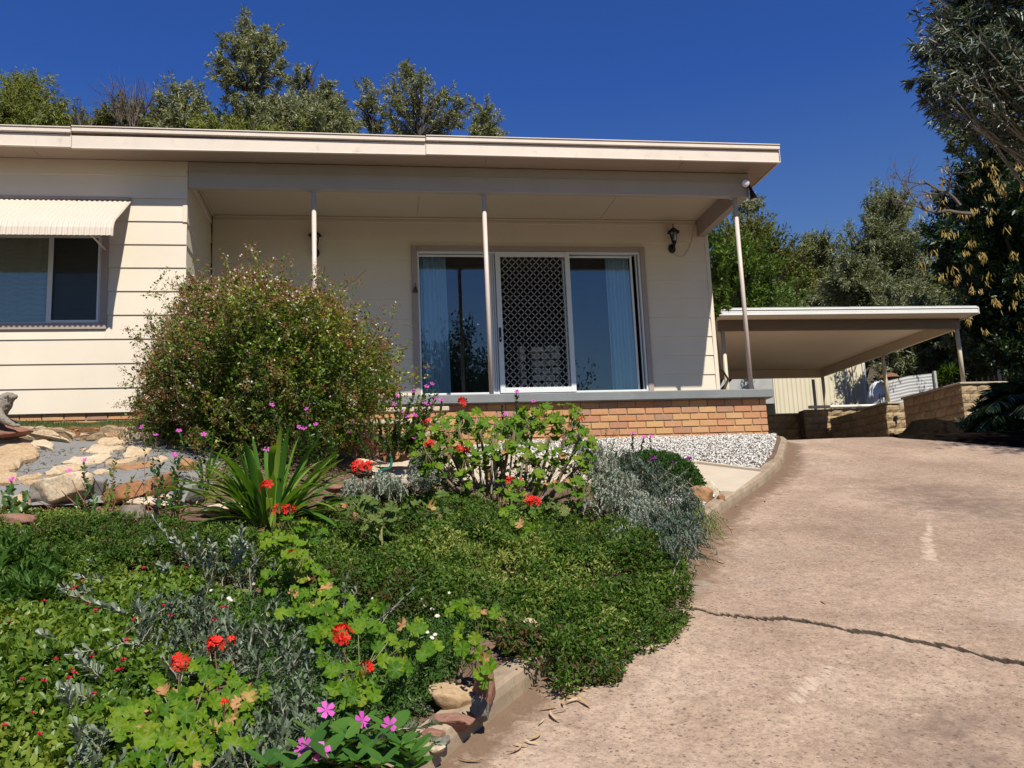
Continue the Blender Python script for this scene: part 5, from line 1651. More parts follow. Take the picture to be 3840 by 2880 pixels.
# boulders set at the foot of the slope
boulder(235, 1850, 8.05, (.30, .22, .20), 1, 'sandstone', '', .25, 'stone', parent=skin)
boulder(150, 1868, 8.0, (.12, .12, .12), 2, 'greyrock', '', .1, 'stone', parent=skin)
boulder(480, 1850, 7.95, (.20, .16, .15), 3, 'orange', '', .55, 'stone', parent=skin)
boulder(585, 1830, 7.85, (.17, .14, .19), 4, 'orange', '', -.1, 'stone', parent=skin)
boulder(360, 1845, 8.1, (.12, .1, .14), 5, 'render', '', .1, 'stone', parent=skin)
boulder(700, 1752, 8.3, (.10, .1, .13), 6, 'orange', 'rust coloured upright rock under the grassy tuft beside the bush', .1)
boulder(720, 1870, 7.5, (.09, .1, .1), 7, 'greyrock', 'bluish grey rock left of the big strap leaved clump', .2)
boulder(840, 1920, 7.2, (.22, .15, .07), 8, 'sandstone', 'flat pale rock under the strap leaves', .1)
boulder(560, 1890, 7.6, (.26, .16, .08), 9, 'sandstone', 'low pale rock right of the timber stump', .05)
boulder(20, 1975, 7.4, (.26, .2, .1), 10, 'redrock', 'reddish flat rock at the left edge above the lush bush', .05)
boulder(60, 1920, 7.7, (.16, .14, .16), 11, 'sandstone', 'tan rock behind the left edge periwinkle', .4)
boulder(130, 2010, 7.2, (.20, .12, .05), 12, 'greyrock', 'thin grey slab lying in the creeper at left', .02)
boulder(295, 2135, 6.2, (.09, .08, .035), 13, 'sandstone', 'small flat pale stone lying in the green creeper', .05)
boulder(1262, 1832, 7.6, (.12, .1, .065), 14, 'redrock', 'low brown rock at the right foot of the strap leaved clump', .1)
boulder(1500, 1700, 9.0, (.22, .14, .09), 15, 'orange', 'orange rock under the foot of the steps', .05)
boulder(1370, 1735, 8.6, (.15, .12, .06), 16, 'sandstone', 'pale flat rock beside the green hose', .05)
boulder(2630, 1865, 8.2, (.17, .15, .10), 47, 'orange', 'rusty angular rock lying against the kerb beside the mound', -.35)
boulder(2679, 1838, 8.45, (.055, .05, .12), 18, 'sandstone', 'thin upright tan rock on the small gravel patch', .08, sharp=.5)
boulder(2706, 1872, 8.2, (.05, .05, .045), 49, 'orange', 'small tan rock at the foot of the upright rock', .1)
boulder(2600, 1905, 8.1, (.07, .07, .05), 20, 'sandstone', 'small yellowish rock behind the rusty kerb rock', .1)
boulder(1885, 2335, 4.75, (.085, .07, .05), 21, 'redrock', 'red brown rock under the tall geranium stems', -.5)
boulder(1985, 2358, 4.75, (.055, .05, .055), 22, 'sandstone', 'small pale rock right of the red brown rock', -.5)
boulder(1960, 2430, 4.5, (.13, .09, .075), 23, 'redrock', 'flat rusty slab under the small pale rock', -.35)
boulder(1705, 2610, 3.82, (.125, .10, .085), 24, 'sandstone', 'large honey coloured rock at the kerb, bottom of the bed', -.25)
boulder(1825, 2590, 3.95, (.05, .06, .12), 25, 'redrock', 'upright pinkish slab right of the honey coloured rock', -.05)
boulder(1810, 2660, 3.82, (.045, .05, .06), 26, 'greyrock', 'dark grey rock wedged below the pinkish slab', 0)
boulder(1700, 2705, 3.65, (.14, .08, .035), 27, 'redrock', 'long flat reddish rock under the honey coloured rock', -.08)
boulder(1655, 2775, 3.45, (.035, .04, .022), 28, 'greyrock', 'small grey cobble below the long flat rock', .2)
boulder(1640, 2808, 3.36, (.04, .04, .014), 29, 'sandstone', 'thin tan chip of stone beside the grey cobble', .2)
boulder(1625, 2755, 3.5, (.05, .05, .03), 30, 'redrock', 'brown rock half under the grey leaves above the cobble', .3)
# timber stump, solar light, hose
c = at_bed(497, 1995)
sm = thing('timber_stump', 'weathered grey timber stump standing in the creeper', 'stump', c)
prof = [(.085, -.1), (.088, .05), (.084, .15), (.082, .192)]
MB().lathe(prof, c, 18).build('stump_side', M['stump'], sm)
c2 = at_bed(760 - 70, 1948)
c = at_bed(582, 2035)
slt = thing('solar_light', 'thin black garden light stake beside the stump', 'garden light', c)
MB().tube([c + [0, 0, -.05], c + [.005, 0, .225]], .007, 6).build('stake', M['black'], slt)
MB().lathe([(.010, .205), (.017, .225), (.019, .245), (.012, .247)], c, 10).build('lamp_head', M['black'], slt)
MB().box(c[0] - .035, c[0] + .035, c[1] - .03, c[1] + .03, c[2] + .055, c[2] + .064, .002).build('solar_panel', M['black'], slt)
c = at(1559, 1945, 6.3)
MBq = MB().lathe([(.012, -.12), (.012, -.01), (.020, 0), (.020, .02), (.014, .03)], c, 10)
tagit(MBq.build('garden_light', M['black']), 'small dark light peeping out of the creeper by the red geranium', 'garden light')
hs = [(1428, 1640, 9.0), (1442, 1665, 8.9), (1460, 1700, 8.7), (1468, 1730, 8.5), (1462, 1752, 8.35), (1440, 1760, 8.25), (1423, 1768, 8.15), (1424, 1785, 8.0), (1436, 1800, 7.9)]
tagit(MB().tube(spline([at(*h) for h in hs], 60), .013, 8).build('garden_hose', M['hose'], None, True), 'green garden hose curling down beside the steps', 'hose')

# ------------------------------------------------------------------ lizard statue
def statue():
    L = thing('lizard_statue', 'grey cement lizard statue with raised head on a red rock', 'statue', at(30, 1600, 8.75))
    t = 8.75
    def A(x, y, d=0): return at(x, y, t + d)
    b = MB()
    body = [A(-230, 1590, .1), A(-150, 1580, .08), A(-80, 1565, .05), A(-30, 1545, 0), A(0, 1525, 0), (A(18, 1508, 0)), A(28, 1496, 0), A(42, 1490, 0), A(56, 1487, 0), A(65, 1484, 0)]
    rad = [.05, .10, .125, .118, .098, .082, .070, .052, .030, .012]
    sp = spline(body, 40); rr_ = np.interp(np.linspace(0, 9, 40), range(10), rad)
    b.tube(sp, rr_, 16)
    b.tube(spline([A(-10, 1548, -.10), A(6, 1568, -.14), A(30, 1583, -.14), A(52, 1594, -.13)], 12), np.linspace(.055, .024, 12), 10)
    for k, (x, y) in enumerate([(72, 1603), (62, 1606), (80, 1597), (50, 1606)]):
        b.tube([A(50, 1594, -.13), A((50 + x) / 2, (1594 + y) / 2 - 4, -.15), A(x, y, -.15)], [.018, .013, .006], 6)
    b.tube(spline([A(-10, 1548, .10), A(16, 1570, .12), A(40, 1582, .12), A(62, 1588, .12)], 12), np.linspace(.05, .02, 12), 10)
    b.tube([A(14, 1489, -.055), A(24, 1484, -.06), A(34, 1487, -.05)], [.012, .017, .01], 6)
    b.tube(spline([A(-230, 1590, .1), A(-330, 1600, .2), A(-420, 1606, .3)], 10), np.linspace(.05, .02, 10), 8)
    o = b.build('body', M['statue'], L, True)
    m = o.modifiers.new('skin', 'REMESH'); m.mode = 'VOXEL'; m.voxel_size = .011; m.use_smooth_shade = True
    tx = bpy.data.textures.new('scales', 'CLOUDS'); tx.noise_scale = .035; tx.noise_depth = 3
    dm = o.modifiers.new('scales', 'DISPLACE'); dm.texture = tx; dm.strength = .018; dm.mid_level = .5
    e = MB().lathe([(.001, -.008), (.006, -.005), (.008, 0), (.006, .005), (.001, .008)], A(30, 1484, -.072), 8)
    e.build('eye', M['black'], L, True)
    boulder(10, 1616, 8.75, (.28, .2, .085), 61, 'redrock', '', 0, 'base_rock', parent=L)
statue()

# ------------------------------------------------------------------ plants
PATH_MAIN = [(560, 1935), (640, 1940), (1000, 2000), (1240, 1880), (1420, 1825), (1600, 1835), (1900, 1880), (2200, 1910), (2420, 1980), (2560, 2060), (2590, 2140), (2540, 2270), (2330, 2370), (2240, 2400), (2120, 2460),
             (2000, 2420), (1870, 2400), (1700, 2300), (1500, 2260), (1250, 2220), (900, 2150), (500, 2200), (230, 2220), (-300, 2260), (-300, 1915), (280, 1912), (430, 1930)]
def mat_points(poly, n, seed, hfun, xr=(-4, 6.2), yr=(-9, -2.9), kerb_over=.0):
    """points spread over the bed whose place in the view lies inside an outline"""
    r = np.random.default_rng(seed)
    out = []
    got = 0
    while got < n:
        X = r.uniform(*xr, 60000); Y = r.uniform(*yr, 60000)
        h = hfun(X, Y)
        Z = ZB(X, Y) + h
        u, v = to_px(np.stack([X, Y, Z], -1))
        ok = inpoly(u, v, poly)
        P = np.stack([X, Y, Z], -1)[ok]
        if kerb_over is not None and len(P):
            P = P[kerb_side(P[:, 0], P[:, 1]) < kerb_over]
        if len(P) == 0: break
        out.append(P); got += len(P)
    P = np.concatenate(out)[:n]
    return P
def sprigs(P, r, k, spread, L, Wd, tpl, up=.8, tint=None, tilt=.5):
    """k leaves round each point"""
    n = len(P)
    Q = np.repeat(P, k, 0) + r.normal(0, spread, (n * k, 3)) * [1, 1, .6]
    az = rdir(r, n * k, .35)
    D = az + np.repeat(r.normal(0, .5, (n, 3)), k, 0)
    N = r.normal(0, tilt, (n * k, 3)) + [0, -.25, up]
    T = np.clip((np.repeat(tint, k) if tint is not None else .5) + r.normal(0, .16, n * k), 0, 1)
    return inst(tpl, Q, D, N, r.uniform(.65, 1.2, n * k) * L, r.uniform(.75, 1.15, n * k) * Wd, T)
def cover_h(X, Y):
    P = np.stack([X, Y], -1)
    return .095 + .08 * vnoise(P * 2.6, 51, 2) + .06 * np.maximum(vnoise(P * 6, 52, 2), -.4) + .02 * vnoise(P * 17, 54, 1) + .10 * np.exp(-(((X - 3.0) / .9) ** 2 + ((Y + 5.3) / .9) ** 2)) + .05 * np.exp(-(((X - 3.9) / .4) ** 2 + ((Y + 5.6) / .5) ** 2))
r = np.random.default_rng(101)
P = mat_points(PATH_MAIN, 36000, 7, cover_h, kerb_over=.34)
hol = vnoise(P[:, :2] * 8, 57, 2)
P = P[(hol > -.42) | (r.random(len(P)) < .35)]
P[:, 2] -= .05 * np.clip(-vnoise(P[:, :2] * 8, 57, 2) - .3, 0, 1)
edge = np.clip(kerb_side(P[:, 0], P[:, 1]) + .02, 0, 1)
P[:, 2] -= np.minimum(edge * .55, np.maximum(P[:, 2] - ZD(P[:, 1]) - .03, 0))
P[:, 2] += r.uniform(-.07, .02, len(P)) + .03 * (r.random(len(P)) < .06)
tn = np.clip(.42 + .2 * vnoise(P[:, :2] * 2.6, 53) + .2 * vnoise(P[:, :2] * 9, 55) + .30 * np.exp(-(((P[:, 0] - 3.0) / .5) ** 2 + ((P[:, 1] + 6.0) / .5) ** 2)) + .2 * sstep(1.2, -.2, P[:, 0]) + .1 * r.normal(size=len(P)), 0, 1)
V, F, T = sprigs(P, r, 8, .014, .026, .011, OVAL, .7, tn)
o = link('creeping_groundcover', make_mesh('creeping_groundcover', V, [F], M['f_cover'], tint=T))
tagit(o, 'dense dark green creeping groundcover spilling to the kerb', 'groundcover', None, 'stuff')
# trailing tips over the kerb
r = np.random.default_rng(102)
b = MB()
VV, FF, TT, off = [], [], [], 0
for px, py, dn_, t_ in [(2240, 2330, .0, 5.0), (2160, 2435, .10, 4.6), (2105, 2470, .07, 4.5), (2022, 2510, .11, 4.25), (1995, 2500, .05, 4.25), (2070, 2480, .05, 4.4), (2680, 1960, .10, 7.7), (2660, 1950, .05, 7.7), (2130, 2420, .12, 4.6), (2210, 2400, .08, 4.75)]:
    p = at(px, py - 40, t_)
    n = 90
    u = r.random(n)
    q = p + np.stack([r.normal(0, .012, n) + .03 * u, r.normal(0, .012, n) - .05 * u, -u * (dn_ + .06)], -1)
    V, F, T = inst(OVAL, q, rdir(r, n) + [0, 0, -.5], rdir(r, n, .3), .02, .009, np.clip(r.normal(.45, .2, n), 0, 1))
    VV.append(V); FF.append(F + off); TT.append(T); off += len(V)
o = link('trailing_groundcover', make_mesh('trailing_groundcover', np.concatenate(VV), [np.concatenate(FF)], M['f_cover'], tint=np.concatenate(TT)))
tagit(o, 'groundcover tips hanging down over the kerb face', 'groundcover', None, 'stuff')

# heart-leaved succulent mat, bottom left
APT = [(-900, 2330), (0, 2265), (380, 2160), (700, 2140), (1020, 2290), (900, 2420), (720, 2520), (640, 2640), (620, 3150), (-900, 3150)]
def apt_h(X, Y):
    P = np.stack([X, Y], -1)
    return .10 + .05 * vnoise(P * 2.4, 61, 2) + .03 * vnoise(P * 6, 62, 2)
r = np.random.default_rng(111)
P = mat_points(APT, 9500, 17, apt_h, xr=(-3, 2.4), yr=(-9.2, -3.5))
P[:, 2] += r.uniform(-.08, .015, len(P))
tn = np.clip(.5 + .25 * vnoise(P[:, :2] * 2.5, 63) + .1 * r.normal(size=len(P)), 0, 1)
V, F, T = sprigs(P, r, 7, .022, .037, .023, OVAL, .7, tn, .5)
o = link('succulent_groundcover', make_mesh('succulent_groundcover', V, [F], M['f_aptenia'], tint=T))
tagit(o, 'bright green heart leaved groundcover in the lower left corner', 'groundcover', None, 'stuff')
redpx = [(62, 2268), (30, 2314), (36, 2347), (270, 2222), (285, 2212), (310, 2192), (307, 2178), (332, 2277), (360, 2301), (504, 2340), (552, 2318), (505, 2336), (475, 2415), (210, 2485), (265, 2525), (278, 2537), (258, 2558),
         (82, 2562), (163, 2567), (352, 2617), (460, 2490), (465, 2488), (440, 2527), (457, 2522), (122, 2690), (17, 2737), (150, 2770), (297, 2251), (612, 2282), (805, 2338), (833, 2290), (850, 2290), (590, 2095), (640, 2085), (697, 2138), (345, 2475),
         (640, 2320), (166, 2265), (540, 2140)]
fl = []
r = np.random.default_rng(112)
def bud(name, mat, rad):
    b = MB()
    n = 14
    d = rdir(r, n, .8)
    V, F, T = inst(KITE, np.zeros((n, 3)), d, rdir(r, n), rad, rad * .55, r.random(n))
    b.addn(V, F, T)
    return b.mesh(name, M[mat])
budm = bud('flower', 'f_pinkred', .014)
rf = thing('succulent_flowers', 'scattered small crimson flowers over the bright green groundcover', 'flowers', at_bed(300, 2400))
for x, y in redpx:
    p = at_bed(x, y, .15)
    place('flower', budm, p + np.array([0, 0, .012]), Matrix.Rotation(r.uniform(0, 6), 3, 'Z').to_quaternion(), r.uniform(.8, 1.15), rf)

# ---- grey leaved shrub with trailing sprigs
def sprig_stem(b, Vs, base, tip, r, nleaf, L, Wd, tpl=SPOON, sag=.0, rad=.003, opp=True, up=.5, tipw=.25, tb=.5):
    """one leafy stem; leaves along the outer part"""
    base = np.asarray(base, float); tip = np.asarray(tip, float)
    ln = np.linalg.norm(tip - base)
    t = np.linspace(0, 1, 7)[:, None]
    p = base + (tip - base) * t
    p[:, 2] += sag * ln * np.sin(np.pi * t[:, 0])
    p[1:-1] += r.normal(0, .018 * ln, (5, 3))
    b.tube(p, np.linspace(rad, rad * .5, 7), 4, False)
    u = np.linspace(.12, 1, nleaf) + r.normal(0, .01, nleaf)
    u = np.clip(u, 0, 1)
    q = np.stack([np.interp(u, t[:, 0], p[:, i]) for i in range(3)], -1)
    ax = (tip - base) / ln
    side = rdir(r, nleaf)
    side -= (side @ ax)[:, None] * ax
    side /= np.linalg.norm(side, axis=1)[:, None] + 1e-6
    if opp: side[1::2] = -side[0::2][:len(side[1::2])]
    D = side * .8 + ax * .7
    D[u > .93] = ax + side[u > .93] * .3
    N = ax + side * -.4 + r.normal(0, .2, (nleaf, 3)) + [0, 0, up]
    sz = L * (1 - tipw * u) * r.uniform(.8, 1.15, nleaf)
    Vs.append(inst(tpl, q, D, N, sz, Wd * (1 - tipw * u), np.clip(tb + r.normal(0, .14, nleaf), 0, 1)))
def join_leaves(name, Vs, mat, parent):
    off = 0; V, F, T = [], [], []
    for v, f, t in Vs:
        V.append(v); F.append(f + off); T.append(t); off += len(v)
    me = make_mesh(name, np.concatenate(V) - woff(parent), [np.concatenate(F)], mat, True, tint=np.concatenate(T))
    o = link(name, me, parent)
    o['kind'] = 'stuff'
    return o
def leafy(name, label, cat, base, stems, leafm, stemm, seed, nleaf, L, Wd, tpl=SPOON, group=None, **kw):
    r = np.random.default_rng(seed)
    th = thing(name, label, cat, base, group)
    b = MB(); Vs = []
    for a, c in stems: sprig_stem(b, Vs, a, c, r, nleaf if isinstance(nleaf, int) else r.integers(*nleaf), L, Wd, tpl, **kw)
    b.build('stem', M[stemm], th)['kind'] = 'stuff'
    join_leaves('foliage', Vs, M[leafm], th)
    return th
# individual silvery sprigs that rise clear of the mat (base px, tip px, distance)
r = np.random.default_rng(120)
stems = []
for bx, by, tx, ty, t_ in [(745, 2170, 570, 1935, 5.1), (730, 2165, 660, 2010, 5.0), (505, 2120, 400, 2040, 5.4), (610, 2050, 560, 2030, 5.3), (440, 2170, 345, 2110, 5.0), (480, 2210, 295, 2165, 4.8), (390, 2260, 235, 2205, 4.6),
                           (535, 2340, 250, 2230, 4.3), (620, 2430, 270, 2455, 3.9), (290, 2500, 155, 2385, 3.9), (405, 2580, 310, 2480, 3.75), (380, 2665, 245, 2580, 3.5), (320, 2720, 230, 2600, 3.4), (320, 2880, 290, 2720, 3.2),
                           (560, 2840, 370, 2750, 3.15), (690, 2600, 620, 2480, 3.6), (760, 2180, 740, 2020, 5.0), (800, 2190, 790, 2030, 4.95), (880, 2170, 870, 2030, 4.9), (900, 2150, 905, 1990, 4.9), (650, 2180, 610, 2120, 4.9), (560, 2400, 520, 2270, 4.2)]:
    stems.append((ga(bx, by, t_, .05), ga(tx, ty, t_ - .12, .17)))
leafy('trailing_shrub', 'silver grey trailing shrub whose long sprigs cross the bright groundcover', 'shrub', at_bed(560, 2500), stems, 'f_grey', 'stem_grey', 121, (34, 48), .058, .022, sag=.05, rad=.0038, tb=.72)
def bush_stems(spec, t, dt, n, seed, up=.25):
    """many short stems over patches (px,py,rx,ry) facing up and outward"""
    r = np.random.default_rng(seed)
    out = []
    for x, y, rx, ry, w in spec:
        for _ in range(int(n * w)):
            a = r.uniform(0, 6.28); q = math.sqrt(r.random())
            tx, ty = x + q * rx * math.cos(a), y + q * ry * math.sin(a)
            tt = np.interp(ty, *t) if isinstance(t, tuple) else t
            tip = ga(tx, ty, tt + r.uniform(-dt, dt), r.uniform(.05, .2))
            ln = r.uniform(.09, .2)
            base = tip - np.array([r.normal(0, .5), r.normal(.1, .5), 1.0]) * ln * .8
            out.append((base, tip))
    return out
TL = ([1900, 2000, 2100, 2200, 2300, 2450, 2600, 2750, 2880], [6.65, 5.85, 5.2, 4.65, 4.2, 3.68, 3.26, 2.95, 2.70])
leafy('grey_shrub', 'dull grey green sprawling shrub behind the scarlet geraniums', 'shrub', at_bed(850, 2400),
      bush_stems([(850, 2300, 260, 110, 1), (1000, 2430, 260, 90, 1), (700, 2330, 200, 90, .6), (1180, 2560, 140, 120, .8), (1080, 2700, 130, 130, .8), (880, 2100, 160, 60, .5), (620, 2250, 160, 70, .4)], TL, .07, 70, 122),
      'f_grey', 'stem_grey', 123, (20, 30), .044, .018, tb=.3)
leafy('grey_shrub', 'grey leaved shrub at the bottom edge between scarlet geranium and big periwinkle', 'shrub', at_bed(700, 2860),
      bush_stems([(640, 2830, 130, 60, 1), (780, 2820, 120, 60, 1), (950, 2800, 110, 90, .8), (1060, 2800, 80, 90, .6), (420, 2800, 120, 70, .6)], TL, .05, 42, 124), 'f_grey', 'stem_grey', 125, (20, 30), .044, .018, tb=.35)
leafy('grey_shrub', 'grey sprigs trailing over the honey coloured rock by the kerb', 'shrub', at_bed(1500, 2620),
      [(ga(1450, 2590, 3.7), ga(1660, 2525, 3.62)), (ga(1480, 2650, 3.6), ga(1640, 2600, 3.55)), (ga(1500, 2650, 3.55), ga(1600, 2660, 3.5)), (ga(1480, 2740, 3.4), ga(1700, 2705, 3.32)), (ga(1500, 2760, 3.35), ga(1640, 2790, 3.3)),
       (ga(1300, 2440, 4.0), ga(1545, 2215, 4.1)), (ga(1330, 2450, 4.0), ga(1480, 2280, 4.05)), (ga(1300, 2500, 3.9), ga(1500, 2400, 3.85)), (ga(1320, 2510, 3.9), ga(1470, 2440, 3.8)), (ga(1350, 2560, 3.8), ga(1520, 2470, 3.75)),
       (ga(1300, 2350, 4.2), ga(1340, 2200, 4.2)), (ga(1280, 2330, 4.25), ga(1300, 2180, 4.25)), (ga(1400, 2600, 3.7), ga(1560, 2560, 3.65))], 'f_grey', 'stem_grey', 126, (30, 42), .042, .017, tb=.4)
# blue-grey shrub by the kerb
leafy('bluegrey_shrub', 'blue grey feathery shrub spilling over the kerb beside the silver bush', 'shrub', at_bed(2480, 2080),
      bush_stems([(2470, 1880, 130, 110, 1.2), (2540, 1990, 90, 80, 1.0), (2420, 1790, 90, 70, .7), (2350, 1730, 70, 45, .5), (2580, 1900, 60, 60, .5), (2380, 1960, 70, 70, .5)],
                 ([1650, 1800, 1950, 2100, 2200], [7.6, 7.1, 6.55, 6.0, 5.7]), .14, 105, 127), 'f_bluegrey', 'stem_grey', 128, (26, 36), .038, .0125, tb=.42, tpl=SPOON)
leafy('bluegrey_shrub', 'few pale upright sprigs leaning right out of the blue grey shrub', 'shrub', at_bed(2540, 2000),
      [(ga(2480, 1830, 6.8), ga(2570, 1770, 6.7)), (ga(2500, 1870, 6.7), ga(2590, 1800, 6.6)), (ga(2520, 1900, 6.6), ga(2620, 1830, 6.5)), (ga(2470, 1800, 6.9), ga(2530, 1740, 6.9))], 'f_bluegrey', 'stem_grey', 129, (28, 38), .038, .012, tb=.75)
# silver bushes
def silver(label, spec, t, dt, n, seed, base):
    return leafy('silver_bush', label, 'shrub', base, bush_stems(spec, t, dt, n, seed), 'f_dusty', 'stem_grey', seed + 1, (26, 36), .034, .016, tb=.55)
silver('lacy silver bush right of the big geranium, brown underneath', [(2250, 1740, 70, 60, 1), (2310, 1800, 80, 50, 1), (2340, 1860, 90, 40, 1), (2210, 1690, 50, 40, .6), (2240, 1860, 60, 40, .3)], ([1650, 1750, 1900], [7.2, 6.9, 6.5]), .12, 60, 130, at_bed(2300, 1960))
silver('small lacy silver bush in front of the blue grey shrub', [(2420, 1900, 60, 35, 1), (2350, 1960, 60, 35, .8), (2300, 1990, 40, 25, .4)], ([1850, 2000], [6.35, 6.0]), .07, 55, 132, at_bed(2370, 2010))
silver('silver bush left of the big geranium behind the creeper', [(1580, 1750, 60, 60, 1), (1600, 1690, 50, 30, .5), (1650, 1780, 60, 50, .6)], ([1650, 1850], [7.6, 7.1]), .1, 60, 134, at_bed(1590, 1850))
silver('low silver bush beside the hose, left of the red flower', [(1340, 1815, 50, 25, .8), (1440, 1800, 55, 30, 1), (1490, 1810, 30, 20, .4)], ([1750, 1850], [7.5, 7.2]), .08, 55, 136, at_bed(1410, 1850))
silver('pale silver plant half hidden behind the top of the big geranium', [(1950, 1570, 60, 25, 1), (1900, 1600, 50, 25, .6), (2160, 1610, 40, 40, .5)], ([1500, 1700], [8.2, 7.8]), .1, 40, 138, at_bed(1950, 1800))

# ---- mound with purple flowers
def mound():
    c = at_bed(2470, 1830)
    th = thing('purple_mound', 'dark green dome of foliage dotted with purple flowers by the path', 'plant', c)
    r = np.random.default_rng(140)
    n = 15000
    d = rdir(r, n); d[:, 2] = np.abs(d[:, 2])
    cc = ga(2440, 1780, 7.9)
    lump = 1 + .10 * vnoise(d * 2.5, 7)
    P = cc + d * np.array([.45, .42, .32]) * (lump * r.uniform(.80, 1.0, n))[:, None] + [0, 0, -.12]
    V, F, T = inst(SPOON, P, d * .7 + rdir(r, n) * .7 + [0, 0, .2], d + r.normal(0, .4, (n, 3)), r.uniform(.026, .045, n), r.uniform(.010, .015, n), np.clip(r.normal(.5, .22, n), 0, 1))
    link('foliage', make_mesh('foliage', V - woff(th), [F], M['f_mound'], True, tint=T), th)
    fm = make_mesh('flower', *(lambda q: (q[0], [q[1]]))(inst(KITE, np.zeros((16, 3)), rdir(r, 16, .5), rdir(r, 16), .03, .011)), M['f_purple'])
    for x, y, t_ in [(2442, 1720, 7.62), (2455, 1716, 7.62), (2437, 1728, 7.6), (2522, 1728, 7.62), (2518, 1735, 7.62), (2580, 1718, 7.75), (2588, 1720, 7.75), (2573, 1800, 7.6), (2300, 1723, 7.7), (2572, 1795, 7.6), (2360, 1705, 7.6)]:
        place('flower', fm, ga(x, y, t_), Matrix.Rotation(r.uniform(0, 6), 3, 'X').to_quaternion(), .9, th)
    MB().tube([c, c + [0, 0, .25]], .02, 6).build('stem', M['stem_brown'], th)
mound()

# ---- abelia, the big bush in front of the porch
def abelia():
    base = np.array([1.15, -1.62, -.92])
    th = thing('flowering_bush', 'huge rounded bush with red brown bracts and tiny white flowers', 'bush', base)
    r = np.random.default_rng(150)
    C0 = np.array([1.14, -1.55, -.02])
    R = np.array([1.33, 1.10, 1.00])
    ns = 3600
    d = rdir(r, ns); d[:, 2] = np.where(d[:, 2] < -.75, -d[:, 2], d[:, 2])
    lump = 1 + .20 * vnoise(d * 2.0, 15) + .13 * vnoise(d * 5, 16) - .05 * np.clip(d[:, 2], 0, 1) ** 3
    tip = C0 + d * R * (lump * (.80 + .22 * r.random(ns) ** .7))[:, None]
    tip[:, 2] = np.maximum(tip[:, 2], ZB(tip[:, 0], tip[:, 1]) + .05)
    # some long whips
    wh = r.random(ns) < .09
    tip[wh] += d[wh] * r.uniform(.08, .32, (wh.sum(), 1)) + [0, 0, .05]
    ln = r.uniform(.22, .42, ns)
    bse = tip - (d * .7 + r.normal(0, .35, (ns, 3)) + [0, 0, .25]) * ln[:, None]
    k = 15
    u = np.tile(np.linspace(.1, 1, k), ns)
    Q = np.repeat(bse, k, 0) + np.repeat(tip - bse, k, 0) * u[:, None] + r.normal(0, .016, (ns * k, 3))
    ax = np.repeat(tip - bse, k, 0); ax /= np.linalg.norm(ax, axis=1)[:, None]
    D = ax * .5 + rdir(r, ns * k) * .9
    N = rdir(r, ns * k, .8) + np.repeat(d, k, 0) * .4
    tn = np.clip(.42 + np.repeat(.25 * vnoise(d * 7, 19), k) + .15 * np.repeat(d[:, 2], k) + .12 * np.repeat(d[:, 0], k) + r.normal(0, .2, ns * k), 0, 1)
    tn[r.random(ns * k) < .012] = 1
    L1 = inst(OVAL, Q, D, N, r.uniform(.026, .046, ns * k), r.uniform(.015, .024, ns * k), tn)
    # inner leaves
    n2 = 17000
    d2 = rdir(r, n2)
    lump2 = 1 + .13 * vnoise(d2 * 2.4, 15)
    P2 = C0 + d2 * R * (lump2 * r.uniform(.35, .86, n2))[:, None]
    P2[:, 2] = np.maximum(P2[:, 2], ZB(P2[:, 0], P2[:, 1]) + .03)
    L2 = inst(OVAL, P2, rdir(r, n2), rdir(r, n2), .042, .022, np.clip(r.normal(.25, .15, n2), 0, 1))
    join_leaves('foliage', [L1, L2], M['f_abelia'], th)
    # bract clusters near the tips
    pr = .30 + .48 * np.clip(d[:, 2] + .1, 0, 1) + .25 * np.clip(-d[:, 0], 0, 1) + .2 * vnoise(d * 4, 18)
    has = r.random(ns) < pr
    tb = tip[has] + d[has] * .012
    m = len(tb); kb = 22
    cb = np.repeat(tb, kb, 0) + r.normal(0, .024, (m * kb, 3))
    LB = inst(KITE, cb, rdir(r, m * kb, .2), rdir(r, m * kb), r.uniform(.014, .026, m * kb), r.uniform(.008, .013, m * kb), np.clip(np.repeat(r.random(m), kb) * .7 + r.random(m * kb) * .3, 0, 1))
    join_leaves('bracts', [LB], M['f_bract'], th).name = 'bract_clusters'
    hf = r.random(m) < (.16 + .35 * np.clip(d[has][:, 2], 0, 1))
    tf = tb[hf]; m2 = len(tf); kf = 4
    cf = np.repeat(tf, kf, 0) + r.normal(0, .022, (m2 * kf, 3))
    LF = inst(FLOWER5, cf, rdir(r, m2 * kf), rdir(r, m2 * kf, .3) + [0, -.4, 0], .010, .010, r.random(m2 * kf))
    join_leaves('white_flowers', [LF], M['f_whitefl'], th)
    b = MB()
    for i in range(26):
        a = r.uniform(0, 6.28); q = r.uniform(.05, .3)
        p0 = base + [q * math.cos(a), q * math.sin(a), -.1]
        p0[2] = ZB(p0[0], p0[1]) - .05
        dd = rdir(r, 1, .8)[0]
        b.tube(branch_path(r, p0, C0 + dd * R * .75, 8, -.1, .06), np.linspace(.022, .006, 8), 5, False)
    V, F = sticks(bse, tip, .0028, .0016, 3)
    b.addn(V, F)
    # bare whips standing clear of the top
    for x0, y0, x1, y1 in [(985, 1035, 955, 935), (895, 1040, 872, 985), (1290, 1080, 1375, 1010), (1210, 1030, 1215, 995), (1470, 1210, 1560, 1225), (1500, 1300, 1560, 1290)]:
        b.tube(spline([ga(x0, y0, 9.2), ga((x0 + x1) / 2 + 4, (y0 + y1) / 2, 9.15), ga(x1, y1, 9.1)], 8), np.linspace(.004, .0018, 8), 4, False)
    b.build('branch', M['stem_brown'], th)['kind'] = 'stuff'
abelia()

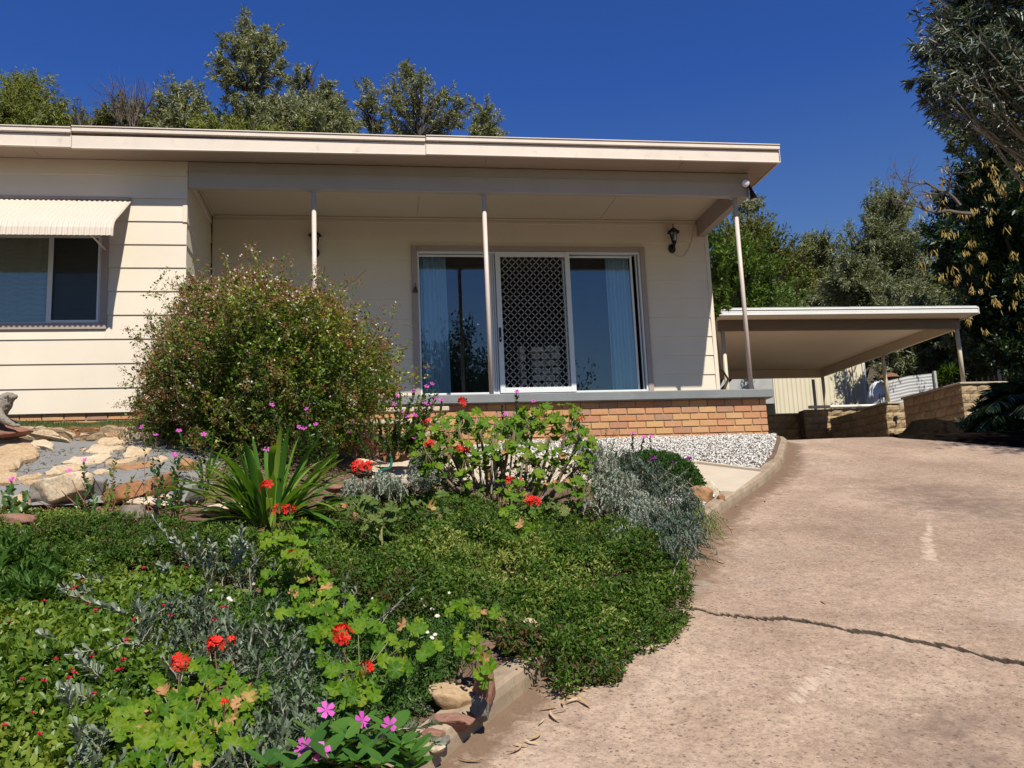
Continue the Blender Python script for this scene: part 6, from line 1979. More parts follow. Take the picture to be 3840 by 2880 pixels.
# ---- strap leaved clumps
def strap_leaf(P0, az, el, ln, wd, curl, r, n=8):
    d = np.array([math.cos(az) * math.cos(el), math.sin(az) * math.cos(el), math.sin(el)])
    t = np.linspace(0, 1, n)
    dn = np.array([math.cos(az), math.sin(az), 0]) * .25 - np.array([0, 0, 1.0])
    c = d[None] * (ln * t)[:, None] + dn[None] * (curl * ln * t ** 2.6)[:, None]
    tg = np.gradient(c, axis=0); tg /= np.linalg.norm(tg, axis=1)[:, None]
    sd = np.array([-math.sin(az), math.cos(az), 0]) + r.normal(0, .12, 3)
    nm = np.cross(tg, sd); nm /= np.linalg.norm(nm, axis=1)[:, None]
    w = wd * np.interp(t, [0, .25, .7, .9, 1], [.55, .95, 1, .7, .05]) / 2
    V = np.concatenate([c + sd * w[:, None] + nm * (w * .35)[:, None], c, c - sd * w[:, None] + nm * (w * .35)[:, None]])
    i = np.arange(n - 1)
    F = np.concatenate([np.stack([i, i + 1, n + i + 1, n + i], -1), np.stack([n + i, n + i + 1, 2 * n + i + 1, 2 * n + i], -1)])
    return V, F
def strap_clump(name, label, base, n, lr, wr, seed, elr=(.35, 1.45), mat='o_aga', yellow=3):
    r = np.random.default_rng(seed)
    base = np.asarray(base, float)
    th = thing(name, label, 'plant', base)
    for k in range(n):
        az = r.uniform(0, 6.28)
        q = r.uniform(0, .16)
        el = r.uniform(*elr)
        V, F = strap_leaf(None, az, el, r.uniform(*lr), r.uniform(*wr), r.uniform(.08, .42), r)
        o = place('leaf', make_mesh('leaf', V, [F], M[mat] if k >= yellow else M['f_aptenia'], True, tint=np.full(len(V), 1.0)), base + [q * math.cos(az), q * math.sin(az), -.01], (1, 0, 0, 0), 1, th)
    return th
strap_clump('strap_leaf_clump', 'large clump of glossy upright strap leaves in the middle of the bed', at_bed(1010, 1965), 120, (.55, .98), (.034, .05), 160, (.18, 1.4))
strap_clump('strap_leaf_clump', 'small fine leaved tuft over the rust coloured rock', at_bed(770, 1800), 34, (.32, .55), (.012, .02), 161, (.3, 1.3))
strap_clump('strap_leaf_clump', 'few dry strap leaves lying under the big clump', at_bed(930, 1985), 9, (.25, .4), (.02, .03), 162, (.0, .3), 'o_gerbrown', 0)

# ---- geraniums: every leaf its own piece
def ger_leaf_mesh(seed, mat):
    r = np.random.default_rng(seed)
    k = 28
    th = np.linspace(-math.pi * .90, math.pi * .90, k)
    lob = 1 + .085 * np.cos(th * 7 + r.uniform(-.4, .4)) + .045 * np.cos(th * 19 + r.uniform(0, 6)) + r.normal(0, .018, k)
    rad = .5 * lob
    fold = .11 * np.cos(th * 7 + r.uniform(-.3, .3)) + r.normal(0, .012, k)
    cup = r.uniform(-.1, .14)
    mid = np.stack([.55 * rad * np.cos(th), .55 * rad * np.sin(th), fold * .28 + cup * .35], -1)
    out = np.stack([rad * np.cos(th), rad * np.sin(th), fold * .8 + cup + .04 * np.sin(th * 2 + r.uniform(0, 6)) + r.normal(0, .012, k)], -1)
    V = np.concatenate([[(0, 0, 0)], mid, out])
    i = np.arange(k - 1)
    return make_mesh('leaf', V, [np.stack([np.zeros(k - 1, int), 1 + i, 2 + i], -1), np.stack([1 + i, 1 + k + i, 2 + k + i, 2 + i], -1)], mat, True)
GL = [ger_leaf_mesh(300 + i, M['o_ger']) for i in range(9)]
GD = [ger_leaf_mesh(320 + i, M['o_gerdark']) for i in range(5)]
GB = []
for i in range(4):
    me = ger_leaf_mesh(340 + i, M['o_gerbrown'])
    V = np.zeros(len(me.vertices) * 3, np.float32); me.vertices.foreach_get('co', V); V = V.reshape(-1, 3)
    V[:, 2] += 1.1 * V[:, 0] ** 2 + .25 * V[:, 1] * V[:, 0]; V[:, 1] *= .7
    me.vertices.foreach_set('co', V.ravel()); GB.append(me)
def floret_head(seed, n=9, mat='f_red', rad=.034, fl=.021):
    r = np.random.default_rng(seed)
    d = rdir(r, n, .75)
    P = d * rad * r.uniform(.7, 1.05, (n, 1))
    V, F, T = inst(FLOWER5, P, np.cross(d, rdir(r, n)), d + r.normal(0, .25, (n, 3)), fl, fl, r.random(n))
    return make_mesh('flower_head', V, [F], M[mat], False, tint=T)
FH = [floret_head(400 + i, (8, 11, 6)[i % 3]) for i in range(5)]
FHP = [floret_head(410 + i, 6, 'f_pinkred') for i in range(2)]
def qdir(nv, spin):
    z = Vector([float(v) for v in nv]).normalized()
    return z.to_track_quat('Z', 'Y') @ Matrix.Rotation(spin, 3, 'Z').to_quaternion()
def geranium(label, base, clumps, heads, seed, size=.075, meshes=None, brown=.05, stems=(), stem_r=.007, stemm='stem_green', petr=.0018):
    """clumps: (px, py, rx, ry, n, t, dt); heads: (px, py, t, scale); stems: lists of (px, py, t)"""
    r = np.random.default_rng(seed)
    meshes = meshes or GL
    th = thing('geranium', label, 'plant', base)
    b = MB()
    for s in stems:
        p = spline([ga(*q) for q in s], 10)
        MB().tube(p, np.linspace(stem_r * 1.25, stem_r * .7, 10) * r.uniform(.9, 1.1, 10), 7).build('stem', M[stemm], th, True)
    ends = [ga(*s[-1]) for s in stems] or [np.asarray(base) + [0, 0, .1]]
    for x, y, rx, ry, n, t, dt in clumps:
        ctr = ga(x, y + ry * .5, t + .03)
        for _ in range(n):
            a = r.uniform(0, 6.28); q = math.sqrt(r.random())
            p = ga(x + q * rx * math.cos(a), y + q * ry * math.sin(a), t + r.uniform(-dt, dt), r.uniform(.07, .23))
            nv = np.array([r.normal(0, .45), r.normal(-.45, .4), r.uniform(.35, 1.0)]) + .9 * (p - ctr) / (np.linalg.norm(p - ctr) + .02) * [1, .6, .3]
            me = meshes[r.integers(len(meshes))] if r.random() > brown else GB[r.integers(4)]
            place('leaf', me, p, qdir(nv, r.uniform(0, 6.28)), size * r.uniform(.6, 1.2), th)
            j = int(np.argmin([np.linalg.norm(e - p) for e in ends]))
            o0 = ends[j] if np.linalg.norm(ends[j] - p) < .22 else ctr - [0, 0, .07]
            m = (o0 + p) / 2 + [0, 0, -.015]
            b.tube(np.array([o0, m, p - nv / np.linalg.norm(nv) * .002]), petr, 4, False)
    b.build('petioles', M['stem_green'], th)['kind'] = 'stuff'
    for h in heads:
        x, y, t, sc = h[:4]
        p = ga(x, y, t, .24)
        st = ga(h[4], h[5], t + .03, .15) if len(h) > 4 else p + np.array([r.normal(0, .01), .02, -.13])
        pd = MB().tube(spline([st, (st + p) / 2 + r.normal(0, .006, 3), p - [0, 0, .02]], 7), .0022, 5, False)
        n = 9
        d = rdir(r, n, .8)
        V, F = sticks(np.repeat([p - [0, 0, .022]], n, 0), p + d * .03 * sc, .0011, .0009, 3)
        pd.addn(V, F)
        fo = place('flower_head', FH[r.integers(5)], p, Matrix.Rotation(r.uniform(0, 6), 3, 'Z').to_quaternion(), sc, th)
        pd.build('flower_stalk', M['stem_red'], th)
    return th
geranium('scarlet flowered geranium with broad bright leaves at the bottom of the bed', at_bed(700, 2860),
         [(560, 2690, 150, 60, 32, 3.36, .08), (700, 2650, 170, 60, 38, 3.38, .1), (830, 2590, 130, 60, 24, 3.48, .08), (620, 2760, 160, 60, 35, 3.24, .08), (780, 2760, 140, 60, 32, 3.22, .08),
          (860, 2690, 110, 60, 21, 3.3, .08), (800, 2500, 70, 40, 10, 3.6, .05), (620, 2580, 60, 40, 8, 3.55, .05), (420, 2665, 50, 40, 8, 3.45, .04), (990, 2600, 50, 25, 3, 3.4, .03), (580, 2850, 70, 40, 6, 3.05, .04), (930, 2790, 60, 50, 8, 3.2, .04), (720, 2830, 100, 40, 16, 3.12, .05), (650, 2720, 220, 110, 40, 3.2, .08), (880, 2640, 110, 90, 16, 3.3, .08), (620, 2860, 160, 40, 16, 3.0, .05)],
         [(808, 2420, 3.55, 1.0, 815, 2520), (862, 2405, 3.55, .65, 820, 2500), (678, 2490, 3.45, .95, 670, 2600), (842, 2645, 3.3, .5)], 500, .056, None, .06)
geranium('tall bright geranium topped with scarlet flowers left of the creeper', at_bed(1120, 2330),
         [(1080, 1990, 110, 60, 27, 4.6, .08), (1150, 2010, 70, 70, 14, 4.6, .06), (1020, 2050, 70, 50, 11, 4.55, .05), (1130, 2120, 80, 60, 21, 4.5, .08), (1010, 2180, 50, 50, 10, 4.4, .05), (1170, 2210, 80, 70, 22, 4.4, .07), (1110, 2280, 60, 50, 11, 4.3, .05),
          (1090, 2080, 60, 30, 6, 4.4, .05)],
         [(1003, 1835, 4.75, 1.15, 1010, 1960), (1048, 1912, 4.65, .9, 1060, 1990), (1088, 1912, 4.65, .85, 1062, 1990), (1095, 2075, 4.4, .55)], 510, .062, None, .08,
         stems=[[(1120, 2330, 4.45), (1100, 2200, 4.55), (1080, 2080, 4.62)], [(1130, 2330, 4.4), (1160, 2220, 4.45), (1150, 2060, 4.6)]], stem_r=.009)
geranium('scarlet geranium with scattered leaves among grey sprigs in mid bed', at_bed(1350, 2620),
         [(1250, 2270, 80, 60, 16, 4.2, .07), (1200, 2340, 60, 60, 13, 4.1, .05), (1340, 2310, 70, 50, 13, 4.15, .06), (1250, 2400, 50, 50, 8, 4.0, .04), (1290, 2540, 90, 60, 24, 3.72, .07), (1280, 2620, 80, 60, 16, 3.6, .06), (1400, 2350, 40, 40, 6, 4.1, .04),
          (1480, 2420, 70, 30, 11, 3.95, .05), (1490, 2490, 60, 50, 11, 3.8, .05), (1210, 2470, 50, 40, 8, 3.85, .05), (1370, 2590, 50, 40, 8, 3.6, .05), (1170, 2290, 40, 40, 8, 4.15, .05), (1560, 2330, 60, 40, 8, 4.1, .05), (1430, 2270, 40, 30, 5, 4.2, .05)],
         [(1283, 2385, 3.95, 1.2, 1300, 2480), (1372, 2508, 3.72, .75, 1370, 2600)], 520, .056, None, .05)
geranium('leggy geranium with one bare pale stem and a scarlet flower on a long stalk', at_bed(1450, 2190),
         [(1370, 1900, 70, 50, 9, 5.55, .06), (1450, 1910, 60, 60, 10, 5.5, .06), (1420, 1970, 60, 35, 7, 5.45, .05), (1330, 1880, 30, 30, 3, 5.6, .04)],
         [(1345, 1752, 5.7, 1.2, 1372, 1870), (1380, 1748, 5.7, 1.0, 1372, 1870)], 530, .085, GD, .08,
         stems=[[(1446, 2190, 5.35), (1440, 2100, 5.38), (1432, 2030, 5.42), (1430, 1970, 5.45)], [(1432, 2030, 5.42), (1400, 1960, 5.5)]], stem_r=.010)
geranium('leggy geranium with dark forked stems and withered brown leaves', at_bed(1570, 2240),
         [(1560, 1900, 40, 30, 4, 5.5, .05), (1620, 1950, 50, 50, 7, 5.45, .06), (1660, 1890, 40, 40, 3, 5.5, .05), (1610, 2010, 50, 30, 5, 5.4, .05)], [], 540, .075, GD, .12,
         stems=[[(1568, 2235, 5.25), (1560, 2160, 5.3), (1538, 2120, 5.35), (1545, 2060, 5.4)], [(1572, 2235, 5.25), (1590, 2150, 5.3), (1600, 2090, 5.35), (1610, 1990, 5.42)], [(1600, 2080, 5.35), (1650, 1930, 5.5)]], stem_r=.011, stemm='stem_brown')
wl = thing('withered_leaves', 'cluster of curled brown leaves hanging on the dark forked stems', 'leaves', ga(1560, 2070, 5.3))
r = np.random.default_rng(541)
for _ in range(9): place('leaf', GB[r.integers(4)], ga(1560 + r.normal(0, 22), 2070 + r.normal(0, 22), 5.3 + r.normal(0, .03)), qdir(r.normal(size=3), r.uniform(0, 6)), .06, wl)
geranium('woody geranium leaning over the honey coloured rock by the kerb', at_bed(1680, 2590),
         [(1700, 2270, 60, 40, 7, 4.45, .06), (1790, 2270, 60, 40, 7, 4.4, .05), (1780, 2440, 60, 50, 9, 4.0, .06), (1800, 2500, 50, 50, 8, 3.95, .05), (1820, 2560, 25, 20, 2, 3.88, .02), (1720, 2390, 40, 50, 5, 4.1, .05), (1830, 2290, 40, 25, 4, 4.4, .05), (1600, 2420, 50, 40, 5, 4.0, .05)],
         [], 550, .058, None, .08,
         stems=[[(1680, 2590, 3.98), (1668, 2480, 4.1), (1655, 2380, 4.2), (1655, 2270, 4.35)], [(1720, 2560, 3.98), (1740, 2480, 4.0), (1790, 2430, 4.02)], [(1660, 2440, 4.1), (1730, 2400, 4.1), (1760, 2350, 4.2), (1800, 2290, 4.35), (1815, 2200, 4.5)],
                [(1800, 2440, 4.2), (1860, 2425, 4.3), (1940, 2390, 4.35)], [(1640, 2480, 4.05), (1720, 2500, 4.0)]], stem_r=.008, stemm='stem_brown')
# the big geranium bush
gs = []
rg = np.random.default_rng(560)
for x, y in [(1600, 1700), (1660, 1640), (1720, 1610), (1800, 1620), (1850, 1650), (1930, 1620), (2000, 1600), (2060, 1640), (2120, 1620), (2180, 1660), (2220, 1700), (1740, 1720), (1880, 1730), (2010, 1730), (1660, 1780), (2150, 1780), (2200, 1840)]:
    bx = 1890 + (x - 1890) * .35 + rg.normal(0, 25)
    t0 = 6.65
    gs.append([(bx, 1960, t0), ((bx * 2 + x) / 3, 1880, t0 + .02), ((bx + x * 2) / 3 + rg.normal(0, 10), (1880 + y) / 2, t0 + rg.uniform(-.1, .15)), (x, y, t0 + rg.uniform(-.15, .25))])
geranium('big woody geranium bush in front of the brick porch base', at_bed(1900, 1985),
         [(1620, 1640, 77, 57, 28, 6.75, .12), (1690, 1590, 77, 51, 31, 6.8, .14), (1770, 1580, 66, 46, 23, 6.85, .12), (1850, 1620, 77, 51, 26, 6.75, .14), (1930, 1620, 66, 51, 23, 6.8, .14), (1990, 1570, 55, 46, 21, 6.85, .12), (2060, 1600, 66, 51, 25, 6.8, .14),
          (2130, 1570, 66, 57, 25, 6.8, .12), (2180, 1650, 66, 57, 23, 6.7, .12), (1590, 1690, 55, 46, 15, 6.7, .1), (1700, 1690, 77, 46, 21, 6.65, .12), (1810, 1700, 66, 46, 18, 6.6, .12), (1960, 1690, 77, 46, 23, 6.6, .14), (2060, 1710, 66, 46, 16, 6.6, .12),
          (2190, 1740, 44, 46, 12, 6.6, .1), (2010, 1800, 44, 34, 7, 6.5, .08), (2130, 1820, 66, 34, 13, 6.5, .08), (1650, 1760, 66, 34, 10, 6.6, .08), (2040, 1540, 33, 34, 8, 6.85, .06), (2200, 1860, 44, 34, 7, 6.45, .05), (1760, 1790, 44, 28, 7, 6.5, .06)],
         [(1735, 1508, 6.85, 1.15, 1725, 1600), (1605, 1585, 6.75, 1.05, 1620, 1660), (1612, 1668, 6.6, 1.1, 1640, 1720), (1725, 1688, 6.55, .8), (1748, 1690, 6.55, .7), (2172, 1575, 6.75, .9), (1912, 1803, 6.45, .95), (1948, 1805, 6.45, .8)], 561, .074, None, .06,
         stems=gs, stem_r=.013, stemm='stem_brown')
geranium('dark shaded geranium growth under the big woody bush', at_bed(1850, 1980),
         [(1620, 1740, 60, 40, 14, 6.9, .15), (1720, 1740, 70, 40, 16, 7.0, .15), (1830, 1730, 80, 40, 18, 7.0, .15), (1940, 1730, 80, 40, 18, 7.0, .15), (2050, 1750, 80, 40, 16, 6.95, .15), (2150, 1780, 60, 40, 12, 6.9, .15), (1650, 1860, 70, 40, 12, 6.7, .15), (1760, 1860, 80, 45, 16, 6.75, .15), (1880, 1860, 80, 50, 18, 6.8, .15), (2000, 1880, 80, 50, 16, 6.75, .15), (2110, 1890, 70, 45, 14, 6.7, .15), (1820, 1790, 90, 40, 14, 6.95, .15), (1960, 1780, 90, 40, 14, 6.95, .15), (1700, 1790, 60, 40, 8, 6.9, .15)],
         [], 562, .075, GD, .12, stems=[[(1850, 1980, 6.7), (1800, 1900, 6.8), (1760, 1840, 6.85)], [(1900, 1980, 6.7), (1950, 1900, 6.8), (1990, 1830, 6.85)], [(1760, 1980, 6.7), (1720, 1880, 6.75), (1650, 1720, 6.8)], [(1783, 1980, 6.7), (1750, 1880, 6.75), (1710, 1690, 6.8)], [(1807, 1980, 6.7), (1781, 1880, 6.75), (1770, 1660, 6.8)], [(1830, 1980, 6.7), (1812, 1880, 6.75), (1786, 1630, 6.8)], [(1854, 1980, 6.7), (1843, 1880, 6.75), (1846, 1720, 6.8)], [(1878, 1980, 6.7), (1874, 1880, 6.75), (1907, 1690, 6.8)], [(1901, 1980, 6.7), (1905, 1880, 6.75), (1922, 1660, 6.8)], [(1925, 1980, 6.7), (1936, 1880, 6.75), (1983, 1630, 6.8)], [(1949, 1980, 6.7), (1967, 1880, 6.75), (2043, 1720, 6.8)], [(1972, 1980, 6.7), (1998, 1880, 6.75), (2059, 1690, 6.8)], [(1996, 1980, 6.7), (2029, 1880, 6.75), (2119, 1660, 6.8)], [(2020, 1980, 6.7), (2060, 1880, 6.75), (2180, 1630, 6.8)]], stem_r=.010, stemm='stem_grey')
geranium('small geranium with crimson flower in front of the big bush', at_bed(2000, 2040),
         [(1910, 1830, 45, 40, 9, 6.2, .05), (1930, 1860, 40, 40, 5, 6.15, .05), (1990, 1910, 50, 35, 9, 6.05, .05), (1960, 1950, 45, 40, 8, 6.0, .05), (2010, 1970, 40, 35, 7, 5.98, .05), (1980, 2010, 30, 20, 4, 5.95, .04), (1900, 1910, 30, 20, 2, 6.1, .03)],
         [(1985, 1880, 6.0, 1.1, 1985, 1950), (2012, 1884, 6.0, .95, 1990, 1950)], 570, .075, None, .08,
         stems=[[(1990, 2040, 6.0), (1975, 1980, 6.02), (1960, 1900, 6.1)], [(1900, 1990, 6.15), (1910, 1920, 6.2), (1912, 1860, 6.2)]], stem_r=.009, stemm='stem_brown')

# ---- periwinkles
PF = make_mesh('flower', FLOWER5[0] * .026, [np.array([f for f in FLOWER5[1]])], M['f_pink'], False, tint=np.linspace(.2, .8, len(FLOWER5[0])))
def vinca(label, base, stems, seed, L=.030, group=None, nl=(16, 24), mat='f_vinca', tb=.45, stemm='stem_red', fs=1.0):
    """stems: (bx, by, tx, ty, t, flower?)"""
    r = np.random.default_rng(seed)
    th = thing('periwinkle', label, 'flower plant', base, group)
    b = MB(); Vs = []
    for s in stems:
        bx, by, tx, ty, t, f = s[:6]
        p0, p1 = ga(bx, by, t), ga(tx, ty, t + (s[6] if len(s) > 6 else -.04))
        sprig_stem(b, Vs, p0, p1, r, int(r.integers(*nl) * 2.1), L * 1.7, L * 1.0, OVAL, 0, .0028, True, .4, .3, tb if f else min(1, tb + .25))
        if f:
            nv = np.array([r.normal(0, .35), -.75 + r.normal(0, .2), .65])
            place('flower', PF, p1 + [0, -.012, .014], qdir(nv, r.uniform(0, 6)), fs * r.uniform(.9, 1.15), th)
    b.build('stem', M[stemm], th)['kind'] = 'stuff'
    join_leaves('foliage', Vs, M[mat], th)
    return th
VG = 'tall pink periwinkles in front of the rock slope'
vinca('pink periwinkle with dark leafy spire against the pale rocks', at_bed(330, 1990), [(330, 1960, 318, 1732, 7.4, True), (345, 1975, 330, 1790, 7.4, False)], 600, .032, VG, tb=.2)
vinca('short pink periwinkle left of the dark leafy spire', at_bed(300, 1970), [(310, 1950, 262, 1772, 7.5, True), (320, 1950, 285, 1830, 7.5, False)], 601, .030, VG, tb=.3)
vinca('yellow green flowerless periwinkle stems right of the dark spire', at_bed(400, 1990), [(395, 1980, 420, 1745, 7.3, False), (400, 1980, 402, 1800, 7.35, False), (410, 1985, 445, 1700, 7.3, False), (420, 1985, 510, 1775, 7.2, False)], 602, .026, VG, tb=.75)
vinca('tall thin periwinkle with pale leaves and a flower against the lawn edge', at_bed(540, 1960), [(560, 1960, 532, 1608, 7.4, True)], 603, .024, VG, (12, 16), tb=.75)
vinca('pair of pink periwinkles standing before the left foot of the bush', at_bed(620, 1950), [(625, 1940, 585, 1638, 7.35, True), (640, 1950, 600, 1780, 7.3, False), (610, 1950, 575, 1720, 7.35, False)], 604, .032, VG, tb=.2)
vinca('pink periwinkle with open flower above the orange boulder', at_bed(680, 1960), [(665, 1950, 655, 1712, 7.2, True), (680, 1960, 640, 1760, 7.25, False), (650, 1950, 690, 1800, 7.2, False), (672, 1950, 672, 1622, 7.3, True)], 605, .032, VG, tb=.3)
vinca('pink periwinkle flower low against the dark base of the bush', at_bed(780, 1900), [(770, 1880, 765, 1635, 7.6, True), (760, 1880, 745, 1720, 7.6, False)], 606, .028, VG, tb=.2)
vinca('leafy periwinkle with one pink flower at the left edge', at_bed(60, 2030), [(60, 2010, 45, 1805, 7.0, True), (70, 2020, 90, 1850, 6.95, False), (50, 2020, 10, 1850, 7.0, False), (80, 2020, 110, 1920, 6.9, False), (40, 2020, 40, 1880, 6.9, False), (90, 2030, 130, 1940, 6.9, False), (70, 2020, 70, 1880, 6.9, False), (20, 2020, -20, 1900, 6.9, False)],
      607, .046, None, (14, 20), tb=.5)
vs = []
r = np.random.default_rng(608)
for x, y, f in [(1550, 1472, 1), (1480, 1522, 1), (1507, 1548, 1), (1524, 1566, 1), (1554, 1562, 1), (1322, 1592, 1), (1310, 1625, 1), (1562, 1606, 1), (1552, 1645, 1), (1600, 1455, 1), (1620, 1445, 1), (1630, 1500, 1), (1580, 1510, 1), (1598, 1520, 1), (1656, 1505, 1), (1620, 1525, 1), (1490, 1490, 1),
                (1430, 1520, 0), (1460, 1560, 0), (1600, 1560, 0), (1530, 1520, 0), (1570, 1540, 0), (1640, 1470, 0), (1600, 1600, 0), (1450, 1620, 0), (1500, 1480, 0), (1380, 1600, 0), (1540, 1600, 0), (1480, 1590, 0), (1570, 1490, 0), (1520, 1640, 0), (1420, 1580, 0), (1590, 1480, 0)]:
    vs.append((1480 + (x - 1480) * .45 + r.normal(0, 15), 1710, x, y, 8.6 + r.uniform(-.1, .1), bool(f), r.uniform(-.15, .1)))
vinca('wide airy periwinkle with many pink flowers beside the steps', at_bed(1480, 1720), vs, 609, .036, None, (20, 28), tb=.5)
vinca('periwinkle spire with a pink flower rising above the big geranium to the porch edge', at_bed(1930, 1900), [(1945, 1640, 1938, 1475, 7.6, True), (1950, 1640, 1975, 1545, 7.55, False)], 610, .030, tb=.15, nl=(22, 28))
vinca('thin periwinkle with small pink flowers against the brick base', at_bed(1880, 1900), [(1885, 1640, 1884, 1524, 7.7, True), (1900, 1640, 1895, 1560, 7.7, True), (1990, 1640, 2000, 1510, 7.6, True)], 611, .024, tb=.3, fs=.75)
vinca('pale pink periwinkle pair behind the purple mound', at_bed(2390, 1760), [(2370, 1700, 2372, 1630, 8.3, True), (2400, 1700, 2412, 1645, 8.3, True), (2440, 1700, 2440, 1642, 8.3, True), (2090, 1640, 2094, 1575, 7.2, True)], 612, .022, tb=.4, nl=(12, 16), fs=.85)
vinca('pink periwinkles in the shade right of the strap leaved clump', at_bed(1130, 1790), [(1160, 1760, 1150, 1540, 7.9, True), (1130, 1760, 1020, 1525, 8.0, True), (1130, 1750, 1122, 1608, 7.9, True), (1150, 1760, 1142, 1612, 7.9, True), (1190, 1760, 1185, 1597, 7.9, True), (1010, 1790, 1000, 1692, 7.4, True), (1180, 1760, 1170, 1650, 7.9, False), (1210, 1770, 1230, 1640, 7.9, False),
       (1240, 1770, 1260, 1660, 7.9, False), (1250, 1760, 1240, 1600, 8.0, False)], 613, .034, tb=.4)
# big leaved periwinkle at the bottom of the picture: leaves one by one
def leaf_mesh_big(seed):
    r = np.random.default_rng(seed)
    n = 7
    t = np.linspace(0, 1, n)
    w = .27 * np.sin(np.pi * np.clip(t * .9 + .06, 0, 1)) ** .62
    z = .12 * t - .16 * t ** 2 + r.normal(0, .006, n)
    V = np.concatenate([np.stack([t, w, z + .05], -1), np.stack([t, 0 * t, z], -1), np.stack([t, -w, z + .05], -1)])
    i = np.arange(n - 1)
    return make_mesh('leaf', V, [np.concatenate([np.stack([i, n + i, n + i + 1, i + 1], -1), np.stack([n + i, 2 * n + i, 2 * n + i + 1, n + i + 1], -1)])], M['o_vinca'], True)
VL = [leaf_mesh_big(700 + i) for i in range(4)]
def big_vinca(label, base, tips, seed, size=.092):
    r = np.random.default_rng(seed)
    th = thing('periwinkle', label, 'flower plant', base)
    b = MB()
    base = np.asarray(base, float)
    for x, y, t, f in tips:
        p = ga(x, y, t, .22)
        p0 = base + [r.normal(0, .06) + (p[0] - base[0]) * .4, r.normal(0, .05) + (p[1] - base[1]) * .4, 0]
        path = branch_path(r, p0, p, 6, 0, .03)
        b.tube(path, np.linspace(.004, .0025, 6), 5, False)
        for k in range(5):
            u = 1 - k * .14
            q = np.array([np.interp(u, np.linspace(0, 1, 6), path[:, i]) for i in range(3)])
            a0 = k * 1.6 + r.uniform(0, .5)
            for s_ in (0, math.pi):
                a = a0 + s_
                d = Vector((math.cos(a), math.sin(a), .35 if k else .8)).normalized()
                up = Vector((r.normal(0, .2), -.2 + r.normal(0, .2), 1))
                z = (up - d * up.dot(d)).normalized()
                y_ = z.cross(d)
                m = Matrix((d, y_, z)).transposed()
                place('leaf', VL[r.integers(4)], q, m.to_quaternion(), size * r.uniform(.7, 1.1) * (1 - .12 * (k == 0)), th)
        if f:
            nv = np.array([r.normal(0, .4), -.8, .6])
            place('flower', PF, p + [0, -.02, .018], qdir(nv, r.uniform(0, 6)), 1.15, th)
    b.build('stem', M['stem_red'], th)['kind'] = 'stuff'
big_vinca('broad glossy leaved periwinkle with magenta flowers at the bottom of the bed', at_bed(1330, 2900),
          [(1225, 2680, 3.3, 1), (1360, 2720, 3.25, 1), (1458, 2740, 3.22, 1), (1140, 2820, 3.1, 1), (1205, 2838, 3.05, 1), (1300, 2770, 3.15, 0), (1400, 2800, 3.1, 0), (1500, 2790, 3.15, 0), (1250, 2850, 3.02, 0), (1340, 2850, 3.02, 0), (1440, 2860, 3.02, 0), (1540, 2830, 3.08, 0),
           (1560, 2860, 3.04, 0), (1100, 2880, 3.0, 0), (1000, 2870, 3.0, 0), (1180, 2760, 3.2, 0)], 710)
# lush bush at the left edge
leafy('lush_bush', 'fresh green bush with upright pointed leaves at the left edge', 'shrub', at_bed(80, 2290),
      bush_stems([(60, 2110, 130, 80, 1), (130, 2180, 100, 70, .8), (0, 2200, 100, 80, .8), (40, 2050, 70, 40, .5), (170, 2110, 50, 50, .4), (-80, 2150, 100, 110, .8)], ([2000, 2300], [5.5, 4.7]), .12, 60, 620, .3), 'f_lush', 'stem_green', 621, (20, 28), .088, .026, tpl=LANCE, tb=.55)
leafy('daisy_plant', 'upright leafy daisy plant with yellowing lower leaves by the gravel', 'plant', at_bed(2280, 1760),
      [(ga(2275, 1740, 8.0), ga(2275, 1610, 8.0)), (ga(2280, 1740, 8.0), ga(2310, 1620, 8.0)), (ga(2270, 1740, 8.0), ga(2245, 1660, 8.0)), (ga(2285, 1745, 8.0), ga(2300, 1660, 7.95))], 'f_vinca', 'stem_green', 622, (22, 30), .045, .014, tpl=SPOON, tb=.6)
r = np.random.default_rng(629)
DP = [(1150, 2160), (1420, 2180), (1700, 2240), (1790, 2330), (1760, 2450), (1650, 2560), (1560, 2700), (1480, 2830), (1100, 3000), (930, 2900), (960, 2500), (900, 2300)]
P = mat_points(DP, 6500, 19, lambda X, Y: .05 + .05 * vnoise(np.stack([X, Y], -1) * 4, 81, 2), xr=(0, 3.2), yr=(-9, -4.5), kerb_over=-.16)
P[:, 2] += r.uniform(-.05, .05, len(P))
V, F, T = sprigs(P, r, 6, .022, .026, .007, LANCE, .5, np.clip(.5 + .2 * vnoise(P[:, :2] * 5, 82), 0, 1))
tagit(link('daisy_foliage', make_mesh('daisy_foliage', V, [F], M['f_lush'], tint=T)), 'fine leaved daisy foliage filling the gaps between geraniums', 'groundcover', None, 'stuff')
r = np.random.default_rng(630)
DA = make_mesh('daisy', *(lambda q: (q[0], [q[1]]))(inst(KITE, np.zeros((13, 3)), np.stack([np.cos(np.arange(13) * .483), np.sin(np.arange(13) * .483), np.full(13, .12)], -1), np.tile([0, 0, 1.0], (13, 1)), .013, .006)), M['f_whitefl'])
dz = thing('daisies', 'scattered tiny white daisies among the grey shrub and geraniums', 'flowers', at_bed(1000, 2300))
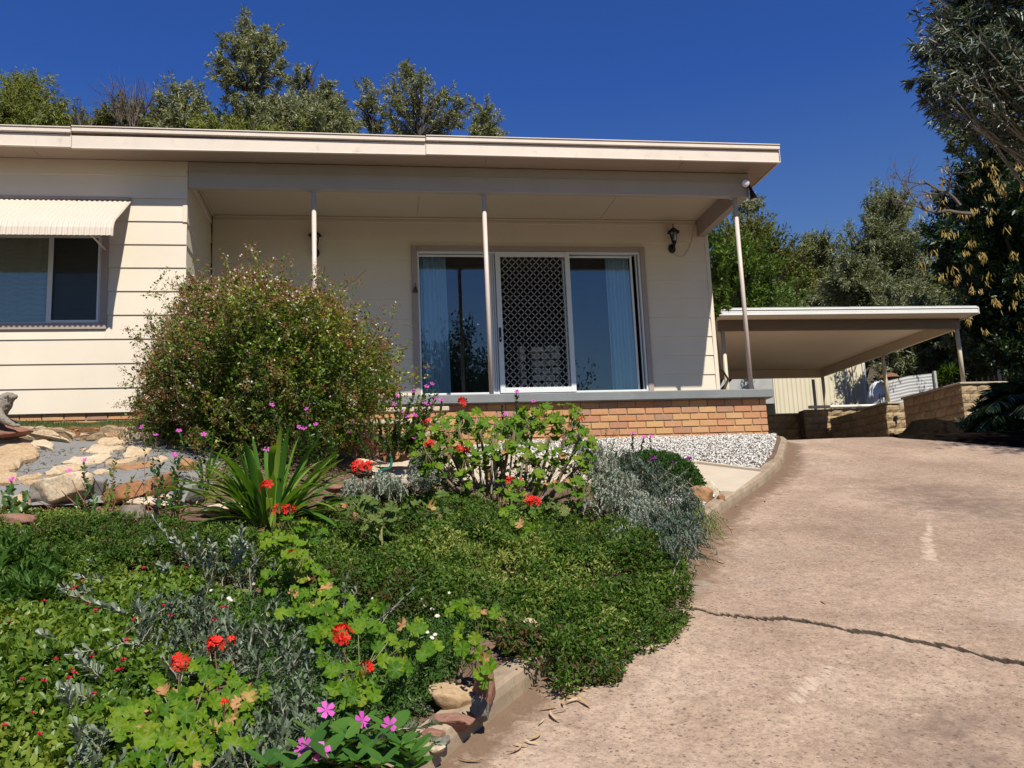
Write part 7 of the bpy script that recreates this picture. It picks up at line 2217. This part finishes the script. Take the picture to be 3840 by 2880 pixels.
for x, y in [(822, 2040), (833, 2058), (930, 2056), (945, 2062), (950, 2190), (792, 2214), (858, 2243), (865, 2250), (1048, 2380), (1237, 2092), (1335, 2225), (1524, 2200), (1637, 2207), (1404, 2208), (1550, 2245), (1585, 2243), (1595, 2272), (1620, 2284), (1638, 2310), (1685, 2223), (1600, 2370), (1632, 2380), (1620, 2392), (1640, 2242),
             (1240, 2180), (1398, 2245), (1430, 2210), (1580, 2340), (1640, 2310), (1500, 2250)]:
    p = at_bed(x, y, .14)
    place('daisy', DA, p, qdir((r.normal(0, .3), -.6, .8), 0), r.uniform(.8, 1.1), dz)
leafy('kerb_creeper', 'small bright green creeper beside the rusty rock on the kerb', 'plant', at_bed(2640, 1930),
      bush_stems([(2610, 1895, 35, 30, 1), (2650, 1925, 35, 25, 1), (2670, 1945, 22, 20, .5)], ([1850, 1980], [8.05, 7.6]), .05, 26, 623), 'f_bright', 'stem_green', 624, (12, 18), .018, .007, tb=.6)
# bare reddish stems under the left periwinkles
bs = thing('bare_plant', 'tangle of bare reddish stems in front of the rock slope', 'plant', at_bed(400, 1990))
r = np.random.default_rng(631)
for pts in ([(420, 1990), (330, 1995), (250, 2003), (140, 2030)], [(310, 2002), (260, 2050), (222, 2090)], [(420, 1980), (470, 1930), (500, 1870), (540, 1800)], [(400, 1985), (330, 1960), (250, 1930), (140, 1880)], [(300, 1985), (200, 1940), (150, 1900)], [(440, 1960), (560, 1890), (640, 1930)], [(330, 1930), (260, 1870), (230, 1840)],
            [(360, 1940), (300, 1860), (270, 1800)], [(420, 1960), (400, 1880), (350, 1790)], [(640, 1960), (560, 1900), (500, 1840)], [(700, 1960), (650, 1900), (600, 1830)]):
    p = spline([ga(x, y, 7.1 + r.uniform(-.1, .1)) for x, y in pts], 14)
    MB().tube(p, np.linspace(.0075, .003, 14), 5, False).build('stem', M['stem_red'], bs, True)
bs = thing('bare_plant', 'bare woody stems at the foot of the periwinkle by the steps', 'plant', at_bed(1400, 1730))
for pts in ([(1385, 1720), (1420, 1650), (1480, 1600)], [(1400, 1720), (1470, 1660), (1560, 1640)], [(1410, 1715), (1440, 1640), (1450, 1570)], [(1420, 1715), (1500, 1680), (1590, 1660)], [(1390, 1715), (1360, 1660), (1340, 1610)], [(1430, 1715), (1540, 1650), (1600, 1600)], [(1370, 1735), (1330, 1690), (1300, 1640)]):
    MB().tube(spline([ga(x, y, 8.65 + r.uniform(-.1, .1)) for x, y in pts], 10), np.linspace(.008, .003, 10), 5, False).build('stem', M['stem_red'], bs, True)
# leaf litter on the bed
r = np.random.default_rng(640)
n = 2600
X = r.uniform(-1.2, 3.2, n); Y = r.uniform(-3.6, -1.6, n)
P = np.stack([X, Y, ZB(X, Y) + .03], -1)
V, F, T = inst(LANCE, P, rdir(r, n) * [1, 1, .2], rdir(r, n, 1.2), r.uniform(.03, .07, n), r.uniform(.006, .014, n), r.random(n))
t = NT('litter').set(.9, .1); a = t.n('ShaderNodeAttribute', attribute_name='tint'); t.col(t.ramp(a.outputs['Fac'], [(0, (.12, .08, .05)), (.5, (.28, .19, .12)), (1, (.45, .34, .22))])); M['litter'] = t.m
tagit(link('leaf_litter', make_mesh('leaf_litter', V, [F], M['litter'], tint=T)), 'dry leaf litter under the bush and strap leaves', 'litter', None, 'stuff')

# ---- dry leaves on the driveway
def dry_leaf(seed):
    r = np.random.default_rng(seed)
    n = 8
    t = np.linspace(0, 1, n)
    w = .075 * np.sin(np.pi * t) ** .7 + .004
    bend = r.uniform(-.5, .5); z = r.uniform(.1, .35) * (t - .5) ** 2 + r.normal(0, .008, n) + .02
    y = bend * (t - .5) ** 2
    tw = r.uniform(-1, 1) * t
    V = np.concatenate([np.stack([t - .5, y + w * np.cos(tw), z + w * np.sin(tw) + .03], -1), np.stack([t - .5, y, z], -1), np.stack([t - .5, y - w * np.cos(tw), z - w * np.sin(tw) + .03], -1)])
    i = np.arange(n - 1)
    return make_mesh('fallen_leaf', V, [np.concatenate([np.stack([i, n + i, n + i + 1, i + 1], -1), np.stack([n + i, 2 * n + i, 2 * n + i + 1, n + i + 1], -1)])], M['deadleaf'], True)
DLm = [dry_leaf(800 + i) for i in range(6)]
r = np.random.default_rng(810)
lp = [(2130, 2615), (2150, 2630), (2180, 2620), (2110, 2640), (2120, 2605), (2195, 2640), (2060, 2660), (2100, 2670), (2030, 2715), (2075, 2695), (2170, 2585), (2240, 2410), (2210, 2520), (1950, 2800), (1990, 2790), (2010, 2770), (1935, 2820), (2400, 2370), (2380, 2385), (2330, 2390), (2450, 2300),
      (2480, 2285), (2500, 2270), (2470, 2262), (2530, 2258), (2430, 2330), (2560, 2200), (2590, 2170), (2610, 2120), (2640, 2090), (2600, 2150), (2680, 2060), (2720, 2020), (2580, 2190), (2800, 1945), (2925, 1855), (2870, 1880), (2740, 1985), (3086, 2262), (2330, 2250), (2420, 2240), (2520, 2230), (2560, 2230), (1760, 2860), (2290, 2470), (2540, 2170),
      (2700, 2110), (2640, 2040), (2760, 1900), (2555, 2250), (2575, 2215)]
for x, y in lp:
    d = ray(x, y)
    # onto the driveway
    for t_ in np.arange(2.5, 14, .01):
        P = CAM + d * t_
        if P[2] < ZD(P[1]): break
    if kerb_side(P[:1], P[1:2])[0] < .02: continue
    q = Matrix.Rotation(r.uniform(0, 6.28), 3, 'Z').to_quaternion()
    o = place('fallen_leaf', DLm[r.integers(6)], P + [0, 0, .004], Matrix.Rotation(.226, 3, 'X').to_quaternion() @ q, r.uniform(.05, .10))
    tagit(o, 'curled dry leaf lying on the driveway', 'leaf', 'dry leaves on the driveway')
